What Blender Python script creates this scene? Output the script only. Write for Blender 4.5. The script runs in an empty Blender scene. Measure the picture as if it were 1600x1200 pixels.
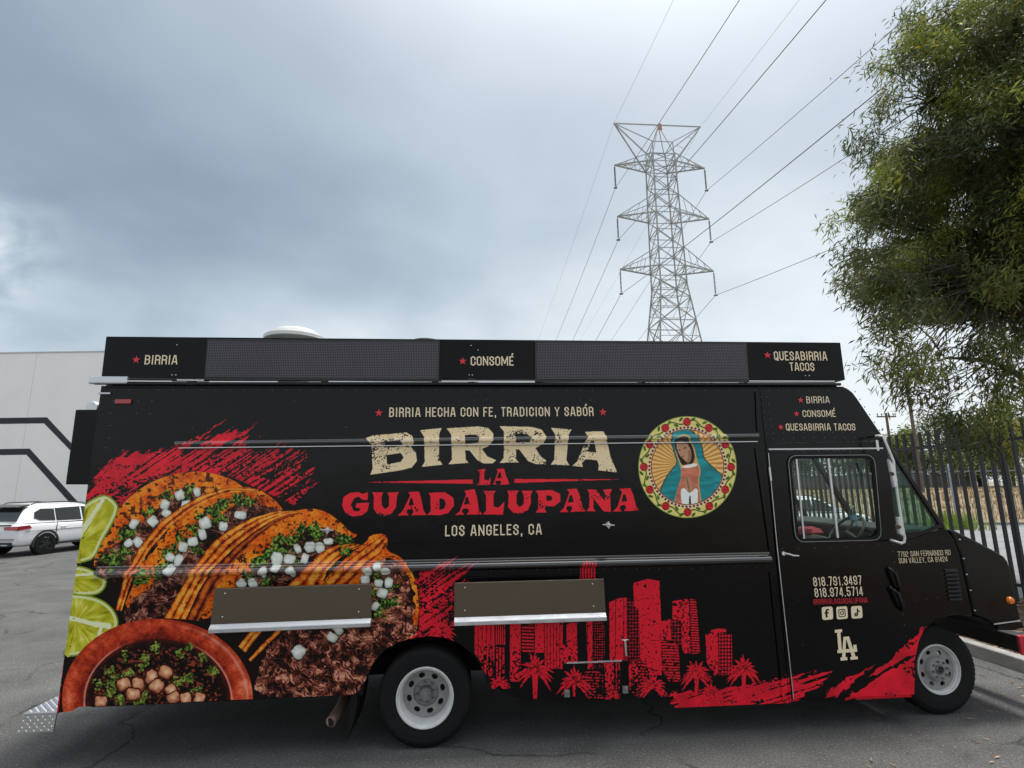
import bpy, bmesh, math, random
import numpy as np
from mathutils import Vector, Matrix
from mathutils.geometry import tessellate_polygon

random.seed(7)
RNG = np.random.default_rng(11)
scene = bpy.context.scene
COL = scene.collection
R = math.radians

# ------------------------------------------------------------------ camera
CAMROT = np.array([[0.9967067834, -0.0798475664, -0.0141405137],
                   [0.0010004106, 0.1864752284, -0.9824591535],
                   [0.0810838280, 0.9792095564, 0.1859410054]])      # rows: right, down, forward
CAMH = 2.16
FPX = 850.0                                                          # focal length in px of a 1600 px wide frame
cam_data = bpy.data.cameras.new('camera')
cam_data.sensor_width = 36.0
cam_data.lens = FPX / 1600.0 * 36.0
cam_data.clip_start = 0.05
cam_data.clip_end = 3000.0
cam = bpy.data.objects.new('camera', cam_data)
COL.objects.link(cam)
rot = Matrix(((CAMROT[0][0], -CAMROT[1][0], -CAMROT[2][0]),
              (CAMROT[0][1], -CAMROT[1][1], -CAMROT[2][1]),
              (CAMROT[0][2], -CAMROT[1][2], -CAMROT[2][2])))
cam.matrix_world = Matrix.Translation((0, 0, CAMH)) @ rot.to_4x4()
scene.camera = cam

# ------------------------------------------------------------------ world: overcast daylight
SUN_DIR = Vector((0.17, 0.09, 0.98)).normalized()
sun_elev = math.asin(SUN_DIR.z)
sun_rot = math.atan2(SUN_DIR.x, SUN_DIR.y)
world = bpy.data.worlds.new('World')
scene.world = world
world.use_nodes = True
wt = world.node_tree
wt.nodes.clear()


def WN(t, **kw):
    n = wt.nodes.new(t)
    for k, v in kw.items():
        setattr(n, k, v)
    return n


def wmath(op, a, b=None, clamp=False):
    n = WN('ShaderNodeMath', operation=op)
    n.use_clamp = clamp
    for i, x in enumerate((a, b)):
        if x is None:
            continue
        if isinstance(x, (int, float)):
            n.inputs[i].default_value = x
        else:
            wt.links.new(x, n.inputs[i])
    return n.outputs[0]


w_out = WN('ShaderNodeOutputWorld')
bg_sky = WN('ShaderNodeBackground')
bg_cloud = WN('ShaderNodeBackground')
mixs = WN('ShaderNodeMixShader')
sky = WN('ShaderNodeTexSky')
sky.sky_type = 'NISHITA'
sky.sun_disc = False
sky.sun_elevation = sun_elev
sky.sun_rotation = sun_rot
bg_sky.inputs['Strength'].default_value = 0.1
wt.links.new(sky.outputs[0], bg_sky.inputs['Color'])
tc = WN('ShaderNodeTexCoord')
sep = WN('ShaderNodeSeparateXYZ')
wt.links.new(tc.outputs['Generated'], sep.inputs[0])
dx, dy, dz = sep.outputs
up = wmath('MAXIMUM', dz, 0.0)
den = wmath('ADD', up, 0.30)
comb = WN('ShaderNodeCombineXYZ')
wt.links.new(wmath('DIVIDE', dx, den), comb.inputs[0])
wt.links.new(wmath('DIVIDE', dy, den), comb.inputs[1])


def wnoise(scale, detail, rough, off, dist=0.0):
    m = WN('ShaderNodeVectorMath', operation='ADD')
    wt.links.new(comb.outputs[0], m.inputs[0])
    m.inputs[1].default_value = off
    n = WN('ShaderNodeTexNoise')
    n.inputs['Scale'].default_value = scale
    n.inputs['Detail'].default_value = detail
    n.inputs['Roughness'].default_value = rough
    n.inputs['Distortion'].default_value = dist
    wt.links.new(m.outputs[0], n.inputs['Vector'])
    return n.outputs['Fac']


n_big = wnoise(0.80, 3.0, 0.5, (3.1, 1.7, 0.0), 0.4)
n_mid = wnoise(2.0, 4.0, 0.48, (9.3, 4.2, 0.0), 0.25)
n_fin = wnoise(4.2, 6.0, 0.52, (1.3, 8.2, 0.0), 0.4)
dot = WN('ShaderNodeVectorMath', operation='DOT_PRODUCT')
wt.links.new(tc.outputs['Generated'], dot.inputs[0])
dot.inputs[1].default_value = Vector((-0.60, 0.70, 0.38)).normalized()
trend = wmath('POWER', wmath('MAXIMUM', dot.outputs['Value'], 0.0), 7.0)      # a heavier bank of cloud to the left
dsun = WN('ShaderNodeVectorMath', operation='DOT_PRODUCT')
wt.links.new(tc.outputs['Generated'], dsun.inputs[0])
dsun.inputs[1].default_value = SUN_DIR
glow = wmath('POWER', wmath('MAXIMUM', dsun.outputs['Value'], 0.0), 8.0)
# brightness value of the cloud deck
hor = wmath('POWER', wmath('SUBTRACT', 1.0, up, True), 3.0)
val = wmath('MULTIPLY', trend, -0.40)
val = wmath('ADD', val, wmath('MULTIPLY', wmath('SUBTRACT', n_big, 0.5), 0.75))
val = wmath('ADD', val, wmath('MULTIPLY', wmath('SUBTRACT', n_mid, 0.5), 0.46))
fin_amt = wmath('MULTIPLY', wmath('SUBTRACT', n_fin, 0.5), wmath('ADD', wmath('MULTIPLY', hor, 0.6), 0.06))
val = wmath('ADD', val, fin_amt)
val = wmath('ADD', val, wmath('MULTIPLY', hor, 0.95))
dbr = WN('ShaderNodeVectorMath', operation='DOT_PRODUCT')     # a bright break in the cloud low on the left
wt.links.new(tc.outputs['Generated'], dbr.inputs[0])
dbr.inputs[1].default_value = Vector((-0.632, 0.706, 0.320)).normalized()
brk = wmath('MULTIPLY', wmath('POWER', wmath('MAXIMUM', dbr.outputs['Value'], 0.0), 420.0), wmath('ADD', wmath('MULTIPLY', wmath('SUBTRACT', n_fin, 0.45), 5.0), 0.35, True))
val = wmath('ADD', val, wmath('MULTIPLY', brk, 0.55))
val = wmath('ADD', val, 0.48, True)
ramp = WN('ShaderNodeValToRGB')
ramp.color_ramp.interpolation = 'B_SPLINE'
els = ramp.color_ramp.elements
els[0].position = 0.0
els[0].color = (0.105, 0.138, 0.182, 1)
els[1].position = 1.0
els[1].color = (0.53, 0.555, 0.565, 1)
e = els.new(0.35)
e.color = (0.195, 0.238, 0.288, 1)
e = els.new(0.68)
e.color = (0.335, 0.385, 0.42, 1)
wt.links.new(val, ramp.inputs[0])
addg = WN('ShaderNodeMixRGB', blend_type='ADD')
addg.inputs[0].default_value = 1.0
gcol = WN('ShaderNodeMixRGB', blend_type='MULTIPLY')
gcol.inputs[0].default_value = 1.0
gcol.inputs[1].default_value = (1.0, 0.97, 0.92, 1)
wt.links.new(wmath('MULTIPLY', glow, 2.0), gcol.inputs[2])
wt.links.new(ramp.outputs[0], addg.inputs[1])
wt.links.new(gcol.outputs[0], addg.inputs[2])
wt.links.new(addg.outputs[0], bg_cloud.inputs['Color'])
bg_cloud.inputs['Strength'].default_value = 1.0
mixs.inputs[0].default_value = 0.90
wt.links.new(bg_sky.outputs[0], mixs.inputs[1])
wt.links.new(bg_cloud.outputs[0], mixs.inputs[2])
wt.links.new(mixs.outputs[0], w_out.inputs['Surface'])

# ------------------------------------------------------------------ sun
sd = bpy.data.lights.new('sun', 'SUN')
sd.energy = 2.0
sd.angle = R(10)
sd.color = (1.0, 0.965, 0.91)
sun = bpy.data.objects.new('sun', sd)
COL.objects.link(sun)
sun.rotation_euler = SUN_DIR.to_track_quat('Z', 'Y').to_euler()
sun.location = (0, 0, 60)

# ------------------------------------------------------------------ exposure
vs = scene.view_settings
vs.view_transform = 'Standard'
vs.look = 'None'
vs.gamma = 1.0
vs.exposure = 0.85
vs.use_curve_mapping = False
scene.cycles.max_bounces = 8
scene.cycles.transparent_max_bounces = 16

# ------------------------------------------------------------------ helpers
_MT = CAMROT.T


def ray(u, v):
    return _MT @ np.array([(u - 800) / FPX, (v - 600) / FPX, 1.0])


def PY(u, v, Y=5.08):                       # survey: photo pixel -> point on the plane y = Y
    d = ray(u, v)
    t = Y / d[1]
    return (d[0] * t, CAMH + d[2] * t)      # X, Z


def PG(u, v, z=0.0):
    d = ray(u, v)
    t = (z - CAMH) / d[2]
    return (d[0] * t, d[1] * t)


def PP(pts, Y=5.08):
    return [PY(u, v, Y) for u, v in pts]


OFF = {}                                    # world offset of the local frame of each object
TX0, TZ0, TW, TH = -3.32, 0.14, 8.60, 3.02   # extent of the printed wrap on the side plane
YF = 5.08                                   # near side of the truck
YB = 7.30                                   # far side of the truck


def empty(name, loc, label, cat, group=None, rz=0.0):
    o = bpy.data.objects.new(name, None)
    o.empty_display_size = 0.3
    COL.objects.link(o)
    o.location = loc
    o.rotation_euler = (0, 0, rz)
    OFF[o.name] = Vector(loc)
    tag(o, label, cat, group)
    return o


def tag(o, label=None, cat=None, group=None, kind=None):
    if label:
        o['label'] = label
    if cat:
        o['category'] = cat
    if group:
        o['group'] = group
    if kind:
        o['kind'] = kind
    return o


class MB:
    def __init__(self):
        self.v = []
        self.f = []
        self.sm = []

    def add(self, vs_, fs, smooth=False):
        b = len(self.v)
        self.v.extend([tuple(p) for p in vs_])
        self.f.extend([tuple(i + b for i in f) for f in fs])
        self.sm.extend([smooth] * len(fs))
        return self

    def box(self, x0, x1, y0, y1, z0, z1):
        v = [(x0, y0, z0), (x1, y0, z0), (x1, y1, z0), (x0, y1, z0), (x0, y0, z1), (x1, y0, z1), (x1, y1, z1), (x0, y1, z1)]
        return self.add(v, [(0, 3, 2, 1), (4, 5, 6, 7), (0, 1, 5, 4), (1, 2, 6, 5), (2, 3, 7, 6), (3, 0, 4, 7)])

    def prism(self, poly, y0, y1, holes=(), axis='Y', fn=None):
        loops = [list(poly)] + [list(h) for h in holes]
        flat = [p for l in loops for p in l]
        tris = tessellate_polygon([[Vector((p[0], p[1], 0)) for p in l] for l in loops])
        n = len(flat)

        def put(p, y):
            if fn:
                return fn(p[0], p[1], y)
            if axis == 'Y':
                return (p[0], y, p[1])
            if axis == 'X':
                return (y, p[0], p[1])
            return (p[0], p[1], y)
        vs_ = [put(p, y0) for p in flat] + [put(p, y1) for p in flat]
        fs = []
        for t in tris:
            fs.append(tuple(t))
            fs.append(tuple(i + n for i in reversed(t)))
        b = 0
        for l in loops:
            m = len(l)
            for i in range(m):
                j = (i + 1) % m
                fs.append((b + i, b + j, b + j + n, b + i + n))
            b += m
        return self.add(vs_, fs)

    def tube(self, pts, r, n=8, closed=False):
        pts = [Vector(p) for p in pts]
        m = len(pts)
        rs = r if isinstance(r, (list, tuple)) else [r] * m
        prev = None
        rings = []
        for i, p in enumerate(pts):
            if i == 0:
                d = pts[1] - pts[0]
            elif i == m - 1:
                d = pts[-1] - pts[-2]
            else:
                d = (pts[i + 1] - p).normalized() + (p - pts[i - 1]).normalized()
            if d.length < 1e-9:
                d = Vector((0, 0, 1))
            d.normalize()
            if prev is None:
                a = Vector((0, 0, 1)) if abs(d.z) < 0.9 else Vector((1, 0, 0))
            else:
                a = prev
            s = d.cross(a)
            if s.length < 1e-6:
                s = d.cross(Vector((0, 1, 0)))
            s.normalize()
            t = s.cross(d).normalized()
            prev = t
            rings.append([p + (s * math.cos(2 * math.pi * k / n) + t * math.sin(2 * math.pi * k / n)) * rs[i] for k in range(n)])
        vs_ = [q for ring in rings for q in ring]
        fs = []
        for i in range(m - 1):
            for k in range(n):
                k2 = (k + 1) % n
                fs.append((i * n + k, i * n + k2, (i + 1) * n + k2, (i + 1) * n + k))
        self.add(vs_, fs, True)
        self.add(rings[0], [tuple(range(n - 1, -1, -1))])
        self.add(rings[-1], [tuple(range(n))])
        return self

    def bar(self, a, b, w):                  # square section bar between two points
        a, b = Vector(a), Vector(b)
        d = (b - a).normalized()
        s = d.cross(Vector((0, 0, 1)))
        if s.length < 1e-4:
            s = Vector((1, 0, 0))
        s.normalize()
        t = s.cross(d)
        h = w / 2
        q = [(-h, -h), (h, -h), (h, h), (-h, h)]
        vs_ = [a + s * x + t * y for x, y in q] + [b + s * x + t * y for x, y in q]
        return self.add(vs_, [(3, 2, 1, 0), (4, 5, 6, 7), (0, 1, 5, 4), (1, 2, 6, 5), (2, 3, 7, 6), (3, 0, 4, 7)])

    def lathe(self, prof, c, n=40, axis='Y'):   # prof: (radius, offset along axis)
        rings = []
        for r, y in prof:
            ring = []
            for k in range(n):
                a = 2 * math.pi * k / n
                if axis == 'Y':
                    ring.append((c[0] + r * math.cos(a), c[1] + y, c[2] + r * math.sin(a)))
                else:
                    ring.append((c[0] + r * math.cos(a), c[1] + r * math.sin(a), c[2] + y))
            rings.append(ring)
        vs_ = [q for ring in rings for q in ring]
        fs = []
        for i in range(len(rings) - 1):
            for k in range(n):
                k2 = (k + 1) % n
                fs.append((i * n + k, i * n + k2, (i + 1) * n + k2, (i + 1) * n + k))
        return self.add(vs_, fs, True)

    def rotz(self, c, a):
        ca, sa = math.cos(a), math.sin(a)
        self.v = [(c[0] + (p[0] - c[0]) * ca - (p[1] - c[1]) * sa, c[1] + (p[0] - c[0]) * sa + (p[1] - c[1]) * ca, p[2]) for p in self.v]
        return self

    def build(self, name, mat, parent=None, bevel=0.0, local=False, seg=2, angle=40):
        off = Vector((0, 0, 0))
        if parent is not None and not local:
            off = OFF[parent.name]
        me = bpy.data.meshes.new(name)
        me.from_pydata([(p[0] - off.x, p[1] - off.y, p[2] - off.z) for p in self.v], [], self.f)
        me.validate()
        bm = bmesh.new()
        bm.from_mesh(me)
        bmesh.ops.recalc_face_normals(bm, faces=bm.faces)
        bm.to_mesh(me)
        bm.free()
        if any(self.sm) and len(me.polygons) == len(self.sm):
            me.polygons.foreach_set('use_smooth', self.sm)
            me.set_sharp_from_angle(angle=R(angle))
        uv = me.uv_layers.new(name='UVMap')
        co = np.empty(len(me.vertices) * 3)
        me.vertices.foreach_get('co', co)
        co = co.reshape(-1, 3) + np.array(off)
        li = np.empty(len(me.loops), dtype=np.int32)
        me.loops.foreach_get('vertex_index', li)
        uvs = np.stack([(co[li, 0] - TX0) / TW, (co[li, 2] - TZ0) / TH], 1)
        uv.data.foreach_set('uv', uvs.ravel())
        if mat:
            me.materials.append(mat)
        o = bpy.data.objects.new(name, me)
        COL.objects.link(o)
        if parent is not None:
            o.parent = parent
            OFF[o.name] = OFF.get(parent.name, Vector((0, 0, 0)))
        else:
            OFF[o.name] = Vector((0, 0, 0))
        if bevel:
            md = o.modifiers.new('bevel', 'BEVEL')
            md.width = bevel
            md.segments = seg
            md.limit_method = 'ANGLE'
            md.angle_limit = R(35)
        return o


def raw_mesh(name, V, F4, mat, parent=None, col=None, tri=False):
    """big quad (or triangle) soup from numpy arrays"""
    me = bpy.data.meshes.new(name)
    k = F4.shape[1]
    me.vertices.add(len(V))
    me.vertices.foreach_set('co', np.ascontiguousarray(V, dtype=np.float32).ravel())
    me.loops.add(F4.size)
    me.loops.foreach_set('vertex_index', np.ascontiguousarray(F4, dtype=np.int32).ravel())
    me.polygons.add(len(F4))
    me.polygons.foreach_set('loop_start', np.arange(len(F4), dtype=np.int32) * k)
    if col is not None:
        at = me.attributes.new('tint', 'FLOAT_COLOR', 'POINT')
        at.data.foreach_set('color', np.ascontiguousarray(col, dtype=np.float32).ravel())
    me.update(calc_edges=True)
    me.validate()
    if mat:
        me.materials.append(mat)
    o = bpy.data.objects.new(name, me)
    COL.objects.link(o)
    if parent is not None:
        o.parent = parent
    return o


# ------------------------------------------------------------------ materials
def new_mat(name):
    m = bpy.data.materials.new(name)
    m.use_nodes = True
    return m, m.node_tree, m.node_tree.nodes['Principled BSDF']


def simple(name, col, rough=0.5, metal=0.0, spec=0.5, noise=0.0, nscale=8.0, bump=0.0, bscale=40.0, coat=0.0, emit=None):
    m, t, b = new_mat(name)
    b.inputs['Base Color'].default_value = (*col, 1)
    b.inputs['Roughness'].default_value = rough
    b.inputs['Metallic'].default_value = metal
    b.inputs['Specular IOR Level'].default_value = spec
    if coat:
        b.inputs['Coat Weight'].default_value = coat
        b.inputs['Coat Roughness'].default_value = 0.06
    c = t.nodes.new('ShaderNodeTexCoord')
    if noise:
        n = t.nodes.new('ShaderNodeTexNoise')
        n.inputs['Scale'].default_value = nscale
        n.inputs['Detail'].default_value = 6
        t.links.new(c.outputs['Object'], n.inputs['Vector'])
        r = t.nodes.new('ShaderNodeMapRange')
        r.inputs[1].default_value = 0.25
        r.inputs[2].default_value = 0.75
        r.inputs[3].default_value = 1 - noise
        r.inputs[4].default_value = 1 + noise
        t.links.new(n.outputs['Fac'], r.inputs[0])
        mx = t.nodes.new('ShaderNodeVectorMath')
        mx.operation = 'SCALE'
        mx.inputs[0].default_value = col
        t.links.new(r.outputs[0], mx.inputs['Scale'])
        t.links.new(mx.outputs[0], b.inputs['Base Color'])
        r2 = t.nodes.new('ShaderNodeMapRange')
        r2.inputs[1].default_value = 0.3
        r2.inputs[2].default_value = 0.7
        r2.inputs[3].default_value = max(rough - 0.08, 0.02)
        r2.inputs[4].default_value = min(rough + 0.10, 1)
        t.links.new(n.outputs['Fac'], r2.inputs[0])
        t.links.new(r2.outputs[0], b.inputs['Roughness'])
    if bump:
        n2 = t.nodes.new('ShaderNodeTexNoise')
        n2.inputs['Scale'].default_value = bscale
        n2.inputs['Detail'].default_value = 5
        t.links.new(c.outputs['Object'], n2.inputs['Vector'])
        bp = t.nodes.new('ShaderNodeBump')
        bp.inputs['Strength'].default_value = bump
        bp.inputs['Distance'].default_value = 0.02
        t.links.new(n2.outputs['Fac'], bp.inputs['Height'])
        t.links.new(bp.outputs[0], b.inputs['Normal'])
    return m


M = {}
M['black'] = simple('black_vinyl', (0.0035, 0.0035, 0.0045), 0.24, spec=0.17, noise=0.2, nscale=3, bump=0.05, bscale=5)
M['black_paint'] = simple('black_paint', (0.004, 0.0045, 0.005), 0.18, spec=0.26, noise=0.3, nscale=5, bump=0.06, bscale=3)
M['black_plastic'] = simple('black_plastic', (0.018, 0.018, 0.02), 0.5, noise=0.2, nscale=12)
M['void'] = simple('dark_underbody', (0.008, 0.008, 0.008), 0.9, noise=0.3, nscale=9)
M['rubber'] = simple('rubber', (0.008, 0.008, 0.0083), 0.8, spec=0.25, noise=0.3, nscale=18, bump=0.15, bscale=60)
M['rim'] = simple('white_wheel_paint', (0.62, 0.62, 0.60), 0.38, noise=0.12, nscale=14)
M['rim_grey'] = simple('grey_wheel_paint', (0.27, 0.27, 0.265), 0.42, noise=0.15, nscale=14)
M['hub'] = simple('hub_metal', (0.22, 0.22, 0.215), 0.45, metal=0.5, noise=0.25, nscale=20)
M['chrome'] = simple('bright_metal', (0.75, 0.75, 0.76), 0.18, metal=1.0, noise=0.05)
M['alu'] = simple('aluminium', (0.60, 0.61, 0.63), 0.35, metal=0.85, noise=0.12, nscale=9)
M['glove_white'] = simple('white_painted_tube', (0.72, 0.72, 0.70), 0.35, noise=0.1)
M['cream'] = simple('cream_print', (0.88, 0.73, 0.50), 0.4, noise=0.06, nscale=30)
M['red'] = simple('red_print', (0.72, 0.022, 0.042), 0.4, noise=0.06, nscale=30)
M['lens_red'] = simple('red_lens', (0.35, 0.012, 0.015), 0.15, noise=0.1, coat=0.6)
M['lens_amber'] = simple('amber_lens', (0.80, 0.20, 0.015), 0.2, noise=0.1, coat=0.5)
M['bead'] = simple('window_bead_metal', (0.32, 0.33, 0.34), 0.4, metal=0.8, noise=0.2)
M['clamp'] = simple('rusty_clamp', (0.10, 0.065, 0.05), 0.6, metal=0.3, noise=0.3, nscale=25)
M['rust'] = simple('exhaust_metal', (0.42, 0.27, 0.20), 0.5, metal=0.5, noise=0.3, nscale=25)
M['seat'] = simple('seat_fabric', (0.045, 0.045, 0.045), 0.9, noise=0.6, nscale=26, bump=0.4, bscale=60)
M['dash'] = simple('dashboard', (0.009, 0.0095, 0.010), 0.7, noise=0.2)
M['redpaint'] = simple('red_bumper_paint', (0.50, 0.015, 0.03), 0.35, noise=0.12)
M['olive'] = simple('bumper_beam', (0.020, 0.020, 0.016), 0.55, noise=0.25)
M['concrete'] = simple('concrete', (0.30, 0.29, 0.265), 0.9, noise=0.28, nscale=5, bump=0.3, bscale=40)
M['concrete_dk'] = simple('concrete_face', (0.30, 0.29, 0.265), 0.9, noise=0.35, nscale=4, bump=0.3, bscale=40)
M['fence_black'] = simple('black_iron', (0.014, 0.015, 0.019), 0.42, noise=0.25, nscale=10)
M['fence_grey'] = simple('weathered_steel', (0.17, 0.18, 0.19), 0.55, noise=0.3, nscale=4)
M['galv'] = simple('galvanised_steel', (0.30, 0.34, 0.37), 0.5, metal=0.3, noise=0.2)
M['wood'] = simple('grey_boards', (0.085, 0.078, 0.072), 0.9, noise=0.4, nscale=2.0)
M['pole'] = simple('pole_wood', (0.13, 0.10, 0.085), 0.9, noise=0.4, nscale=5)
M['steel'] = simple('tower_steel', (0.33, 0.34, 0.34), 0.6, metal=0.2, noise=0.15, nscale=0.8)
M['wire'] = simple('cable', (0.10, 0.105, 0.11), 0.6, noise=0.1)
M['insul'] = simple('insulator_glaze', (0.16, 0.15, 0.15), 0.3, noise=0.2)
M['wallw'] = simple('white_wall_paint', (0.91, 0.90, 0.87), 0.8, noise=0.035, nscale=0.6, bump=0.12, bscale=30)
M['stripe'] = simple('charcoal_wall_paint', (0.032, 0.032, 0.04), 0.8, noise=0.3, nscale=3, bump=0.12, bscale=30)
M['seam'] = simple('joint_sealant', (0.34, 0.34, 0.33), 0.9, noise=0.2)
M['cap'] = simple('parapet_cap', (0.55, 0.56, 0.57), 0.6, noise=0.1)
M['carwhite'] = simple('white_car_paint', (0.80, 0.81, 0.82), 0.22, noise=0.02, coat=0.7)
M['cargrey'] = simple('dark_car_paint', (0.03, 0.032, 0.04), 0.25, noise=0.05, coat=0.7)
M['carglass'] = simple('tinted_car_glass', (0.018, 0.022, 0.024), 0.05, spec=0.8, noise=0.05)
M['trim'] = simple('dark_trim', (0.022, 0.022, 0.024), 0.6, noise=0.2)
M['ventw'] = simple('white_vent_metal', (0.78, 0.78, 0.76), 0.45, noise=0.08)
M['bark'] = simple('bark', (0.055, 0.042, 0.034), 0.9, noise=0.4, nscale=6, bump=0.5, bscale=30)
M['rivet'] = simple('rivet_heads', (0.10, 0.10, 0.11), 0.3, metal=0.6, noise=0.2)
M['cloth'] = simple('red_cloth', (0.30, 0.02, 0.04), 0.85, noise=0.25, nscale=20)
M['label_b'] = simple('bottle_label', (0.25, 0.40, 0.62), 0.4, noise=0.1)


def glass_mat(name, tint, refl=0.10, rough=0.02):
    m, t, b = new_mat(name)
    t.nodes.remove(b)
    o = t.nodes['Material Output']
    tr = t.nodes.new('ShaderNodeBsdfTransparent')
    tr.inputs[0].default_value = (*tint, 1)
    gl = t.nodes.new('ShaderNodeBsdfGlossy')
    gl.inputs['Color'].default_value = (0.9, 0.95, 0.95, 1)
    gl.inputs['Roughness'].default_value = rough
    lw = t.nodes.new('ShaderNodeLayerWeight')
    lw.inputs['Blend'].default_value = 0.5
    pw = t.nodes.new('ShaderNodeMath')
    pw.operation = 'POWER'
    pw.inputs[1].default_value = 5.0
    t.links.new(lw.outputs['Facing'], pw.inputs[0])
    ad = t.nodes.new('ShaderNodeMath')
    ad.operation = 'MULTIPLY_ADD'
    ad.use_clamp = True
    ad.inputs[1].default_value = 0.8
    ad.inputs[2].default_value = refl
    t.links.new(pw.outputs[0], ad.inputs[0])
    mx = t.nodes.new('ShaderNodeMixShader')
    t.links.new(ad.outputs[0], mx.inputs[0])
    t.links.new(tr.outputs[0], mx.inputs[1])
    t.links.new(gl.outputs[0], mx.inputs[2])
    t.links.new(mx.outputs[0], o.inputs['Surface'])
    return m


M['glass'] = glass_mat('green_tinted_glass', (0.91, 0.97, 0.94), 0.015)
M['glass_q'] = glass_mat('green_quarter_glass', (0.52, 0.74, 0.68), 0.03)
M['bottle'] = glass_mat('clear_plastic', (0.72, 0.84, 0.90), 0.08)


def shelf_mat():
    m, t, b = new_mat('brushed_stainless')
    b.inputs['Metallic'].default_value = 1.0
    b.inputs['Base Color'].default_value = (0.225, 0.190, 0.150, 1)
    b.inputs['Roughness'].default_value = 0.3
    c = t.nodes.new('ShaderNodeTexCoord')
    mp = t.nodes.new('ShaderNodeMapping')
    mp.inputs['Scale'].default_value = (1.5, 1.5, 160)
    n = t.nodes.new('ShaderNodeTexNoise')
    n.inputs['Scale'].default_value = 2.0
    n.inputs['Detail'].default_value = 4
    t.links.new(c.outputs['Object'], mp.inputs[0])
    t.links.new(mp.outputs[0], n.inputs['Vector'])
    r = t.nodes.new('ShaderNodeMapRange')
    r.inputs[3].default_value = 0.24
    r.inputs[4].default_value = 0.42
    t.links.new(n.outputs['Fac'], r.inputs[0])
    t.links.new(r.outputs[0], b.inputs['Roughness'])
    n2 = t.nodes.new('ShaderNodeTexNoise')
    n2.inputs['Scale'].default_value = 3.0
    t.links.new(c.outputs['Object'], n2.inputs['Vector'])
    bp = t.nodes.new('ShaderNodeBump')
    bp.inputs['Strength'].default_value = 0.10
    bp.inputs['Distance'].default_value = 0.05
    t.links.new(n2.outputs['Fac'], bp.inputs['Height'])
    t.links.new(bp.outputs[0], b.inputs['Normal'])
    return m


M['stainless'] = shelf_mat()


def led_mat():
    m, t, b = new_mat('led_matrix')
    c = t.nodes.new('ShaderNodeTexCoord')
    s = t.nodes.new('ShaderNodeSeparateXYZ')
    t.links.new(c.outputs['Object'], s.inputs[0])

    def mth(op, a, bb):
        n = t.nodes.new('ShaderNodeMath')
        n.operation = op
        for i, x in enumerate((a, bb)):
            if isinstance(x, (int, float)):
                n.inputs[i].default_value = x
            else:
                t.links.new(x, n.inputs[i])
        return n.outputs[0]
    pitch = 0.0155
    fx = mth('SUBTRACT', mth('FRACT', mth('DIVIDE', s.outputs[0], pitch), 0), 0.5)
    fz = mth('SUBTRACT', mth('FRACT', mth('DIVIDE', s.outputs[2], pitch), 0), 0.5)
    d = mth('SQRT', mth('ADD', mth('MULTIPLY', fx, fx), mth('MULTIPLY', fz, fz)), 0)
    on = mth('LESS_THAN', d, 0.33)
    n = t.nodes.new('ShaderNodeTexNoise')
    n.inputs['Scale'].default_value = 3.0
    t.links.new(c.outputs['Object'], n.inputs['Vector'])
    mx = t.nodes.new('ShaderNodeMixRGB')
    mx.inputs[1].default_value = (0.012, 0.011, 0.014, 1)
    mx.inputs[2].default_value = (0.135, 0.122, 0.142, 1)
    t.links.new(mth('MULTIPLY', on, mth('ADD', mth('MULTIPLY', n.outputs['Fac'], 0.5), 0.7)), mx.inputs[0])
    t.links.new(mx.outputs[0], b.inputs['Base Color'])
    b.inputs['Roughness'].default_value = 0.55
    return m


M['led'] = led_mat()


def tread_plate():
    m, t, b = new_mat('diamond_plate')
    b.inputs['Base Color'].default_value = (0.66, 0.66, 0.66, 1)
    b.inputs['Metallic'].default_value = 0.9
    b.inputs['Roughness'].default_value = 0.32
    return m


M['plate'] = tread_plate()


def tint_mat(name, base, rough=0.6, trans=0.25, spec=0.3):
    """foliage: leaf colour varies from leaf to leaf through the 'tint' attribute"""
    m, t, b = new_mat(name)
    a = t.nodes.new('ShaderNodeAttribute')
    a.attribute_name = 'tint'
    mx = t.nodes.new('ShaderNodeMixRGB')
    mx.blend_type = 'MULTIPLY'
    mx.inputs[0].default_value = 1.0
    mx.inputs[1].default_value = (*base, 1)
    t.links.new(a.outputs['Color'], mx.inputs[2])
    t.links.new(mx.outputs[0], b.inputs['Base Color'])
    b.inputs['Roughness'].default_value = rough
    b.inputs['Specular IOR Level'].default_value = spec
    if trans:
        tl = t.nodes.new('ShaderNodeBsdfTranslucent')
        t.links.new(mx.outputs[0], tl.inputs['Color'])
        ms = t.nodes.new('ShaderNodeMixShader')
        ms.inputs[0].default_value = trans
        o = t.nodes['Material Output']
        t.links.new(b.outputs[0], ms.inputs[1])
        t.links.new(tl.outputs[0], ms.inputs[2])
        t.links.new(ms.outputs[0], o.inputs['Surface'])
    return m


M['leaf'] = tint_mat('leaf', (0.125, 0.150, 0.046), 0.5, 0.40)
M['leaf2'] = tint_mat('far_leaf', (0.10, 0.13, 0.045), 0.7, 0.2)
M['leaf3'] = tint_mat('yellow_leaf', (0.22, 0.22, 0.065), 0.7, 0.25)
M['straw'] = tint_mat('straw', (0.31, 0.235, 0.125), 0.9, 0.1)
M['mulch'] = tint_mat('mulch_chips', (0.21, 0.15, 0.11), 0.95, 0.0)


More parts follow.
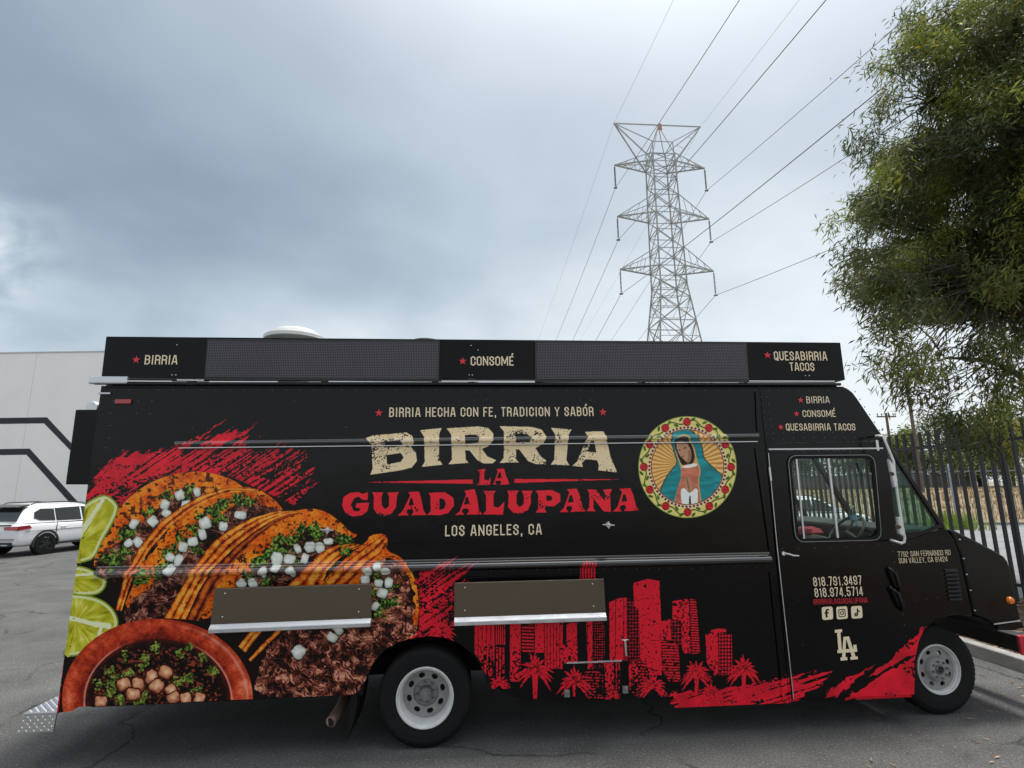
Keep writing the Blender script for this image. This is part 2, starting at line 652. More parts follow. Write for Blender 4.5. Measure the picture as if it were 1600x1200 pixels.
def ground_mat(name, c1, c2, scale, speck=0.0, cracks=False, bump=0.3, tone=1.0):
    m, t, b = new_mat(name)
    c = t.nodes.new('ShaderNodeTexCoord')

    def noise(sc, det=8, rough=0.6, mapscale=None):
        n = t.nodes.new('ShaderNodeTexNoise')
        n.inputs['Scale'].default_value = sc
        n.inputs['Detail'].default_value = det
        n.inputs['Roughness'].default_value = rough
        if mapscale:
            mp = t.nodes.new('ShaderNodeMapping')
            mp.inputs['Scale'].default_value = mapscale
            t.links.new(c.outputs['Object'], mp.inputs[0])
            t.links.new(mp.outputs[0], n.inputs['Vector'])
        else:
            t.links.new(c.outputs['Object'], n.inputs['Vector'])
        return n.outputs['Fac']
    rp = t.nodes.new('ShaderNodeValToRGB')
    rp.color_ramp.elements[0].position = 0.32
    rp.color_ramp.elements[0].color = (*c1, 1)
    rp.color_ramp.elements[1].position = 0.70
    rp.color_ramp.elements[1].color = (*c2, 1)
    t.links.new(noise(scale), rp.inputs[0])
    colr = rp.outputs[0]
    hgt = noise(90, 4, 0.7)
    if speck:
        n = noise(55, 5, 0.85)
        r = t.nodes.new('ShaderNodeMapRange')
        r.inputs[1].default_value = 0.40
        r.inputs[2].default_value = 0.62
        r.inputs[3].default_value = 1 - speck
        r.inputs[4].default_value = 1 + speck
        t.links.new(n, r.inputs[0])
        v = t.nodes.new('ShaderNodeVectorMath')
        v.operation = 'SCALE'
        t.links.new(colr, v.inputs[0])
        t.links.new(r.outputs[0], v.inputs['Scale'])
        colr = v.outputs[0]
        # long faint wear bands
        r2 = t.nodes.new('ShaderNodeMapRange')
        r2.inputs[1].default_value = 0.3
        r2.inputs[2].default_value = 0.7
        r2.inputs[3].default_value = 0.84
        r2.inputs[4].default_value = 1.12
        t.links.new(noise(0.9, 7, 0.65, (0.35, 1.6, 1.0)), r2.inputs[0])
        v2 = t.nodes.new('ShaderNodeVectorMath')
        v2.operation = 'SCALE'
        t.links.new(colr, v2.inputs[0])
        t.links.new(r2.outputs[0], v2.inputs['Scale'])
        colr = v2.outputs[0]
    if cracks:
        oil = noise(0.85, 4, 0.55, (1.0, 1.0, 1.0))
        ro = t.nodes.new('ShaderNodeMapRange')
        ro.inputs[1].default_value = 0.60
        ro.inputs[2].default_value = 0.72
        ro.inputs[3].default_value = 1.0
        ro.inputs[4].default_value = 0.62
        t.links.new(oil, ro.inputs[0])
        drip = noise(5.5, 3, 0.6)
        rd = t.nodes.new('ShaderNodeMapRange')
        rd.inputs[1].default_value = 0.70
        rd.inputs[2].default_value = 0.74
        rd.inputs[3].default_value = 1.0
        rd.inputs[4].default_value = 0.55
        t.links.new(drip, rd.inputs[0])
        mo = t.nodes.new('ShaderNodeMath')
        mo.operation = 'MULTIPLY'
        t.links.new(ro.outputs[0], mo.inputs[0])
        t.links.new(rd.outputs[0], mo.inputs[1])
        vo0 = t.nodes.new('ShaderNodeVectorMath')
        vo0.operation = 'SCALE'
        t.links.new(colr, vo0.inputs[0])
        t.links.new(mo.outputs[0], vo0.inputs['Scale'])
        colr = vo0.outputs[0]
        # pale stones showing in the worn surface
        sn = noise(38, 2, 0.5)
        rs_ = t.nodes.new('ShaderNodeMapRange')
        rs_.inputs[1].default_value = 0.64
        rs_.inputs[2].default_value = 0.70
        rs_.inputs[3].default_value = 0.0
        rs_.inputs[4].default_value = 0.55
        t.links.new(sn, rs_.inputs[0])
        ms_ = t.nodes.new('ShaderNodeMixRGB')
        ms_.inputs[2].default_value = (0.30, 0.295, 0.28, 1)
        t.links.new(rs_.outputs[0], ms_.inputs[0])
        t.links.new(colr, ms_.inputs[1])
        colr = ms_.outputs[0]
        dn = t.nodes.new('ShaderNodeTexNoise')
        dn.inputs['Scale'].default_value = 0.9
        dn.inputs['Detail'].default_value = 6
        t.links.new(c.outputs['Object'], dn.inputs['Vector'])
        mxv = t.nodes.new('ShaderNodeMixRGB')
        mxv.inputs[0].default_value = 0.55
        t.links.new(c.outputs['Object'], mxv.inputs[1])
        t.links.new(dn.outputs['Color'], mxv.inputs[2])
        vo = t.nodes.new('ShaderNodeTexVoronoi')
        vo.feature = 'DISTANCE_TO_EDGE'
        vo.inputs['Scale'].default_value = 0.72
        t.links.new(mxv.outputs[0], vo.inputs['Vector'])
        r = t.nodes.new('ShaderNodeMapRange')
        r.inputs[1].default_value = 0.0
        r.inputs[2].default_value = 0.009
        r.inputs[3].default_value = 0.38
        r.inputs[4].default_value = 1.0
        t.links.new(vo.outputs['Distance'], r.inputs[0])
        # cracks come and go
        r3 = t.nodes.new('ShaderNodeMapRange')
        r3.inputs[1].default_value = 0.46
        r3.inputs[2].default_value = 0.56
        r3.inputs[3].default_value = 1.0
        r3.inputs[4].default_value = 0.0
        t.links.new(noise(0.6, 3), r3.inputs[0])
        mxx = t.nodes.new('ShaderNodeMath')
        mxx.operation = 'MAXIMUM'
        t.links.new(r.outputs[0], mxx.inputs[0])
        t.links.new(r3.outputs[0], mxx.inputs[1])
        v = t.nodes.new('ShaderNodeVectorMath')
        v.operation = 'SCALE'
        t.links.new(colr, v.inputs[0])
        t.links.new(mxx.outputs[0], v.inputs['Scale'])
        colr = v.outputs[0]
    t.links.new(colr, b.inputs['Base Color'])
    b.inputs['Roughness'].default_value = 0.88
    b.inputs['Specular IOR Level'].default_value = 0.3
    bp = t.nodes.new('ShaderNodeBump')
    bp.inputs['Strength'].default_value = bump
    bp.inputs['Distance'].default_value = 0.012
    t.links.new(hgt, bp.inputs['Height'])
    t.links.new(bp.outputs[0], b.inputs['Normal'])
    return m


M['asphalt'] = ground_mat('asphalt', (0.078, 0.077, 0.074), (0.126, 0.124, 0.120), 1.3, 0.5, True, 0.6)
M['asphalt2'] = ground_mat('old_pavement', (0.19, 0.195, 0.20), (0.26, 0.265, 0.265), 1.5, 0.2, False, 0.3)
M['earth'] = ground_mat('dry_earth', (0.185, 0.135, 0.08), (0.30, 0.225, 0.14), 1.6, 0.3, False, 0.8)
M['mulchbed'] = ground_mat('mulch_bed', (0.11, 0.07, 0.045), (0.27, 0.18, 0.125), 14.0, 0.5, False, 1.0)
M['dirt'] = ground_mat('distant_ground', (0.20, 0.18, 0.14), (0.28, 0.25, 0.20), 0.2, 0.1, False, 0.2)
# ------------------------------------------------------------------ printed wrap (procedural picture computed here)
RES = 0.003
NX, NZ = int(TW / RES), int(TH / RES)
_xs = TX0 + (np.arange(NX) + 0.5) * RES
_zs = TZ0 + (np.arange(NZ) + 0.5) * RES
_XX, _ZZ = np.meshgrid(_xs, _zs)
_q0 = CAMROT[0, 0] * _XX + CAMROT[0, 1] * YF + CAMROT[0, 2] * (_ZZ - CAMH)
_q1 = CAMROT[1, 0] * _XX + CAMROT[1, 1] * YF + CAMROT[1, 2] * (_ZZ - CAMH)
_q2 = CAMROT[2, 0] * _XX + CAMROT[2, 1] * YF + CAMROT[2, 2] * (_ZZ - CAMH)
UU = (800 + FPX * _q0 / _q2).astype(np.float32)       # survey coordinates of every texel
VV = (600 + FPX * _q1 / _q2).astype(np.float32)
IMG = np.empty((NZ, NX, 3), np.float32)
IMG[:] = (0.038, 0.038, 0.048)
_TAB = RNG.random((256, 256)).astype(np.float32)


def vn(x, y, seed=0):
    x = x + seed * 17.31
    y = y + seed * 9.77
    xi = np.floor(x).astype(np.int32)
    yi = np.floor(y).astype(np.int32)
    fx = x - xi
    fy = y - yi
    fx = fx * fx * (3 - 2 * fx)
    fy = fy * fy * (3 - 2 * fy)
    a = _TAB[xi & 255, yi & 255]
    b = _TAB[(xi + 1) & 255, yi & 255]
    c = _TAB[xi & 255, (yi + 1) & 255]
    d = _TAB[(xi + 1) & 255, (yi + 1) & 255]
    return (a * (1 - fx) + b * fx) * (1 - fy) + (c * (1 - fx) + d * fx) * fy


def fbm(x, y, seed=0, o=3):
    s = 0
    a = 0.5
    t = 0
    for i in range(o):
        s = s + a * vn(x, y, seed + i * 3)
        t += a
        a *= 0.5
        x = x * 2.03
        y = y * 2.03
    return s / t


def win(u0, v0, u1, v1):
    c = [PY(u, v) for u in (u0, u1) for v in (v0, v1)]
    X = [p[0] for p in c]
    Z = [p[1] for p in c]
    i0 = max(int((min(X) - TX0) / RES) - 2, 0)
    i1 = min(int((max(X) - TX0) / RES) + 3, NX)
    j0 = max(int((min(Z) - TZ0) / RES) - 2, 0)
    j1 = min(int((max(Z) - TZ0) / RES) + 3, NZ)
    return slice(j0, max(j1, j0 + 1)), slice(i0, max(i1, i0 + 1))


def inside(pts, U, V):
    m = np.zeros(U.shape, bool)
    n = len(pts)
    for i in range(n):
        x0, y0 = pts[i]
        x1, y1 = pts[(i + 1) % n]
        if y0 == y1:
            continue
        m ^= ((V < y0) != (V < y1)) & (U < (x1 - x0) * (V - y0) / (y1 - y0) + x0)
    return m


def bb(pts, pad=0):
    a = [p[0] for p in pts]
    b = [p[1] for p in pts]
    return min(a) - pad, min(b) - pad, max(a) + pad, max(b) + pad


def put(w, m, col):
    sub = IMG[w]
    if isinstance(col, np.ndarray) and col.ndim == 3:
        sub[m] = col[m]
    else:
        sub[m] = col


def blend(w, a, col):
    sub = IMG[w]
    a = a[..., None]
    sub[:] = sub * (1 - a) + np.asarray(col, np.float32) * a


def smooth_poly(pts, it=2):
    for _ in range(it):
        q = []
        n = len(pts)
        for i in range(n):
            a = pts[i]
            b = pts[(i + 1) % n]
            q.append((a[0] * .75 + b[0] * .25, a[1] * .75 + b[1] * .25))
            q.append((a[0] * .25 + b[0] * .75, a[1] * .25 + b[1] * .75))
        pts = q
    return pts


def ramp3(t, cols):
    cols = np.array(cols, np.float32)
    t = np.clip(t, 0, 0.9999) * (len(cols) - 1)
    i = t.astype(int)
    f = (t - i)[..., None]
    return cols[i] * (1 - f) + cols[i + 1] * f


REDC = (0.81, 0.10, 0.17)


# --- red dry-brush strokes -------------------------------------------------
def brush(pts, ang=-32, warp=26, hole=0.32, seed=1, grow=None, col=REDC, fine=2.6):
    w = win(*bb(pts, warp))
    U, V = UU[w], VV[w]
    a = math.radians(ang)
    s = U * math.cos(a) + V * math.sin(a)
    t = -U * math.sin(a) + V * math.cos(a)
    n1 = vn(s / 70, t / fine, seed) * 0.6 + vn(s / 34, t / (fine * 0.5), seed + 5) * 0.4
    n2 = fbm(U / 9, V / 9, seed + 9)
    k = (n1 - 0.5) * 2 * warp
    U2 = U + k * math.cos(a) + (n2 - .5) * 7
    V2 = V + k * math.sin(a) + (n2 - .5) * 7
    m = inside(pts, U2, V2)
    n3 = vn(s / 46, t / 2.2, seed + 21) * 0.65 + fbm(U / 4.5, V / 4.5, seed + 31) * 0.35
    th = hole
    if grow:
        gx0, gx1, g1 = grow
        th = hole + (g1 - hole) * np.clip((U - gx0) / (gx1 - gx0), 0, 1)
    fine_ = vn(U / 1.7, V / 1.7, seed + 51)
    m &= (n3 + (fine_ - .5) * (0.22 if seed in (1, 4, 14) else 0.08)) > (th if seed in (1, 4, 14) else th - 0.03)
    m &= ~((vn(U / 2.7, V / 1.9, seed + 81) > 0.60) & (fbm(U / 34, V / 17, seed + 83) > (0.52 if seed in (1, 4, 14) else 0.74)))
    far = inside(pts, U2 + (n1 - .5) * warp * 1.3 * math.cos(a) + (n2 - .5) * 14, V2 + (n1 - .5) * warp * 1.3 * math.sin(a) + (n2 - .5) * 14)
    spray = far & (vn(U / 1.9, V / 1.5, seed + 61) > 0.80) & (vn(U / 12, V / 9, seed + 62) > 0.42)
    tone = (0.80 + 0.34 * fbm(U / 26, V / 20, seed + 71))[..., None]
    put(w, m | spray, np.clip(np.array(col, np.float32) * tone, 0, 1))
    return m


brush([(120, 800), (140, 758), (165, 735), (180, 712), (210, 710), (236, 706), (262, 700), (300, 688), (352, 676), (395, 672), (380, 700), (440, 700), (484, 706),
       (470, 730), (486, 742), (480, 770), (462, 790), (430, 800), (330, 800), (150, 830)], -33, 26, 0.36, 1, (180, 470, 0.50))
brush([(300, 694), (340, 662), (346, 657), (342, 664), (310, 690)], -33, 10, 0.2, 2)
brush([(330, 690), (368, 672), (372, 678), (345, 690)], -33, 10, 0.2, 3)
brush([(150, 740), (176, 722), (176, 712), (190, 716), (215, 708), (240, 706), (235, 716), (190, 745), (150, 775)], -40, 8, 0.36, 14)
brush([(640, 905), (700, 878), (738, 884), (722, 915), (708, 950), (712, 975), (690, 998), (630, 1000), (640, 960)], -36, 24, 0.40, 4, (650, 730, 0.46))
brush([(88, 1120), (100, 1030), (135, 1024), (160, 1000), (150, 1060), (118, 1118)], -30, 5, 0.18, 5)
brush([(1052, 1112), (1048, 1085), (1100, 1078), (1150, 1074), (1200, 1062), (1258, 1050), (1292, 1052), (1290, 1066), (1262, 1082), (1240, 1105)], -17, 20, 0.30, 6, (1080, 1290, 0.44))
brush([(1286, 1090), (1302, 1072), (1366, 1038), (1340, 1062), (1304, 1090)], -30, 10, 0.30, 7)
brush([(1318, 1096), (1336, 1080), (1380, 1052), (1428, 1026), (1432, 1096)], -30, 10, 0.20, 8)
brush([(1354, 1058), (1400, 1022), (1440, 982), (1450, 980), (1440, 1000), (1434, 1018), (1380, 1048)], -36, 9, 0.30, 9)

# --- skyline ----------------------------------------------------------------
SKYRED = (0.80, 0.10, 0.165)


def ZA(p):
    return [(900 + x / 4, 860 + y / 4) for x, y in p]


def ZB(p):
    return [(680 + x / 4, 860 + y / 4) for x, y in p]


def tower_print(pts, kind='solid', pitch=4.0, grime=0.30, seed=1, fill=0.55):
    w = win(*bb(pts, 2))
    U, V = UU[w], VV[w]
    m = inside(pts, U, V)
    if kind == 'vert':
        m2 = ((U / pitch) % 1) < fill
    elif kind == 'horiz':
        m2 = (((V - U * 0.04) / pitch) % 1) < fill
    elif kind == 'grid':
        m2 = (((U / pitch) % 1) < fill) & (((V / (pitch * 1.15)) % 1) < fill)
    elif kind == 'mesh':
        m2 = (((U / pitch) % 1) > fill) | (((V / (pitch * 1.15)) % 1) > fill)
    else:
        m2 = np.ones(m.shape, bool)
    n = fbm(U / 2.6, V / 2.6, seed, 2)
    g = grime + 0.18 * np.clip((V - 1020) / 60, 0, 1)
    put(w, m, (0.038, 0.038, 0.048))
    put(w, m & m2 & (n > g), SKYRED)


tower_print([(906, 905), (907, 880), (913, 876), (930, 878), (931, 905)], 'vert', 4.5, 0.2, 1, 0.7)
tower_print(ZB([(245, 440), (370, 440), (370, 700), (300, 720), (245, 640)]), 'vert', 6.5, 0.25, 2, 0.86)
tower_print(ZB([(372, 440), (440, 440), (440, 590), (372, 590)]), 'vert', 3.2, 0.2, 3, 0.6)
tower_print(ZB([(282, 605), (365, 588), (365, 800), (340, 800), (290, 740)]), 'vert', 4.5, 0.42, 4, 0.85)
tower_print(ZB([(372, 605), (440, 605), (440, 800), (372, 800)]), 'vert', 5.0, 0.34, 5, 0.6)
tower_print(ZB([(466, 450), (534, 450), (534, 820), (466, 820)]), 'solid', 4, 0.34, 6)
tower_print(ZB([(540, 470), (618, 462), (618, 640), (540, 640)]), 'horiz', 5.2, 0.2, 7, 0.55)
tower_print(ZB([(622, 440), (680, 440), (680, 640), (622, 640)]), 'solid', 4, 0.26, 8)
tower_print(ZB([(684, 440), (800, 440), (800, 740), (684, 740)]), 'vert', 5.0, 0.24, 9, 0.84)
tower_print(ZB([(820, 465), (850, 450), (886, 455), (886, 590), (820, 590)]), 'solid', 4, 0.24, 10)
tower_print(ZB([(780, 592), (890, 588), (890, 710), (780, 705)]), 'solid', 4, 0.36, 11)
tower_print(ZB([(944, 440), (984, 440), (990, 742), (950, 742)]), 'vert', 8.5, 0.24, 12, 0.9)
tower_print(ZB([(986, 445), (1056, 430), (1060, 735), (992, 735)]), 'grid', 3.6, 0.30, 13, 0.52)
tower_print(ZB([(1086, 325), (1150, 298), (1196, 295), (1200, 690), (1090, 690)]), 'vert', 13, 0.24, 14, 0.94)
tower_print(ZB([(1200, 300), (1252, 322), (1274, 370), (1288, 690), (1202, 690)]), 'mesh', 4.6, 0.20, 15, 0.86)
tower_print(ZA([(357, 205), (445, 178), (455, 180), (465, 780), (402, 780), (392, 370), (364, 350)]), 'solid', 4, 0.24, 16)
tower_print(ZA([(451, 180), (520, 190), (532, 440), (526, 562), (462, 562)]), 'solid', 4, 0.23, 17)
tower_print(ZA([(602, 318), (704, 300), (716, 650), (664, 640), (655, 440), (602, 432)]), 'solid', 4, 0.38, 18)
tower_print(ZA([(710, 302), (750, 310), (776, 640), (722, 652)]), 'horiz', 4.0, 0.22, 19, 0.62)
tower_print(ZA([(530, 444), (590, 430), (596, 562), (530, 562)]), 'solid', 4, 0.30, 20)
tower_print(ZA([(596, 436), (650, 442), (660, 600), (600, 590)]), 'mesh', 5.0, 0.3, 21, 0.80)
tower_print(ZA([(456, 566), (530, 562), (536, 780), (462, 782)]), 'solid', 4, 0.25, 22)
tower_print(ZA([(532, 562), (640, 590), (652, 820), (580, 820), (536, 740)]), 'horiz', 4.4, 0.28, 23, 0.66)
tower_print(ZA([(840, 500), (885, 488), (938, 492), (938, 512), (845, 516)]), 'solid', 4, 0.2, 24)
tower_print(ZA([(808, 526), (886, 508), (892, 780), (862, 780), (816, 700)]), 'solid', 4, 0.30, 25)
tower_print(ZA([(892, 514), (972, 524), (980, 780), (896, 780)]), 'grid', 4.9, 0.16, 26, 0.72)
tower_print(ZA([(326, 694), (385, 690), (388, 912), (334, 912)]), 'solid', 4, 0.40, 27)
tower_print(ZA([(388, 690), (442, 692), (446, 900), (390, 905)]), 'horiz', 4.6, 0.33, 28, 0.6)
tower_print(ZA([(176, 705), (234, 700), (240, 880), (182, 882)]), 'solid', 4, 0.30, 29)
tower_print(ZA([(240, 700), (276, 700), (280, 880), (244, 880)]), 'vert', 4.2, 0.36, 30, 0.55)
tower_print(ZA([(50, 760), (130, 752), (168, 775), (172, 925), (60, 930)]), 'horiz', 4.4, 0.34, 31, 0.50)


def palm_print(cx, cy, r, trunk=None, seed=1, n=13):
    if trunk:
        tw, th = trunk
        tp = [(cx - tw, cy), (cx + tw, cy), (cx + tw * 0.6, cy + th), (cx - tw * 0.6, cy + th)]
        w = win(*bb(tp))
        m = inside(tp, UU[w], VV[w]) & (fbm(UU[w] / 2, VV[w] / 2, seed, 2) > 0.24)
        put(w, m, SKYRED)
    rr = random.Random(seed)
    for i in range(n + 4):
        a = math.radians(-35 + 250 * (i + rr.uniform(-.3, .3)) / (n + 3))
        L = r * rr.uniform(0.85, 1.15)
        ax, ay = math.cos(a), -math.sin(a)
        mid = []
        for k in range(9):
            t = k / 8
            mid.append((cx + L * t * ax, cy + L * t * ay + L * 0.55 * t * t * (abs(ax) * 0.9 + 0.1)))
        up_, lo_ = [], []
        for k, (x, y) in enumerate(mid):
            x2, y2 = mid[min(k + 1, 8)]
            x1, y1 = mid[max(k - 1, 0)]
            d = math.hypot(x2 - x1, y2 - y1) + 1e-6
            nx, ny = -(y2 - y1) / d, (x2 - x1) / d
            wd = r * 0.15 * (1 - (k / 8) ** 2) * (1.0 if k % 2 else 0.72) + 0.2
            up_.append((x + nx * wd, y + ny * wd))
            lo_.append((x - nx * wd, y - ny * wd))
        pl = up_ + lo_[::-1]
        w = win(*bb(pl, 2))
        U, V = UU[w], VV[w]
        m = inside(pl, U, V)
        put(w, m & (fbm(U / 2.2, V / 2.2, seed + 40, 2) > 0.27), SKYRED)
        ed = inside([(p[0] * .86 + q[0] * .14, p[1] * .86 + q[1] * .14) for p, q in zip(pl, lo_ + up_[::-1])], U, V)
        put(w, m & ~ed & (vn(U / 2, V / 2, seed + i) > 0.55), (0.06, 0.06, 0.072))


palm_print(688, 986, 24, None, 3, 11)
palm_print(836, 1046, 29, (5, 46), 1, 11)
palm_print(897, 1064, 26, (3, 24), 5, 11)
palm_print(780, 1068, 19, None, 7, 9)
palm_print(1020, 1072, 24, None, 9, 11)
palm_print(1088, 1052, 25, (4, 30), 11, 11)
palm_print(1162, 1046, 25, (4, 34), 13, 11)
palm_print(957, 1087, 14, None, 15, 9)
palm_print(1112, 1086, 21, None, 17, 11)

# --- food picture -------------------------------------------------------------
_cfood = [(140, 892), (150, 850), (182, 795), (230, 755), (300, 736), (365, 746), (430, 776), (470, 794), (520, 800), (560, 834), (602, 834), (606, 856), (635, 880), (655, 930), (655, 985), (620, 1010),
          (590, 1035), (570, 1072), (555, 1092), (90, 1125), (100, 1030), (150, 950)]
_w = win(*bb(_cfood, 4))
put(_w, inside(_cfood, UU[_w], VV[_w]), (0.085, 0.05, 0.045))


def meat(pts, seed=1, bright=1.0, ang=20):
    pts = smooth_poly(pts, 2)
    w = win(*bb(pts, 6))
    U, V = UU[w], VV[w]
    m = inside(pts, U + (fbm(U / 7, V / 7, seed) - .5) * 10, V + (fbm(U / 7, V / 7, seed + 2) - .5) * 10)
    wx = U + (fbm(U / 16, V / 16, seed + 3) - .5) * 46
    wy = V + (fbm(U / 16, V / 16, seed + 6) - .5) * 46
    a = math.radians(ang)
    s = wx * math.cos(a) + wy * math.sin(a)
    t = -wx * math.sin(a) + wy * math.cos(a)
    st = vn(s / 8, t / 2.0, seed + 8) * 0.6 + vn(s / 4.5, t / 1.25, seed + 13) * 0.4
    clump = fbm(U / 13, V / 13, seed + 17)
    k = np.clip((st - 0.30) * 1.75 + (clump - 0.5) * 1.5, 0, 1)
    c = ramp3(k, [(0.07, 0.035, 0.03), (0.24, 0.09, 0.065), (0.42, 0.19, 0.14), (0.62, 0.37, 0.29), (0.80, 0.56, 0.45)]) * bright
    put(w, m, np.clip(c, 0, 1))


def shell(pts, seed=1, char=0.62, base=0, smooth=1, sx=4.4):
    pts = smooth_poly(pts, smooth)
    w = win(*bb(pts, 4))
    U, V = UU[w], VV[w]
    m = inside(pts, U, V)
    n = fbm(U / 20, V / 20, seed)
    g = vn(U / 2.2, V / 2.2, seed + 4)
    k = np.clip(0.5 + (n - .5) * 1.3 + (g - .5) * 0.5 + base, 0, 1)
    c = ramp3(k, [(0.52, 0.17, 0.03), (0.78, 0.31, 0.04), (0.90, 0.44, 0.07), (0.95, 0.58, 0.16)])
    sp = vn(U / sx, V / (sx * .82), seed + 7) * 0.72 + vn(U / 2, V / 2, seed + 9) * 0.28
    dark = np.clip((sp - char) * 7, 0, 1) * 0.88
    c = c * (1 - dark[..., None]) + np.array((0.17, 0.055, 0.03)) * dark[..., None]
    put(w, m, c)


def folds(path_a, path_b, n=3, seed=1, cols=((0.20, 0.06, 0.03), (0.60, 0.20, 0.05), (0.87, 0.43, 0.09), (0.95, 0.64, 0.24))):
    """curved folded edge of a tortilla: strip between two curves, banded across"""
    pa = np.array(path_a, float)
    pb = np.array(path_b, float)
    K = 90
    ta = np.linspace(0, len(pa) - 1, K)
    tb = np.linspace(0, len(pb) - 1, K)
    A = np.stack([np.interp(ta, range(len(pa)), pa[:, i]) for i in (0, 1)], 1)
    B = np.stack([np.interp(tb, range(len(pb)), pb[:, i]) for i in (0, 1)], 1)
    for _ in range(6):
        A[1:-1] = (A[:-2] + A[1:-1] * 2 + A[2:]) / 4
        B[1:-1] = (B[:-2] + B[1:-1] * 2 + B[2:]) / 4
    S = 26
    for j in range(S):
        f0, f1 = j / S, (j + 1.15) / S
        fm = (j + .5) / S * n
        sh = abs(math.sin(math.pi * fm)) ** 0.7
        strip = [tuple(p) for p in (A * (1 - f0) + B * f0)] + [tuple(p) for p in (A * (1 - f1) + B * f1)[::-1]]
        w = win(*bb(strip, 2))
        U, V = UU[w], VV[w]
        m = inside(strip, U, V)
        nn = fbm(U / 9, V / 9, seed)
        k = np.clip(sh * 0.85 + (nn - 0.5) * 1.0 + (vn(U / 2.4, V / 2.4, seed + 8) - .5) * 0.25, 0, 1)
        c = ramp3(k, cols)
        sp = vn(U / 3.6, V / 3.2, seed + 3)
        dark = (np.clip((sp - 0.84) * 8, 0, 1) * 0.7)[..., None]
        put(w, m, c * (1 - dark) + np.array((0.16, 0.05, 0.03)) * dark)


def blob(cx, cy, r, seed, kind):
    w = win(cx - r * 1.7, cy - r * 1.7, cx + r * 1.7, cy + r * 1.7)
    U, V = UU[w] - cx, VV[w] - cy
    if kind == 'onion':
        a = seed * 1.7
        x = (U * math.cos(a) + V * math.sin(a)) / r
        y = (-U * math.sin(a) + V * math.cos(a)) / (r * (0.84 + 0.16 * math.sin(seed * 2.3)))
        d = (np.abs(x) ** 3.2 + np.abs(y) ** 3.2) ** (1 / 3.2) + (vn(U / 5, V / 5, seed) - .5) * 0.25
        put(w, (d > 0.98) & (d < 1.16) & (V > 0), (0.12, 0.06, 0.05))
        lum = 0.86 - 0.22 * np.clip(d, 0, 1) ** 4 - 0.12 * np.clip((V + U * .4) / r, 0, 1) + (vn(U / 4, V / 4, seed + 3) - .5) * 0.10
        c = np.stack([lum * 0.99, lum, lum * 0.955], -1)
        put(w, d < 1, c)
    elif kind == 'herb':
        n = fbm(U / 5, V / 5, seed, 3)
        d = np.hypot(U, V * 1.25) / r + (n - .5) * 2.4
        k = np.clip(vn(U / 2.6, V / 2.6, seed + 5) * 1.3 - 0.15 + (0.5 - np.hypot(U, V) / r) * 0.3, 0, 1)
        c = ramp3(k, [(0.05, 0.09, 0.03), (0.13, 0.22, 0.06), (0.30, 0.42, 0.12), (0.52, 0.64, 0.27)])
        put(w, d < 0.78, c)
    elif kind == 'herb_l':
        n = fbm(U / 4, V / 4, seed, 3)
        d = np.hypot(U, V * 1.1) / r + (n - .5) * 2.2
        k = np.clip(vn(U / 2.4, V / 2.4, seed + 5) * 1.2, 0, 1)
        c = ramp3(k, [(0.12, 0.17, 0.05), (0.30, 0.36, 0.11), (0.55, 0.60, 0.26)])
        put(w, d < 0.75, c)
    elif kind == 'cube':
        a = seed * 0.9
        x = (U * math.cos(a) + V * math.sin(a)) / r
        y = (-U * math.sin(a) + V * math.cos(a)) / (r * 0.86)
        d = (np.abs(x) ** 3.6 + np.abs(y) ** 3.6) ** (1 / 3.6) + (vn(U / 5, V / 5, seed) - .5) * 0.25
        put(w, (d > 0.98) & (d < 1.22), (0.22, 0.07, 0.04))
        k = np.clip(1 - d * 0.75 - 0.25 * V / r + (vn(U / 5, V / 5, seed + 8) - .5) * 0.5, 0, 1)
        put(w, d < 1, ramp3(k, [(0.48, 0.23, 0.14), (0.76, 0.50, 0.36), (0.91, 0.74, 0.58)]))


def blobs(lst, r, kind, seed=1):
    r = r * 0.9 if kind == 'onion' else r
    for i, (x, y) in enumerate(lst):
        blob(x, y, r * (0.88 + 0.26 * ((i * 37 + seed * 11) % 10) / 10), seed + i, kind)


def z2(l):
    return [(x / 4, 780 + y / 4) for x, y in l]


def z4(l):
    return [(280 + x / 4, 700 + y / 4) for x, y in l]


def z5(l):
    return [(300 + x / 4, 900 + y / 4) for x, y in l]


# taco furthest left
shell([(145, 892), (150, 858), (166, 822), (192, 786), (226, 758), (264, 742), (300, 736), (336, 740), (366, 750), (384, 764), (345, 772), (300, 800), (262, 840), (228, 888), (196, 905)], 1, 0.585, 0.05, 1, 6.2)
meat([(146, 890), (152, 866), (186, 845), (225, 812), (262, 782), (300, 768), (330, 764), (300, 790), (262, 830), (225, 880), (196, 912), (165, 900)], 3, 0.95)
for a, b in ((192, 838), (200, 832), (208, 828), (170, 874), (182, 866), (232, 800), (262, 772), (285, 776), (300, 766), (196, 862), (178, 880)):
    blob(a, b, 12, a + b, 'herb')
blobs(z2([(1030, 35), (1040, 90), (835, 155), (955, 140), (805, 275), (862, 270)]) + [(281, 774), (309, 769), (292, 790)], 9.0, 'onion', 3)
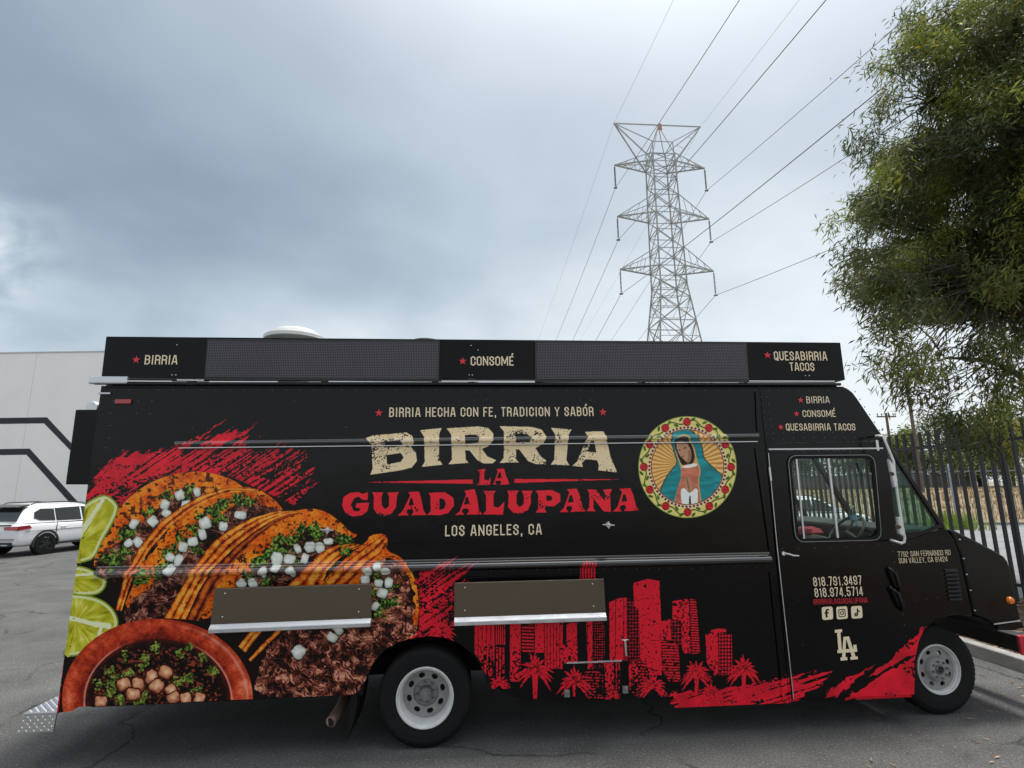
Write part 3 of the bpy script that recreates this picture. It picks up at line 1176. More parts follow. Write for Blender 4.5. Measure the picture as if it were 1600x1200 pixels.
# second taco
shell([(190, 955), (212, 905), (238, 862), (276, 822), (320, 782), (360, 760), (400, 762), (428, 778), (447, 801), (400, 806), (350, 815), (300, 850), (268, 900), (232, 950)], 5, 0.66)
meat([(225, 960), (240, 910), (270, 865), (310, 830), (350, 800), (385, 786), (430, 792), (446, 802), (420, 812), (380, 832), (330, 872), (290, 920), (262, 965)], 8, 0.8)
for a, b in ((262, 870), (270, 858), (282, 840), (300, 828), (318, 808), (335, 800), (350, 790), (372, 782), (388, 784), (256, 884), (246, 898), (310, 860), (340, 812), (226, 896), (220, 905)):
    blob(a, b, 13, a * 3 + b, 'herb')
blobs(z2([(1285, 150), (1270, 220), (1210, 265), (1400, 170), (1505, 100), (1145, 300), (1065, 365), (1115, 380), (1070, 442)]), 9.4, 'onion', 9)
# folded rim of the first taco
folds([(180, 953), (194, 903), (218, 854), (250, 816), (276, 796), (312, 776), (352, 762), (400, 764)],
      [(190, 955), (206, 905), (234, 858), (270, 818), (300, 796), (330, 780), (366, 768), (404, 768)], 1.6, 2)
# third taco: shell, filling
shell([(306, 970), (330, 925), (345, 896), (368, 868), (394, 838), (430, 810), (458, 799), (486, 794), (510, 799), (532, 815), (548, 832), (562, 836), (540, 846), (500, 846), (455, 868), (418, 905), (390, 935), (350, 960)], 11, 0.63, 0.04, 1, 5.4)
meat([(370, 925), (392, 890), (424, 856), (462, 830), (500, 822), (545, 838), (530, 850), (502, 866), (478, 890), (450, 916)], 12, 0.8)
for a, b in ((430, 852), (444, 846), (458, 842), (470, 830), (488, 826), (500, 828), (412, 874), (404, 880), (446, 860), (532, 842), (540, 846), (416, 906), (392, 900), (460, 876), (496, 836), (420, 864)):
    blob(a, b, 13, a * 5 + b, 'herb')
folds([(256, 966), (280, 925), (300, 890), (330, 850), (356, 830), (392, 810), (430, 799), (458, 798)],
      [(290, 968), (312, 920), (335, 886), (366, 856), (396, 832), (428, 812), (450, 803), (470, 800)], 2.7, 4)
folds([(292, 968), (314, 920), (337, 886), (368, 856), (398, 832), (430, 813), (452, 804), (470, 801)],
      [(310, 970), (332, 928), (350, 898), (374, 868), (400, 842), (434, 816), (456, 806), (474, 802)], 1.5, 14, ((0.14, 0.045, 0.03), (0.30, 0.09, 0.045), (0.58, 0.20, 0.06), (0.78, 0.38, 0.10)))
blobs(z4([(740, 630), (820, 620), (880, 625), (935, 585), (610, 690), (690, 695), (785, 690), (610, 745), (530, 775), (705, 770), (390, 850), (460, 850)]), 9.4, 'onion', 21)
# fourth taco on the right
shell([(470, 935), (500, 914), (522, 890), (544, 868), (574, 846), (578, 836), (602, 833), (607, 846), (602, 860), (630, 872), (646, 897), (653, 925), (655, 965), (648, 996), (626, 1000), (600, 960), (560, 925)], 15, 0.70)
meat([(560, 925), (580, 885), (604, 868), (628, 882), (643, 905), (648, 935), (647, 975), (632, 1000), (600, 1012), (575, 985), (540, 960)], 16, 1.05)
folds([(448, 917), (476, 888), (500, 864), (522, 852), (552, 849)], [(500, 917), (512, 892), (528, 874), (546, 862), (566, 852)], 2.4, 6)
folds([(500, 917), (524, 892), (548, 872), (575, 852), (596, 838)], [(540, 917), (556, 900), (576, 880), (596, 866), (606, 848)], 2.2, 8)
for a, b in ((590, 900), (600, 912), (612, 916), (616, 940), (592, 960), (596, 945), (586, 925), (540, 862)):
    blob(a, b, 11, a * 7 + b, 'herb')
blobs(z4([(1180, 770), (1240, 740), (1290, 770), (1160, 825), (1245, 845), (1310, 840), (1270, 910), (1225, 990)]), 8.8, 'onion', 33)
# shredded meat along the bottom and between
meat([(188, 965), (205, 938), (240, 912), (272, 912), (262, 940), (246, 965), (205, 985)], 18, 0.8, -20)
meat([(398, 1092), (402, 1050), (418, 1015), (440, 992), (480, 976), (540, 972), (590, 970), (655, 975), (652, 992), (626, 1004), (598, 1022), (576, 1050), (566, 1076), (556, 1090)], 20, 1.0, 40)
folds([(372, 1010), (388, 990), (402, 975)], [(384, 1020), (398, 1000), (420, 978)], 2, 12)
folds([(388, 1030), (412, 1004), (436, 980)], [(392, 1034), (420, 1006), (448, 980)], 1, 13)
blobs(z5([(875, 385), (665, 475), (912, 332)]), 10.5, 'onion', 41)


# limes
def lime(pts, rind, core, segs, seed):
    pts = smooth_poly(pts, 2)
    w = win(*bb(pts, 2))
    U, V = UU[w], VV[w]
    m = inside(pts, U, V)
    cx, cy = core
    ang = np.arctan2(V - cy, U - cx)
    n = vn(ang * 14, np.hypot(U - cx, V - cy) / 16, seed)
    n2 = fbm(U / 14, V / 14, seed + 3)
    k = np.clip(n * 0.6 + n2 * 0.75 - 0.15, 0, 1)
    put(w, m, ramp3(k, [(0.42, 0.43, 0.04), (0.62, 0.61, 0.08), (0.74, 0.72, 0.22), (0.84, 0.83, 0.45)]))
    # rind and pith follow the outline
    P = np.array(pts)
    Q = np.roll(P, -1, 0)
    d = np.full(U.shape, 1e9, np.float32)
    for (x0, y0), (x1, y1) in zip(P, Q):
        L = (x1 - x0) ** 2 + (y1 - y0) ** 2 + 1e-9
        t = np.clip(((U - x0) * (x1 - x0) + (V - y0) * (y1 - y0)) / L, 0, 1)
        d = np.minimum(d, np.hypot(U - x0 - t * (x1 - x0), V - y0 - t * (y1 - y0)))
    edge = U > rind
    put(w, m & edge & (d < 6.5), (0.80, 0.81, 0.58))
    put(w, m & edge & (d < 2.4), (0.47, 0.55, 0.09))
    for (x0, y0), (x1, y1), th in segs:
        L = (x1 - x0) ** 2 + (y1 - y0) ** 2
        t = np.clip(((U - x0) * (x1 - x0) + (V - y0) * (y1 - y0)) / L, 0, 1)
        dd = np.hypot(U - x0 - t * (x1 - x0), V - y0 - t * (y1 - y0)) + (vn(U / 5, V / 5, seed) - .5) * 1.6
        put(w, m & (dd < th), (0.84, 0.85, 0.68))


lime([(120, 800), (131, 788), (150, 776), (166, 772), (180, 782), (187, 794), (176, 820), (160, 846), (150, 870), (138, 878), (112, 882)], 126, (124, 850), [((160, 782), (140, 812), 3.0), ((140, 812), (122, 840), 4.2)], 3)
lime([(110, 884), (128, 884), (148, 892), (166, 904), (168, 912), (160, 926), (144, 932), (106, 930)], 118, (112, 905), [((112, 900), (150, 896), 2.0)], 5)
lime([(100, 928), (125, 928), (152, 933), (172, 945), (184, 962), (186, 980), (176, 1000), (152, 1016), (124, 1025), (94, 1028)], 108, (118, 972), [((104, 964), (150, 976), 3.6), ((150, 976), (170, 978), 4.5), ((158, 980), (152, 1008), 3.0)], 7)

# clay bowl of consome
_w = win(80, 955, 410, 1130)
U, V = UU[_w], VV[_w]
e = np.hypot((U - 246) / 149.0, (V - 1092) / 125.0)
ei = np.hypot((U - 247) / 117.0, (V - 1096) / 101.0)
nz = fbm(U / 12, V / 12, 61)
nf = vn(U / 2, V / 2, 63)
k = np.clip(0.55 - 0.9 * np.abs(e - 0.93) * 6 * 0.4 + (nz - .5) * 0.8 + (nf - .5) * 0.25 + 0.25 * np.clip((U - 300) / 90, 0, 1) + 0.2 * np.clip((150 - U) / 60, 0, 1), 0, 1)
clay = ramp3(k, [(0.26, 0.05, 0.03), (0.58, 0.15, 0.07), (0.77, 0.27, 0.14), (0.88, 0.48, 0.36)])
put(_w, e < 1.0, clay)
hl = np.exp(-((e - 0.945) / 0.016) ** 2) * np.clip((U - 265) / 60, 0, 1) * 0.7 * (0.5 + nz)
hl += np.exp(-((ei - 0.985) / 0.014) ** 2) * (np.clip((U - 290) / 40, 0, 1) + np.clip((205 - U) / 40, 0, 1)) * 0.85
blend(_w, np.clip(hl, 0, 0.85) * (e < 1), (0.86, 0.56, 0.50))
mi = ei < 0.97
kk = np.clip((ei - 0.80) / 0.16, 0, 1)
inner = ramp3(np.clip(kk * 0.8 + (nz - .5) * 0.4, 0, 1), [(0.06, 0.035, 0.035), (0.13, 0.04, 0.035), (0.34, 0.09, 0.06)])
put(_w, mi, inner)
bits = (vn(U / 4.5, V / 3.5, 71) * 0.6 + vn(U / 2, V / 2, 73) * 0.4)
put(_w, (ei < 0.86) & (bits > 0.60), ramp3(np.clip((bits - 0.6) * 4, 0, 1), [(0.22, 0.08, 0.05), (0.52, 0.24, 0.15)]))
put(_w, (ei < 0.86) & (vn(U / 7, V / 5, 77) > 0.82), (0.52, 0.20, 0.12))
for i, (x, y) in enumerate([(1040, 235), (1200, 260), (1300, 170), (1500, 215), (1570, 165), (905, 360), (830, 470), (920, 460), (910, 540), (1000, 600), (1070, 390), (1480, 450), (1195, 570), (1165, 620), (975, 415), (1180, 310),
                            (1700, 250), (1780, 360), (1640, 520), (1560, 420)]):
    blob(x / 5.333, 980 + y / 5.333, 9.5, 200 + i, 'herb_l')
for i, (x, y) in enumerate([(1030, 475), (1150, 480), (1110, 560), (1265, 415), (1380, 375), (1305, 490), (1430, 530), (1445, 590), (1550, 600), (840, 620), (1660, 600)]):
    blob(x / 5.333, 980 + y / 5.333, 10.5 if i < 6 else 9.5, 3 + i * 2, 'cube')

# --- main lettering -------------------------------------------------------------
CREAM = (0.865, 0.775, 0.62)


def L6(p):
    return [(540 + x / 3.478, 600 + y / 3.478) for x, y in p]


def sign_letters(lst, col, th, seed):
    for i, (outer, holes) in enumerate(lst):
        o = L6(outer)
        w = win(*bb(o, 2))
        U, V = UU[w], VV[w]
        m = inside(o, U, V)
        for h in holes:
            m &= ~inside(L6(h), U, V)
        big = fbm(U / 22, V / 13, seed)
        n = vn(U / 2.1, V / 1.7, seed + 3) * 0.55 + vn(U / 1.1, V / 1.0, seed + 5) * 0.45
        m &= ~(n > th - (big - 0.5) * 0.95)
        put(w, m, col)


sign_letters([
    ([(110, 294), (150, 280), (330, 264), (362, 283), (373, 318), (356, 344), (382, 370), (388, 420), (360, 455), (300, 470), (180, 488), (135, 494), (148, 460), (140, 330)],
     [[(212, 318), (296, 305), (305, 320), (296, 338), (214, 346)], [(222, 388), (300, 376), (316, 400), (300, 424), (226, 438)]]),
    ([(403, 252), (522, 240), (508, 275), (508, 410), (527, 440), (413, 452), (430, 425), (427, 290)], []),
    ([(548, 242), (720, 231), (775, 240), (803, 270), (800, 310), (775, 340), (740, 354), (770, 395), (818, 415), (800, 432), (750, 434), (715, 415), (672, 362), (650, 362), (652, 410), (668, 430), (558, 438), (578, 410), (573, 275)],
     [[(648, 278), (705, 276), (728, 290), (720, 320), (650, 326)]]),
    ([(835, 230), (1010, 234), (1065, 248), (1090, 285), (1075, 325), (1030, 350), (1060, 395), (1090, 418), (1085, 438), (1030, 436), (990, 420), (942, 357), (925, 357), (925, 410), (940, 427), (835, 430), (857, 405), (860, 260)],
     [[(925, 270), (985, 273), (1010, 290), (1000, 316), (925, 318)]]),
    ([(1115, 239), (1228, 248), (1210, 280), (1198, 415), (1215, 443), (1113, 439), (1132, 412), (1138, 275)], []),
    ([(1300, 260), (1400, 258), (1412, 280), (1438, 400), (1474, 482), (1370, 470), (1374, 442), (1364, 416), (1302, 410), (1282, 430), (1287, 452), (1230, 446), (1256, 422), (1314, 285)],
     [[(1333, 310), (1350, 310), (1360, 374), (1312, 368)]]),
], CREAM, 0.80, 5)
sign_letters([
    ([(715, 468), (762, 461), (752, 482), (752, 520), (775, 525), (788, 508), (785, 548), (712, 551), (725, 535), (728, 482)], []),
    ([(820, 463), (860, 460), (868, 490), (890, 546), (835, 549), (845, 537), (842, 526), (815, 528), (812, 538), (820, 546), (797, 548), (806, 535), (826, 478)], [[(832, 482), (842, 482), (848, 511), (822, 513)]]),
    ([(125, 534), (690, 519), (690, 543), (125, 536)], []),
    ([(915, 517), (1480, 518), (1480, 520), (915, 539)], []),
    ([(122, 588), (120, 630), (92, 630), (70, 612), (48, 622), (30, 655), (44, 690), (72, 692), (84, 676), (55, 672), (60, 648), (130, 645), (120, 690), (92, 713), (40, 721), (0, 703), (-18, 660), (-10, 615), (25, 592), (70, 588), (95, 598)], []),
    ([(145, 590), (207, 589), (197, 610), (197, 660), (215, 680), (235, 665), (237, 610), (226, 590), (290, 588), (280, 610), (275, 670), (250, 705), (210, 718), (170, 705), (152, 675), (155, 610)], []),
    ([(340, 588), (400, 585), (410, 620), (425, 690), (440, 712), (356, 714), (370, 695), (363, 681), (335, 683), (333, 698), (345, 713), (283, 716), (310, 690), (352, 605)], [[(352, 622), (362, 620), (372, 658), (342, 660)]]),
    ([(450, 592), (540, 588), (585, 618), (590, 660), (560, 700), (520, 712), (443, 713), (462, 692), (462, 612)], [[(510, 620), (535, 627), (545, 650), (535, 678), (510, 686)]]),
    ([(645, 580), (700, 571), (712, 610), (726, 688), (742, 708), (656, 710), (670, 692), (662, 676), (635, 679), (632, 695), (645, 710), (595, 713), (620, 690), (655, 600)], [[(652, 617), (664, 614), (674, 652), (643, 656)]]),
    ([(750, 583), (815, 582), (803, 600), (803, 665), (830, 672), (862, 640), (855, 711), (743, 709), (762, 690), (762, 605)], []),
    ([(875, 580), (940, 580), (928, 600), (928, 650), (945, 670), (968, 652), (965, 600), (955, 580), (1015, 581), (1005, 603), (1005, 650), (990, 685), (950, 706), (910, 701), (882, 670), (885, 603)], []),
    ([(1030, 580), (1120, 577), (1165, 598), (1166, 640), (1130, 666), (1085, 664), (1080, 680), (1092, 698), (1031, 699), (1045, 680), (1045, 600)], [[(1090, 605), (1118, 610), (1122, 622), (1115, 634), (1090, 636)]]),
    ([(1200, 573), (1255, 569), (1270, 605), (1287, 672), (1302, 692), (1218, 696), (1230, 679), (1225, 663), (1200, 665), (1197, 680), (1210, 696), (1159, 698), (1185, 672), (1214, 590)], [[(1215, 607), (1228, 604), (1238, 642), (1206, 645)]]),
    ([(1310, 573), (1360, 575), (1407, 638), (1407, 595), (1395, 575), (1447, 571), (1435, 595), (1440, 696), (1400, 693), (1345, 622), (1345, 675), (1356, 693), (1308, 691), (1322, 670), (1322, 595)], []),
    ([(1485, 570), (1545, 566), (1560, 600), (1577, 668), (1594, 688), (1508, 691), (1522, 673), (1515, 658), (1490, 661), (1487, 677), (1498, 693), (1449, 694), (1475, 668), (1500, 588)], [[(1505, 602), (1518, 599), (1528, 637), (1496, 641)]]),
], (0.86, 0.13, 0.19), 0.88, 25)


# --- round emblem: wreath of roses round a generic praying figure in a teal veil ---
def ZM(p):
    return [(980 + x / 6, 630 + y / 6) for x, y in p]


_w = win(988, 640, 1158, 820)
U, V = UU[_w], VV[_w]
ex, ey = (U - 1073.2) / 76.8, (V - 730.0) / 79.6
er = np.hypot(ex, ey)
ea = np.arctan2(ey, ex)
put(_w, er < 1.0, (0.45, 0.52, 0.22))
put(_w, er < 0.985, (0.83, 0.77, 0.46))
put(_w, (er < 0.80), (0.86, 0.78, 0.66))
dash = ((ea / (2 * math.pi) * 64) % 1) < 0.56
put(_w, (er < 0.795) & (er > 0.755) & dash, (0.36, 0.07, 0.06))
put(_w, (er < 0.745) & (er > 0.728), (0.45, 0.16, 0.10))
rayk = (np.arctan2(V - 728, U - 1068) / (2 * math.pi) * 46)
rw = ((rayk + (fbm(U / 18, V / 18, 5) - .5) * 0.8) % 1)
rc = ramp3(np.clip(0.15 + 0.8 * np.abs(rw - .5) * 2 - 0.25 * np.clip(0.5 - er, 0, 1), 0, 1), [(0.60, 0.36, 0.14), (0.83, 0.60, 0.29), (0.93, 0.80, 0.55)])
put(_w, er < 0.728, rc)
vine = np.abs(er - (0.89 + 0.045 * np.sin(ea * 12))) < 0.012
put(_w, vine, (0.20, 0.27, 0.08))
for i in range(48):
    a = i / 48 * 2 * math.pi
    rr = 0.89 + (0.052 if i % 2 else -0.048)
    lx, ly = math.cos(a) * rr, math.sin(a) * rr
    ca, sa = math.cos(a + 0.9 * (1 if i % 2 else -1)), math.sin(a + 0.9 * (1 if i % 2 else -1))
    px_ = (ex - lx) * ca + (ey - ly) * sa
    py_ = -(ex - lx) * sa + (ey - ly) * ca
    put(_w, (px_ / 0.052) ** 2 + (py_ / 0.026) ** 2 < 1, (0.22, 0.36, 0.10) if i % 3 else (0.30, 0.44, 0.13))
for i in range(12):
    a = i / 12 * 2 * math.pi + math.pi / 2
    lx, ly = math.cos(a) * 0.885, math.sin(a) * 0.885
    d = np.hypot(ex - lx, ey - ly)
    put(_w, d < 0.082, (0.50, 0.07, 0.09))
    put(_w, (d < 0.074) & (np.sin(d * 120 + np.arctan2(ey - ly, ex - lx) * 2) > -0.2), (0.80, 0.15, 0.19))
FIG = er < 0.727


def fig(pts, col, sm=1, shade=0.0, seed=1):
    p = smooth_poly(ZM(pts), sm)
    m = inside(p, U, V) & FIG
    if shade:
        k = 1 + (vn(U / 14, V / 4, seed) - .5) * shade
        put(_w, m, np.clip(np.asarray(col, np.float32)[None, None, :] * k[..., None], 0, 1))
    else:
        put(_w, m, col)


GOLD = (0.78, 0.60, 0.32)
TEAL = (0.10, 0.50, 0.52)
fig([(400, 330), (420, 270), (500, 235), (580, 245), (650, 290), (700, 400), (715, 520), (800, 600), (905, 690), (870, 980), (300, 980), (300, 820), (340, 720), (400, 630), (465, 560), (430, 470)], (0.20, 0.16, 0.12))
fig([(408, 330), (425, 276), (500, 242), (576, 250), (644, 296), (694, 404), (708, 522), (790, 602), (900, 692), (862, 980), (310, 980), (308, 822), (348, 724), (408, 634), (472, 562), (438, 470)], TEAL, 1, 0.30, 3)
fig([(440, 370), (470, 300), (560, 296), (620, 400), (650, 540), (690, 640), (660, 720), (700, 980), (420, 980), (470, 780), (505, 690), (490, 580), (450, 480)], GOLD)
fig([(432, 372), (470, 318), (560, 310), (612, 420), (634, 540), (560, 600), (505, 585), (462, 480)], (0.13, 0.09, 0.07))
fig([(500, 590), (560, 570), (650, 570), (676, 640), (650, 720), (690, 980), (430, 980), (462, 800), (508, 690)], (0.73, 0.42, 0.33), 1, 0.25, 7)
fig([(448, 392), (482, 352), (552, 366), (594, 450), (598, 520), (566, 566), (528, 534), (480, 488)], (0.70, 0.52, 0.40))
fig([(560, 440), (594, 450), (600, 520), (570, 570), (552, 560), (566, 500)], (0.58, 0.40, 0.30))
fig([(472, 436), (494, 440), (492, 448), (470, 445)], (0.25, 0.15, 0.10))
fig([(520, 420), (550, 414), (552, 424), (522, 430)], (0.25, 0.15, 0.10))
fig([(500, 500), (524, 494), (526, 504), (504, 509)], (0.55, 0.25, 0.20))
fig([(505, 590), (560, 580), (648, 560), (652, 592), (560, 612), (508, 606)], (0.90, 0.88, 0.82))
fig([(490, 815), (530, 790), (580, 850), (640, 790), (660, 830), (650, 980), (510, 980)], (0.88, 0.88, 0.85))
fig([(574, 870), (590, 870), (592, 980), (572, 980)], (0.16, 0.13, 0.12))
fig([(526, 750), (548, 690), (570, 690), (600, 740), (606, 820), (580, 845), (548, 820)], (0.69, 0.49, 0.37))
fig([(548, 690), (556, 690), (582, 845), (574, 845)], (0.40, 0.25, 0.18))
del U, V, e, ei, nz, nf, k, clay, ex, ey, er, ea, rw, rayk, rc, FIG

PRINT = bpy.data.images.new('wrap_print', NX, NZ, alpha=False, float_buffer=False)
PRINT.colorspace_settings.name = 'sRGB'
_px = np.ones((NZ, NX, 4), np.float32)
_px[..., :3] = np.clip(np.where(IMG.max(-1, keepdims=True) > 0.2, IMG * 1.10 + 0.01, IMG), 0, 0.97)
PRINT.pixels.foreach_set(_px.ravel())
PRINT.update()
PRINT.pack()
del _px, _XX, _ZZ, _q0, _q1, _q2


def wrap_mat(coat=0.0):
    m, t, b = new_mat('printed_vinyl_wrap' if not coat else 'printed_glossy_moulding')
    b.inputs['Coat Weight'].default_value = coat
    b.inputs['Coat Roughness'].default_value = 0.10
    b.inputs['Coat IOR'].default_value = 1.9
    uv = t.nodes.new('ShaderNodeUVMap')
    uv.uv_map = 'UVMap'
    im = t.nodes.new('ShaderNodeTexImage')
    im.image = PRINT
    im.extension = 'EXTEND'
    t.links.new(uv.outputs[0], im.inputs[0])
    t.links.new(im.outputs[0], b.inputs['Base Color'])
    c = t.nodes.new('ShaderNodeTexCoord')
    n = t.nodes.new('ShaderNodeTexNoise')
    n.inputs['Scale'].default_value = 2.2
    n.inputs['Detail'].default_value = 4
    t.links.new(c.outputs['Object'], n.inputs['Vector'])
    r = t.nodes.new('ShaderNodeMapRange')
    r.inputs[3].default_value = 0.08
    r.inputs[4].default_value = 0.26
    t.links.new(n.outputs['Fac'], r.inputs[0])
    t.links.new(r.outputs[0], b.inputs['Roughness'])
    bp = t.nodes.new('ShaderNodeBump')
    bp.inputs['Strength'].default_value = 0.20
    bp.inputs['Distance'].default_value = 0.03
    t.links.new(n.outputs['Fac'], bp.inputs['Height'])
    t.links.new(bp.outputs[0], b.inputs['Normal'])
    b.inputs['Specular IOR Level'].default_value = 0.22
    return m


M['wrap'] = wrap_mat()
M['wrap_gloss'] = wrap_mat(1.0)
# ------------------------------------------------------------------ ground
def sheet(name, poly, z, mat, thick=0.0, sub=None):
    b = MB()
    b.prism(poly, z - 0.02, z, axis='Z')
    o = b.build(name, mat)
    tag(o, kind='structure')
    return o


sheet('ground', [(-900, -300), (900, -300), (900, 1500), (-900, 1500)], -0.06, M['dirt'])
sheet('parking_lot', [(-70, -25), (6.30, -25), (6.30, 48), (-70, 48)], 0.0, M['asphalt'])
sheet('planting_bed', [(6.46, -25), (9.75, -25), (9.75, 48), (6.46, 48)], 0.10, M['mulchbed'])
sheet('driveway', [(9.75, 3.0), (60, 3.0), (60, 26.2), (9.75, 26.2)], 0.02, M['asphalt2'])
# kerb in cast lengths
kerb = MB()
kerb.box(6.30, 6.455, -25, 3.15, -0.1, 0.15)
for i in range(7):
    kerb.box(6.30, 6.455, 3.16 + i * 3.0, 3.16 + i * 3.0 + 2.99, -0.1, 0.15)
kerb.box(6.30, 6.455, 24.17, 48, -0.1, 0.15)
tag(kerb.build('kerb', M['concrete'], bevel=0.015), kind='structure')
# dry field rising behind the far fence
gx, gy = np.meshgrid(np.linspace(-10, 110, 81), np.linspace(26.3, 82, 46))
gz = 1.2 * np.clip((gy - 27) / 45.0, 0, 1) + 0.12 * (np.sin(gx * .7 + gy * .31) + np.sin(gx * .23 - gy * .9)) * np.clip((gy - 27) / 8, 0, 1) * 0.6
nx_, ny_ = gx.shape[1], gx.shape[0]
idx = np.arange(nx_ * ny_).reshape(ny_, nx_)
F4 = np.stack([idx[:-1, :-1], idx[:-1, 1:], idx[1:, 1:], idx[1:, :-1]], -1).reshape(-1, 4)
o = raw_mesh('dry_field', np.stack([gx, gy, gz], -1).reshape(-1, 3), F4, M['earth'])
tag(o, kind='structure')


def blades(name, cx, cy, cz, n, hmin, hmax, wid, mat, tints, lean=0.5):
    h = RNG.uniform(hmin, hmax, n)
    a = RNG.uniform(0, 2 * math.pi, n)
    l = RNG.uniform(0, lean, n) * h
    base = np.stack([cx, cy, cz], 1)
    side = np.stack([-np.sin(a), np.cos(a), np.zeros(n)], 1) * wid
    tip = base + np.stack([np.cos(a) * l, np.sin(a) * l, h], 1)
    V = np.stack([base - side, base + side, tip], 1).reshape(-1, 3)
    F = np.arange(3 * n).reshape(n, 3)
    t = np.array(tints)[RNG.integers(0, len(tints), n)] * RNG.uniform(0.7, 1.25, (n, 1))
    c = np.concatenate([np.repeat(t, 3, 0), np.ones((3 * n, 1))], 1)
    return raw_mesh(name, V, F, mat, None, c)


n = 16000
bx = RNG.uniform(8, 75, n)
by = RNG.uniform(27, 68, n)
o = blades('dry_grass', bx, by, 1.2 * np.clip((by - 27) / 45, 0, 1) - 0.05, n, 0.15, 0.55, 0.035, M['straw'], [(1, 1, 1), (0.8, 0.75, 0.7), (1.15, 1.05, 0.8)])
tag(o, kind='stuff')
# mulch chips on the bed beside the kerb
n = 5200
cxs = RNG.uniform(6.5, 9.6, n)
cys = RNG.uniform(3.0, 14.0, n)
ang = RNG.uniform(0, 2 * math.pi, n)
ln = RNG.uniform(0.02, 0.07, n)
wd = RNG.uniform(0.008, 0.02, n)
tz = RNG.uniform(-0.015, 0.02, n)
dirv = np.stack([np.cos(ang), np.sin(ang), tz / ln * 0.5], 1)
sidev = np.stack([-np.sin(ang), np.cos(ang), RNG.uniform(-.5, .5, n)], 1)
c0 = np.stack([cxs, cys, 0.112 + RNG.uniform(0, 0.03, n)], 1)
V = np.stack([c0 - dirv * ln[:, None] - sidev * wd[:, None], c0 + dirv * ln[:, None] - sidev * wd[:, None], c0 + dirv * ln[:, None] + sidev * wd[:, None], c0 - dirv * ln[:, None] + sidev * wd[:, None]], 1).reshape(-1, 3)
t = np.array([(1, 1, 1), (0.6, 0.55, 0.55), (1.6, 1.5, 1.4), (0.9, 0.7, 0.6)])[RNG.integers(0, 4, n)]
o = raw_mesh('mulch_chips', V, np.arange(4 * n).reshape(n, 4), M['mulch'], None, np.concatenate([np.repeat(t, 4, 0), np.ones((4 * n, 1))], 1))
tag(o, kind='stuff')
# fallen leaves and twigs on the tarmac near the kerb
n = 260
cxs = 6.2 - np.abs(RNG.normal(0, 1.5, n))
cys = RNG.uniform(3.2, 8.5, n)
ang = RNG.uniform(0, 2 * math.pi, n)
ln = RNG.uniform(0.015, 0.055, n)
wd = RNG.uniform(0.003, 0.009, n)
dirv = np.stack([np.cos(ang), np.sin(ang), np.zeros(n)], 1)
sidev = np.stack([-np.sin(ang), np.cos(ang), np.zeros(n)], 1)
c0 = np.stack([cxs, cys, 0.006 + RNG.uniform(0, 0.01, n)], 1)
V = np.stack([c0 - dirv * ln[:, None], c0 - sidev * wd[:, None], c0 + dirv * ln[:, None], c0 + sidev * wd[:, None] + np.array((0, 0, .004))], 1).reshape(-1, 3)
t = np.array([(1.2, 1.1, 1.0), (0.7, 0.65, 0.6), (1.7, 1.65, 1.5), (1.0, 0.95, 0.75)])[RNG.integers(0, 4, n)]
o = raw_mesh('leaf_litter', V, np.arange(4 * n).reshape(n, 4), M['mulch'], None, np.concatenate([np.repeat(t, 4, 0), np.ones((4 * n, 1))], 1))
tag(o, kind='stuff')

# ------------------------------------------------------------------ food truck
T = empty('food_truck', (0.9, 6.2, 0), 'black food truck wrapped with tacos, red brush strokes and a red skyline', 'food truck')


def arc_pts(cx, cy, rx, ry, a0, a1, n):
    return [(cx + rx * math.cos(R(a0 + (a1 - a0) * i / n)), cy - ry * math.sin(R(a0 + (a1 - a0) * i / n))) for i in range(n + 1)]


# side wall (outline surveyed, with the rear wheel arch cut out)
arch = [(563, 1080), (572, 1060), (582, 1037), (602, 1015), (627, 1002), (653, 995.5), (673, 994), (698, 997), (720, 1007), (740, 1024), (753, 1043), (763, 1067), (769, 1076)]
side = PP([(158.4, 603), (1186.5, 605), (1233.5, 1098.5), (1055, 1106), (1048, 1100), (1043.5, 1088), (925, 1094), (817, 1097), (810, 1094), (802, 1076.5)] + arch[::-1] + [(556, 1085.5), (357, 1093.8), (175, 1103), (122, 1104.5), (112, 1111), (88.5, 1114)])
MB().prism(side, YF, YF + 0.035).build('side_wall', M['wrap'], T)
# inner wheel housing behind the arch
hous = MB()
ap = PP(arch)
va = [(x, YF + 0.036, z) for x, z in ap] + [(x, YF + 0.85, z + 0.0) for x, z in ap]
m_ = len(ap)
hous.add(va, [(i, i + 1, i + 1 + m_, i + m_) for i in range(m_ - 1)])
xa_, xb_ = ap[0][0], ap[-1][0]
hous.add([(xa_ - 0.1, YF + 0.86, 0.40), (xb_ + 0.1, YF + 0.86, 0.40), (xb_ + 0.1, YF + 0.86, 1.05), (xa_ - 0.1, YF + 0.86, 1.05)], [(0, 1, 2, 3)])
hous.build('wheel_housing', M['void'], T)
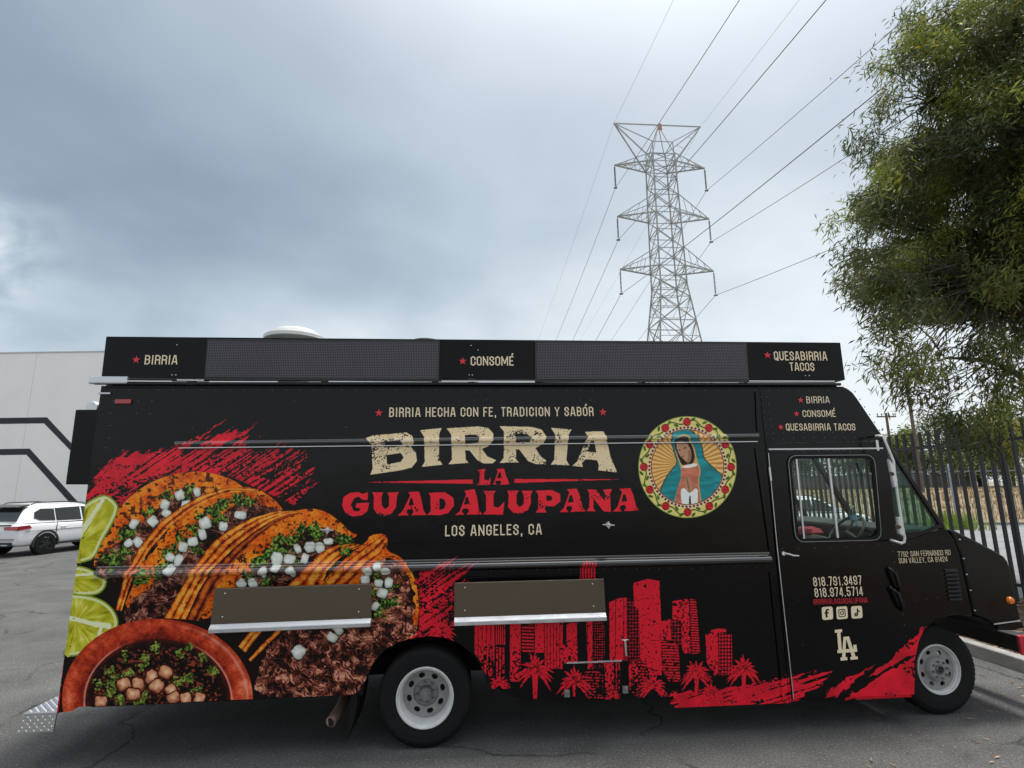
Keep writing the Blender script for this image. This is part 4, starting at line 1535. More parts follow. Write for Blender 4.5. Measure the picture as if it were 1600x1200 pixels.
# main box: roof, far wall, rear wall, floor, bulkhead
ztop = PY(158, 603)[1]
XR, XB = -3.275, 2.84
MB().box(XR, 3.72, YF + 0.04, YB, ztop - 0.03, ztop + 0.02).build('roof', M['black'], T, bevel=0.012)
fw = MB()
fw.box(XR, XB, YB - 0.04, YB, 0.30, ztop - 0.035)
fw.build('far_wall', M['black'], T)
MB().box(XR, XR + 0.04, YF + 0.04, YB - 0.045, 0.44, ztop - 0.035).build('rear_wall', M['black'], T)
MB().box(XB - 0.04, XB, YF + 0.04, YB - 0.045, 0.5, ztop - 0.035).build('bulkhead', M['void'], T)
MB().box(XR + 0.05, XB - 0.05, YF + 0.9, YB - 0.1, 0.60, 0.66).build('floor', M['void'], T)
MB().box(-3.2, 5.0, YF + 0.62, YF + 0.72, 0.42, 0.58).build('chassis_beam', M['void'], T)
MB().box(-3.2, 5.0, YB - 0.72, YB - 0.62, 0.42, 0.58).build('chassis_beam', M['void'], T)
MB().box(-0.47, -0.25, YF + 0.3, YB - 0.3, 0.30, 0.50).build('axle', M['void'], T)
MB().box(4.35, 4.55, YF + 0.35, YB - 0.35, 0.30, 0.46).build('axle', M['void'], T)
MB().box(-3.1, -0.9, YF + 0.10, YF + 0.16, 0.42, 0.62).build('side_beam', M['void'], T)
MB().box(0.3, 2.7, YF + 0.12, YB - 0.2, 0.34, 0.60).build('tank', M['void'], T)


# top edge of the wall: gutter rail and rivets
for (u0, v0, u1, v1, w_, yo) in ((160, 594.5, 1306, 595.5, 0.020, -0.010), (150, 599.5, 1311, 601.2, 0.026, -0.022), (165, 605.3, 1318, 605.6, 0.012, -0.006)):
    a, b = PY(u0, v0), PY(u1, v1)
    MB().bar((a[0], YF + yo, a[1]), (b[0], YF + yo, b[1]), w_).build('gutter_rail', M['black_paint'], T, bevel=0.004)
g = MB()
a, b = PY(143, 595), PY(195, 595.5)
g.box(a[0], a[0] + 0.33, YF - 0.045, YF - 0.014, a[1] - 0.035, a[1] + 0.035)
g.build('rail_end', M['alu'], T, bevel=0.012)
for a_, b_ in (((176, 596.4), (272, 597)), ((280, 595.0), (322, 595.4)), ((330, 597.5), (436, 597.6)), ((515, 597.4), (675, 597.6)), ((690, 596.8), (835, 597)), ((845, 597.5), (1000, 597.7)), ((1010, 597.5), (1160, 597.7)), ((1165, 596.5), (1300, 596.8))):
    a, b = PY(*a_), PY(*b_)
    MB().bar((a[0], YF - 0.036, a[1]), (b[0], YF - 0.036, b[1]), 0.010).build('bright_strip', M['alu'], T)


def rivet_line(mb, p0, p1, step, r=0.0075, yo=0.0):
    a, b = PY(*p0), PY(*p1)
    L = math.hypot(b[0] - a[0], b[1] - a[1])
    n_ = max(int(L / step), 1)
    for i in range(n_ + 1):
        x = a[0] + (b[0] - a[0]) * i / n_
        z = a[1] + (b[1] - a[1]) * i / n_
        y = YF + yo
        k = 6
        ring = [(x + r * math.cos(2 * math.pi * j / k), y, z + r * math.sin(2 * math.pi * j / k)) for j in range(k)]
        top = [(x + r * .55 * math.cos(2 * math.pi * j / k), y - r * 0.7, z + r * .55 * math.sin(2 * math.pi * j / k)) for j in range(k)]
        mb.add(ring + top, [(j, (j + 1) % k, k + (j + 1) % k, k + j) for j in range(k)] + [tuple(range(2 * k - 1, k - 1, -1))], True)


rv = MB()
rivet_line(rv, (180, 609.7), (1178, 609.8), 0.122)
rivet_line(rv, (1200, 609.8), (1326, 610), 0.10)
rivet_line(rv, (1208, 676.5), (1362, 675.5), 0.098)
rivet_line(rv, (1208, 685.2), (1366, 683.5), 0.098)
for u in range(0, 6):
    rivet_line(rv, (1189 + u * 1.8, 620 + u * 11.5), (1199 + u * 1.6, 620.5 + u * 11.5), 0.058)
rivet_line(rv, (1336, 612), (1374, 672), 0.075)
rivet_line(rv, (1230, 706.5), (1376, 706), 0.14, yo=-0.004)
rivet_line(rv, (1390, 712), (1414, 842), 0.10, yo=-0.004)
rivet_line(rv, (1394, 862), (1418, 1010), 0.09, yo=-0.004)
rivet_line(rv, (1222, 858), (1420, 850), 0.15, yo=-0.004)
rivet_line(rv, (1412, 940), (1482, 932), 0.10)
rivet_line(rv, (178, 626), (182, 626), 0.1)
for p in ((172, 646), (213, 646), (234, 646), (216, 627), (237, 627), (172, 665), (170, 685), (165, 700), (460, 627), (740, 625), (760, 625), (905, 625), (922, 625), (850, 663), (300, 668), (540, 668)):
    rivet_line(rv, p, (p[0] + 1, p[1]), 0.5, 0.006)
rivet_line(rv, (640, 893), (1198, 886.5), 0.10, 0.006)
rivet_line(rv, (175, 902), (620, 894), 0.13, 0.006)
rivet_line(rv, (1062, 1101), (1228, 1094), 0.20, 0.008)
rivet_line(rv, (140, 760), (110, 1010), 0.20, 0.006)
rivet_line(rv, (1238, 870), (1262, 1080), 0.35, 0.006, -0.004)
tag(rv.build('rivets', M['rivet'], T), kind='stuff')

# seams of the lower panels: thin cover strips
for a_, b_ in (((1181, 612), (1183.5, 674)), ((1180, 700), (1203, 862)), ((1203, 893), (1224, 1096))):
    a, b = PY(*a_), PY(*b_)
    MB().bar((a[0], YF - 0.004, a[1]), (b[0], YF - 0.004, b[1]), 0.022).build('seam_strip', M['wrap'], T, bevel=0.003)
st = MB()
a, b = PY(150, 912), PY(1200, 890.5)
st.bar((a[0], YF - 0.002, a[1]), (b[0], YF - 0.002, b[1]), 0.010)
st.build('seam_strip', M['wrap'], T, bevel=0.003)

# long moulding along the side
def moulding(name, pa, pb, prof, mat, ybase=YF):
    """prof: list of (outward, up) ; runs from photo point pa to pb (its lower edge)"""
    a, b = PY(*pa), PY(*pb)
    n_ = len(prof)
    vs_ = [(a[0], ybase - o_, a[1] + u_) for o_, u_ in prof] + [(b[0], ybase - o_, b[1] + u_) for o_, u_ in prof]
    fs = [(i, i + 1, i + 1 + n_, i + n_) for i in range(n_ - 1)] + [tuple(range(n_)), tuple(range(2 * n_ - 1, n_ - 1, -1))]
    mb = MB()
    mb.add(vs_, fs, True)
    return mb.build(name, mat, T, angle=50)


hr = [(0.0, 0.0), (0.024, 0.004), (0.042, 0.018), (0.052, 0.036), (0.050, 0.050), (0.036, 0.066), (0.014, 0.076), (0.010, 0.080), (0.012, 0.096), (0.010, 0.104), (0.0, 0.107)]
moulding('rub_rail', (150, 905), (1203, 880.5), hr, M['wrap_gloss'])
moulding('awning_rail', (275, 697), (1184, 684.5), [(0.0, 0.0), (0.030, 0.002), (0.034, 0.010), (0.034, 0.034), (0.028, 0.042), (0.0, 0.044)], M['wrap_gloss'])
moulding('awning_lip', (282, 700.9), (1181, 690.9), [(0.0, 0.0), (0.022, 0.0), (0.022, 0.007), (0.0, 0.008)], M['alu'], YF - 0.013)

# two serving hatch leaves below the awning rail
def hatch(pl):
    return MB().prism(PP(pl, YF - 0.012), YF - 0.013, YF - 0.001).build('serving_hatch', M['wrap'], T, bevel=0.003)


hatch([(283, 702.5), (749, 697), (746, 847), (285, 854)])
hatch([(751.5, 697), (1177, 692.5), (1191, 833), (748.5, 846.8)])


def t_handle(u, v):
    x, z = PY(u, v, YF - 0.03)
    mb = MB()
    mb.lathe([(0.0, -0.014), (0.022, -0.014), (0.030, -0.002), (0.032, 0.016)], (x, YF - 0.03, z), 14)
    h = MB()
    mb.tube([(x - 0.055, YF - 0.05, z + 0.004), (x - 0.01, YF - 0.062, z + 0.002), (x + 0.055, YF - 0.05, z - 0.004)], [0.006, 0.010, 0.006], 8)
    mb.tube([(x, YF - 0.05, z + 0.03), (x, YF - 0.05, z - 0.03)], 0.007, 6)
    return mb.build('hatch_latch', M['chrome'], T)


t_handle(950, 820)
t_handle(512, 828)

# fold-down serving shelves (folded), stainless
def shelf(tl, tr, br, bl):
    o1, o2 = 0.115, 0.075
    TL, TR = PY(*tl, YF - o1), PY(*tr, YF - o1)
    BR, BL = PY(*br, YF - o2), PY(*bl, YF - o2)
    mb = MB()
    q = [(TL[0], YF - o1, TL[1]), (TR[0], YF - o1, TR[1]), (BR[0], YF - o2, BR[1]), (BL[0], YF - o2, BL[1])]
    q2 = [(p[0], p[1] + 0.022, p[2] + 0.004) for p in q]
    mb.add(q + q2, [(0, 1, 2, 3), (7, 6, 5, 4), (0, 4, 5, 1), (1, 5, 6, 2), (2, 6, 7, 3), (3, 7, 4, 0)])
    s = mb.build('serving_shelf', M['stainless'], T, bevel=0.003)
    lip = MB()
    p, r_ = q[3], q[2]
    v_ = []
    for a_ in (p, r_):
        v_ += [(a_[0], a_[1] - 0.001, a_[2]), (a_[0], a_[1] - 0.034, a_[2] - 0.030), (a_[0], a_[1] - 0.034, a_[2] - 0.062), (a_[0], a_[1] + 0.03, a_[2] - 0.062), (a_[0], a_[1] + 0.03, a_[2])]
    lip.add(v_, [(0, 1, 6, 5), (1, 2, 7, 6), (2, 3, 8, 7), (3, 4, 9, 8), (4, 3, 2, 1, 0), (5, 6, 7, 8, 9)])
    lip.build('shelf_lip', M['alu'], s, bevel=0.004)
    for fu, fv in ((0.07, 0.14), (0.92, 0.14), (0.07, 0.80), (0.92, 0.80)):
        a_ = Vector(q[0]).lerp(Vector(q[1]), fu)
        b_ = Vector(q[3]).lerp(Vector(q[2]), fu)
        c_ = a_.lerp(b_, fv)
        MB().lathe([(0.0, -0.007), (0.006, -0.006), (0.009, 0.0)], (c_.x, c_.y - 0.001, c_.z), 8).build('bolt', M['chrome'], s)
    for f in (0.08, 0.92):
        a_ = Vector(q[0]).lerp(Vector(q[1]), f)
        b_ = Vector(q[3]).lerp(Vector(q[2]), f)
        MB().box(a_.x - 0.015, a_.x + 0.015, a_.y + 0.024, YF - 0.001, a_.z - 0.05, a_.z - 0.01).build('bracket', M['black_plastic'], s)
        MB().box(b_.x - 0.015, b_.x + 0.015, b_.y + 0.03, YF - 0.001, b_.z - 0.02, b_.z + 0.03).build('bracket', M['black_plastic'], s)
    return s


shelf((335.5, 920), (580.5, 912.5), (580, 966), (328.5, 976))
shelf((710, 911), (943.5, 904.5), (946.5, 957), (709.5, 965))

# roof sign board with two dot-matrix screens
sb = PP([(168, 526.5), (1311, 536), (1318.6, 594.2), (160.4, 590.6)])
MB().prism(sb, YF - 0.02, YF + 0.14).build('sign_board', M['black'], T, bevel=0.004)


def screen(tl, tr, br, bl):
    pl = PP([tl, tr, br, bl], YF - 0.04)
    s = MB().prism(pl, YF - 0.045, YF - 0.022).build('screen_frame', M['black_plastic'], T, bevel=0.004)
    cx = sum(p[0] for p in pl) / 4
    cz = sum(p[1] for p in pl) / 4
    inn = [(cx + (p[0] - cx) * 0.985, cz + (p[1] - cz) * 0.88) for p in pl]
    MB().prism(inn, YF - 0.050, YF - 0.0455).build('led_screen', M['led'], s)
    return s


screen((324, 529.8), (687.5, 532), (686, 596.5), (319, 593.5))
screen((835.5, 532.3), (1166.5, 535), (1170.5, 597), (836, 597))
for u in (508, 680, 737, 1002, 1160, 300):
    x, z = PY(u, 597)
    MB().box(x - 0.03, x + 0.03, YF - 0.034, YF + 0.02, z - 0.03, z + 0.03).build('sign_bracket', M['black_plastic'], T)
for u, v in ((277, 539), (269, 586), (275, 586), (736, 540), (747, 547), (733, 586), (738, 586), (1258, 587), (1264, 587)):
    x, z = PY(u, v, YF - 0.02)
    MB().lathe([(0.0, -0.006), (0.005, -0.005), (0.007, 0.0)], (x, YF - 0.0205, z), 6).build('sign_screw', M['alu'], T)

# roof vents
def roof_vent(u0, u1, vtop, y, mat, prof):
    xa, za = PY(u0, vtop, y)
    xb, zb = PY(u1, vtop, y)
    r_ = (xb - xa) / 2
    c_ = ((xa + xb) / 2, y, 0)
    mb = MB()
    mb.lathe([(r_ * a_, b_) for a_, b_ in prof(za)] if False else [(r_ * a_, za + b_) for a_, b_ in prof], c_, 36, axis='Z')
    mb.lathe([(r_ * 0.55, ztop), (r_ * 0.55, za - 0.1)], c_, 20, axis='Z')
    return mb.build('roof_vent', mat, T)


roof_vent(415, 508, 516, 5.75, M['ventw'], [(0.0, 0.0), (0.45, -0.002), (0.66, -0.012), (0.70, -0.03), (0.70, -0.045), (0.86, -0.052), (0.88, -0.075), (1.0, -0.085), (1.0, -0.12), (0.9, -0.14), (0.5, -0.14)])
roof_vent(640, 690, 531, 5.75, M['trim'], [(0.0, 0.0), (0.5, -0.004), (0.85, -0.015), (1.0, -0.03), (1.0, -0.05), (0.5, -0.06)])

# rear end: equipment box, lamp, tread-plate step
bx0 = PY(118, 640, YF + 0.10)
bx1 = PY(103, 757, YF + 0.10)
MB().prism([(bx0[0], bx0[1]), (XR - 0.002, bx0[1]), (XR - 0.002, bx1[1]), (bx0[0], bx1[1])], YF + 0.10, YF + 1.5).build('rear_box', M['black'], T, bevel=0.008)
x, z = PY(147, 636, YF + 0.2)
MB().lathe([(0.0, -0.02), (0.05, -0.02), (0.06, 0.0), (0.06, 0.05)], (x - 0.01, YF + 0.2, z - 0.005), 16).build('rear_lamp', M['alu'], T)
a, b = PY(181.5, 624), PY(206, 631.5)
MB().box(a[0], b[0], YF - 0.018, YF - 0.001, b[1], a[1]).build('marker_lamp', M['lens_red'], T, bevel=0.006)
a, b = PY(155, 613.5), PY(174, 616.5)
MB().box(a[0], b[0], YF - 0.02, YF - 0.001, b[1], a[1]).build('corner_bracket', M['alu'], T, bevel=0.004)

xs0 = PY(35, 1114, YF + 0.02)
step = MB()
sx0, sx1 = -3.565, -3.312
step.box(sx0, sx1, YF + 0.02, YB - 0.1, 0.405, 0.425)
fp = [(-3.565, 0.404), (-3.312, 0.404), (-3.322, 0.278), (-3.60, 0.278)]
step.prism(fp, YF + 0.02, YF + 0.035)
sb_ = step.build('rear_step', M['plate'], T, bevel=0.003)
dp = MB()                                     # raised lugs of the tread plate
for i in range(9):
    for j in range(60):
        x = sx0 + 0.016 + i * 0.028
        y = YF + 0.05 + j * 0.028
        if x > sx1 - 0.01:
            continue
        s_ = 0.010 * (1 if (i + j) % 2 else -1)
        dp.add([(x - 0.010, y - s_, 0.4252), (x, y, 0.4285), (x + 0.010, y + s_, 0.4252), (x - s_ * 0.25, y + 0.003, 0.4252), (x + s_ * 0.25, y - 0.003, 0.4252)], [(0, 1, 3), (1, 2, 3), (0, 4, 1), (1, 4, 2)])
for i in range(10):
    for j in range(5):
        x = -3.585 + i * 0.028 + (0.0 if j % 2 else 0.006)
        z = 0.292 + j * 0.025
        if x < -3.6 + (z - 0.278) * 0.28 + 0.012 or x > -3.328:
            continue
        s_ = 0.009 * (1 if (i + j) % 2 else -1)
        dp.add([(x - 0.009, YF + 0.0198, z - s_), (x, YF + 0.0165, z), (x + 0.009, YF + 0.0198, z + s_), (x, YF + 0.0198, z + 0.003), (x, YF + 0.0198, z - 0.003)], [(0, 1, 3), (1, 2, 3), (0, 4, 1), (1, 4, 2)])
tag(dp.build('tread_lugs', M['chrome'], sb_), kind='stuff')

# exhaust and mud flap
x, z = PY(517, 1128, YF + 0.10)
ex_ = MB()
ex_.tube([(x, YF + 0.10, z), (x + 0.03, YF + 0.25, z + 0.03), (x + 0.05, YF + 0.6, z + 0.09), (x + 0.06, YF + 1.0, z + 0.10)], 0.045, 18)
e1 = ex_.build('exhaust_pipe', M['rust'], T)
MB().tube([(x - 0.003, YF + 0.096, z - 0.001), (x - 0.006, YF + 0.092, z - 0.002)], 0.036, 18).build('pipe_mouth', M['void'], e1)
mf = MB()
fl = [(548, 1086), (558, 1086), (558, 1100), (553, 1125), (545, 1152), (541, 1162), (543, 1140), (546, 1115)]
pts = [PY(u, v, YF + 0.06) for u, v in fl]
mf.prism(pts, YF + 0.06, YF + 0.60)
mf.build('mud_flap', M['rubber'], T)

# latches and small fittings on the skirt
for u, v in ((885.5, 1083), (976.5, 1077)):
    x, z = PY(u, v)
    mb = MB()
    mb.box(x - 0.025, x + 0.025, YF - 0.016, YF - 0.001, z - 0.03, z + 0.03)
    mb.box(x - 0.018, x + 0.018, YF - 0.03, YF - 0.017, z + 0.004, z + 0.026)
    mb.build('skirt_latch', M['hub'], T, bevel=0.004)
x0_, z0_ = PY(885, 1035.5)
x1_, z1_ = PY(971, 1032)
mb = MB()
mb.bar((x0_, YF - 0.004, z0_), (x1_, YF - 0.004, z1_), 0.012)
mb.build('skirt_trim', M['alu'], T)
x0_, z0_ = PY(976, 1000)
x1_, z1_ = PY(978, 1024)
mb = MB()
mb.tube([(x0_, YF - 0.012, z0_), (x1_, YF - 0.012, z1_)], 0.011, 10)
mb.tube([(x0_ - 0.03, YF - 0.012, z0_ + 0.004), (x0_ + 0.03, YF - 0.012, z0_ + 0.004)], 0.006, 8)
mb.build('slide_bolt', M['chrome'], T)
MB().tube([(x1_, YF - 0.006, z1_), PY(975, 1070)[:1] + (YF - 0.006,) + PY(975, 1070)[1:]], 0.003, 6).build('bolt_rod', M['black_paint'], T)


# ------------------------------------------------------------------ wheels
def ringpoly(cx, cz, r, n_):
    return [(cx + r * math.cos(2 * math.pi * i / n_), cz + r * math.sin(2 * math.pi * i / n_)) for i in range(n_)]


def oval(cx, cz, ang, rt, rr, n_=12):
    ca, sa = math.cos(ang), math.sin(ang)
    return [(cx + ca * rr * math.cos(2 * math.pi * i / n_) - sa * rt * math.sin(2 * math.pi * i / n_), cz + sa * rr * math.cos(2 * math.pi * i / n_) + ca * rt * math.sin(2 * math.pi * i / n_)) for i in range(n_)]


def truck_wheel(X, Yface, Z, dish, steer=0.0, sgn=1):
    """outer face at Yface; sgn=1 faces the camera side (-y)"""
    c = (X, Yface, Z)

    def fin(mb):
        if sgn < 0:
            mb.v = [(p[0], 2 * Yface - p[1], p[2]) for p in mb.v]
        if steer:
            mb.rotz((X, Yface + 0.1 * sgn, Z), steer)
        return mb
    kr = 0.94 if dish else 0.855             # rim size against the tyre
    fr_ = lambda r_: 0.4 - (0.4 - r_) * (0.4 - 0.25 * kr) / 0.15
    ty = MB()
    ty.lathe([(fr_(r_) if r_ < 0.4 else r_, y_) for r_, y_ in [(0.250, 0.016), (0.262, 0.012), (0.285, 0.004), (0.315, -0.002), (0.345, 0.001), (0.352, -0.001), (0.362, 0.004), (0.380, 0.012), (0.393, 0.026), (0.3995, 0.045), (0.4, 0.075), (0.394, 0.078), (0.394, 0.086), (0.4, 0.089),
              (0.4, 0.120), (0.394, 0.123), (0.394, 0.131), (0.4, 0.134), (0.3995, 0.17), (0.392, 0.19), (0.37, 0.205), (0.25, 0.20)]], c, 56)
    for i in range(56):                       # shoulder blocks of the tread
        a_ = 2 * math.pi * (i + .5) / 56
        p = [(r_, y_) for r_, y_ in ((0.388, 0.018), (0.402, 0.044), (0.402, 0.06), (0.39, 0.05))]
        vs_ = []
        for da in (-0.036, 0.036):
            vs_ += [(X + r_ * math.cos(a_ + da), Yface + y_, Z + r_ * math.sin(a_ + da)) for r_, y_ in p]
        ty.add(vs_, [(0, 1, 5, 4), (1, 2, 6, 5), (0, 3, 2, 1), (4, 5, 6, 7)])
    w_ = fin(ty).build('wheel', M['rubber'], T)
    def shr(mb):
        mb.v = [(X + (p[0] - X) * kr, p[1], Z + (p[2] - Z) * kr) for p in mb.v]
        return mb
    rm = MB()
    if dish:
        rm.lathe([(0.262, 0.012), (0.260, 0.0), (0.252, -0.003), (0.244, 0.004), (0.240, 0.016), (0.230, 0.022), (0.226, 0.05), (0.222, 0.055), (0.216, 0.12), (0.212, 0.132)], c, 56)
        fin(shr(rm)).build('rim', M['rim'], w_)
        dk = MB()
        holes = [oval(X + 0.158 * math.cos(a_), Z + 0.158 * math.sin(a_), a_, 0.031, 0.023) for a_ in [2 * math.pi * (i + .33) / 8 for i in range(8)]]
        dk.prism(ringpoly(X, Z, 0.213, 48), Yface + 0.128, Yface + 0.142, [ringpoly(X, Z, 0.118, 32)] + holes)
        dk.lathe([(0.118, 0.128), (0.114, 0.134), (0.110, 0.150), (0.0, 0.152)], c, 32)
        fin(shr(dk)).build('wheel_disc', M['rim_grey'], w_)
        hb = MB()
        hb.lathe([(0.062, 0.15), (0.060, 0.085), (0.052, 0.075), (0.038, 0.074), (0.036, 0.068), (0.012, 0.066), (0.0, 0.066)], c, 24)
        for i in range(8):
            a_ = 2 * math.pi * i / 8 + 0.2
            hb.lathe([(0.0, 0.070), (0.006, 0.070), (0.0065, 0.08)], (X + 0.045 * math.cos(a_), Yface, Z + 0.045 * math.sin(a_)), 6)
        fin(shr(hb)).build('hub', M['hub'], w_)
        lug_r, lug_y = 0.088, 0.115
    else:
        rm.lathe([(0.262, 0.012), (0.260, 0.0), (0.252, -0.003), (0.245, 0.004), (0.242, 0.018), (0.232, 0.024), (0.228, 0.05), (0.220, 0.058), (0.212, 0.06)], c, 56)
        fin(shr(rm)).build('rim', M['rim'], w_)
        dk = MB()
        holes = [oval(X + 0.172 * math.cos(a_), Z + 0.172 * math.sin(a_), a_, 0.030, 0.023) for a_ in [2 * math.pi * (i + .45) / 8 for i in range(8)]]
        dk.prism(ringpoly(X, Z, 0.224, 48), Yface + 0.046, Yface + 0.060, [ringpoly(X, Z, 0.132, 32)] + holes)
        dk.lathe([(0.134, 0.046), (0.126, 0.022), (0.116, 0.004), (0.110, -0.002), (0.056, -0.004), (0.05, 0.0), (0.048, 0.05), (0.0, 0.05)], c, 40)
        fin(shr(dk)).build('wheel_disc', M['rim_grey'], w_)
        hb = MB()
        hb.lathe([(0.050, 0.0), (0.050, -0.012), (0.044, -0.016), (0.040, -0.012), (0.040, 0.04), (0.0, 0.042)], c, 24)
        fin(shr(hb)).build('hub', M['hub'], w_)
        lug_r, lug_y = 0.086, -0.026
    for i in range(8):
        a_ = 2 * math.pi * (i + .2) / 8
        lg = MB()
        lg.lathe([(0.0, lug_y), (0.010, lug_y), (0.012, lug_y + 0.004), (0.012, lug_y + 0.024), (0.016, lug_y + 0.026)], (X + lug_r * math.cos(a_), Yface, Z + lug_r * math.sin(a_)), 6)
        fin(shr(lg)).build('lug_nut', M['hub'], w_)
    dr = MB()
    dr.lathe([(0.20, 0.16), (0.0, 0.161)], c, 24)
    fin(shr(dr)).build('brake_drum', M['void'], w_)
    return w_


truck_wheel(-0.362, 5.105, 0.400, True)
inner = MB()
inner.lathe([(0.25, 0.0), (0.36, 0.0), (0.39, 0.02), (0.40, 0.05), (0.40, 0.16), (0.38, 0.20), (0.25, 0.20)], (-0.362, 5.36, 0.40), 40)
inner.build('inner_tyre', M['rubber'], T)
truck_wheel(4.462, 5.235, 0.400, False, R(1.5))
truck_wheel(-0.362, YB - 0.02, 0.400, True, 0, -1)
truck_wheel(4.462, YB - 0.15, 0.400, False, R(1.5), -1)

# ------------------------------------------------------------------ cab
# lintel panel with the menu, above the door
lint = PP([(1187, 606), (1312, 604), (1322, 606.5), (1331, 613), (1338, 622), (1378.5, 682), (1376, 689), (1201, 692.5), (1195.8, 692.5)])
MB().prism(lint, YF - 0.003, YF + 0.03).build('cab_upper_panel', M['wrap'], T, bevel=0.003)
# post between box and door
post = PP([(1195.6, 694), (1199.2, 703), (1236.5, 1096), (1234.2, 1098.3), (1222, 960), (1203, 760)])
MB().prism(post, YF - 0.002, YF + 0.03).build('door_post', M['wrap'], T)
MB().prism(PP([(1196.5, 693), (1377, 689.5), (1384.5, 702.3), (1199.8, 703.8)]), YF - 0.001, YF + 0.03).build('door_header', M['wrap'], T)
# drip rail above the door
moulding('door_drip_rail', (1199, 703.2), (1377, 701.6), [(0.0, 0.0), (0.026, 0.0), (0.026, 0.012), (0.0, 0.014)], M['alu'])
a, b = PY(1366, 688), PY(1369, 704)
MB().box(a[0], a[0] + 0.025, YF - 0.02, YF - 0.001, b[1], a[1]).build('drip_rail_end', M['alu'], T)


def rrect(tl, tr, br, bl, r_, n_=6, Y=YF):
    q = [Vector((*PY(*p, Y), 0)).to_2d() for p in (tl, tr, br, bl)]
    out = []
    for i in range(4):
        p0, p1, p2 = q[i - 1], q[i], q[(i + 1) % 4]
        d0, d1 = (p0 - p1).normalized(), (p2 - p1).normalized()
        s0, s1 = p1 + d0 * r_, p1 + d1 * r_
        for k_ in range(n_ + 1):
            t_ = k_ / n_
            out.append(tuple(s0 * (1 - t_) ** 2 + p1 * 2 * t_ * (1 - t_) + s1 * t_ ** 2))
    return out


door_out = PP([(1200.2, 704.5), (1385, 703), (1428, 1084.5), (1240, 1092.5)])
win_hole = rrect((1231, 713.5), (1362, 712.5), (1374, 842), (1243.5, 845.5), 0.085)
door = MB().prism(door_out, YF - 0.006, YF + 0.028, [win_hole]).build('cab_door', M['wrap'], T)
# rubber surround and panes
wo = rrect((1227.5, 710), (1366, 709), (1378, 845.5), (1240, 849), 0.105)
wi = rrect((1234.5, 717), (1359, 716), (1370.5, 838.5), (1247, 842), 0.07)
MB().prism(wo, YF - 0.016, YF - 0.0065, [wi]).build('window_seal', M['rubber'], door)
fo = rrect((1229, 711.5), (1364.5, 710.5), (1376.2, 843.8), (1241.6, 847.2), 0.097)
fi = rrect((1229.8, 712.3), (1363.7, 711.3), (1375.4, 843.0), (1242.4, 846.4), 0.092)
MB().prism(fo, YF - 0.0185, YF - 0.0165, [fi]).build('window_bead', M['bead'], door)
MB().prism(win_hole, YF + 0.006, YF + 0.011).build('door_glass', M['glass'], door)
for (u0, v0, u1, v1, wd_) in ((1243.5, 716, 1256, 844, 0.018), (1293, 715, 1308.5, 842, 0.022)):
    a, b = PY(u0, v0, YF), PY(u1, v1, YF)
    MB().bar((a[0], YF - 0.002, a[1]), (b[0], YF - 0.002, b[1]), wd_).build('window_bar', M['alu'], door, bevel=0.004)
dl = MB()
for (u0, v0, u1, v1, wd_) in ((1199.6, 708, 1213, 852, 0.006), (1213, 852, 1239, 1092, 0.007)):
    a, b = PY(u0, v0), PY(u1, v1)
    dl.bar((a[0], YF - 0.010, a[1]), (b[0], YF - 0.010, b[1]), wd_)
a, b = PY(1200.6, 730), PY(1203.2, 751)
dl.bar((a[0], YF - 0.013, a[1]), (b[0], YF - 0.013, b[1]), 0.016)
dl.build('door_edge_trim', M['alu'], door)
x, z = PY(1222.5, 864.5)
mb = MB()
mb.lathe([(0.0, -0.018), (0.018, -0.018), (0.024, -0.006), (0.024, 0.0)], (x, YF - 0.007, z), 14)
mb.tube([(x, YF - 0.03, z + 0.004), (x + 0.04, YF - 0.04, z - 0.004), (x + 0.075, YF - 0.04, z - 0.016), (x + 0.135, YF - 0.035, z - 0.022)], [0.012, 0.011, 0.009, 0.008], 8)
mb.build('door_handle', M['chrome'], door)
# recessed step below the door
stp = PP([(1240, 1093.2), (1428, 1085.2), (1428, 1091), (1330, 1096), (1240, 1098)])
MB().prism(stp, YF + 0.03, YF + 0.30).build('entry_step', M['wrap'], T)
# quarter window
qw_out = PP([(1385.4, 689), (1380, 684), (1473, 822.5), (1476, 826), (1440, 834.5), (1428, 839), (1401, 845)])
q_in = PP([(1379.8, 694.5), (1383.3, 694.3), (1466.8, 818.5), (1440.5, 829), (1397, 833)])
MB().prism(PP([(1376.5, 690.5), (1381.5, 686.5), (1474.8, 823.6), (1441, 835), (1429, 840.5), (1399, 845.5)]), YF - 0.004, YF + 0.028, [q_in]).build('quarter_frame', M['black_paint'], T, bevel=0.002)
qg = MB().prism(q_in, YF + 0.008, YF + 0.012).build('quarter_glass', M['glass_q'], T)
# cowl panel with front wheel arch
cowl = PP([(1399.4, 846.3), (1429.3, 841.2), (1441.4, 835.8), (1475.6, 824.6), (1489, 842), (1498, 866), (1519, 962), (1504, 960), (1494, 959.6), (1480, 961), (1465, 966), (1452, 975), (1443, 985), (1435, 1003), (1429.5, 1030), (1428.2, 1084)])
MB().prism(cowl, YF - 0.003, YF + 0.03).build('cowl_panel', M['wrap'], T, bevel=0.003)
for a_, b_ in (((1449, 843.5), (1489, 845.5)), ((1449, 853), (1490, 851.5))):
    a, b = PY(*a_), PY(*b_)
    MB().bar((a[0], YF - 0.008, a[1]), (b[0], YF - 0.008, b[1]), 0.010).build('panel_crease', M['black_paint'], T, bevel=0.003)
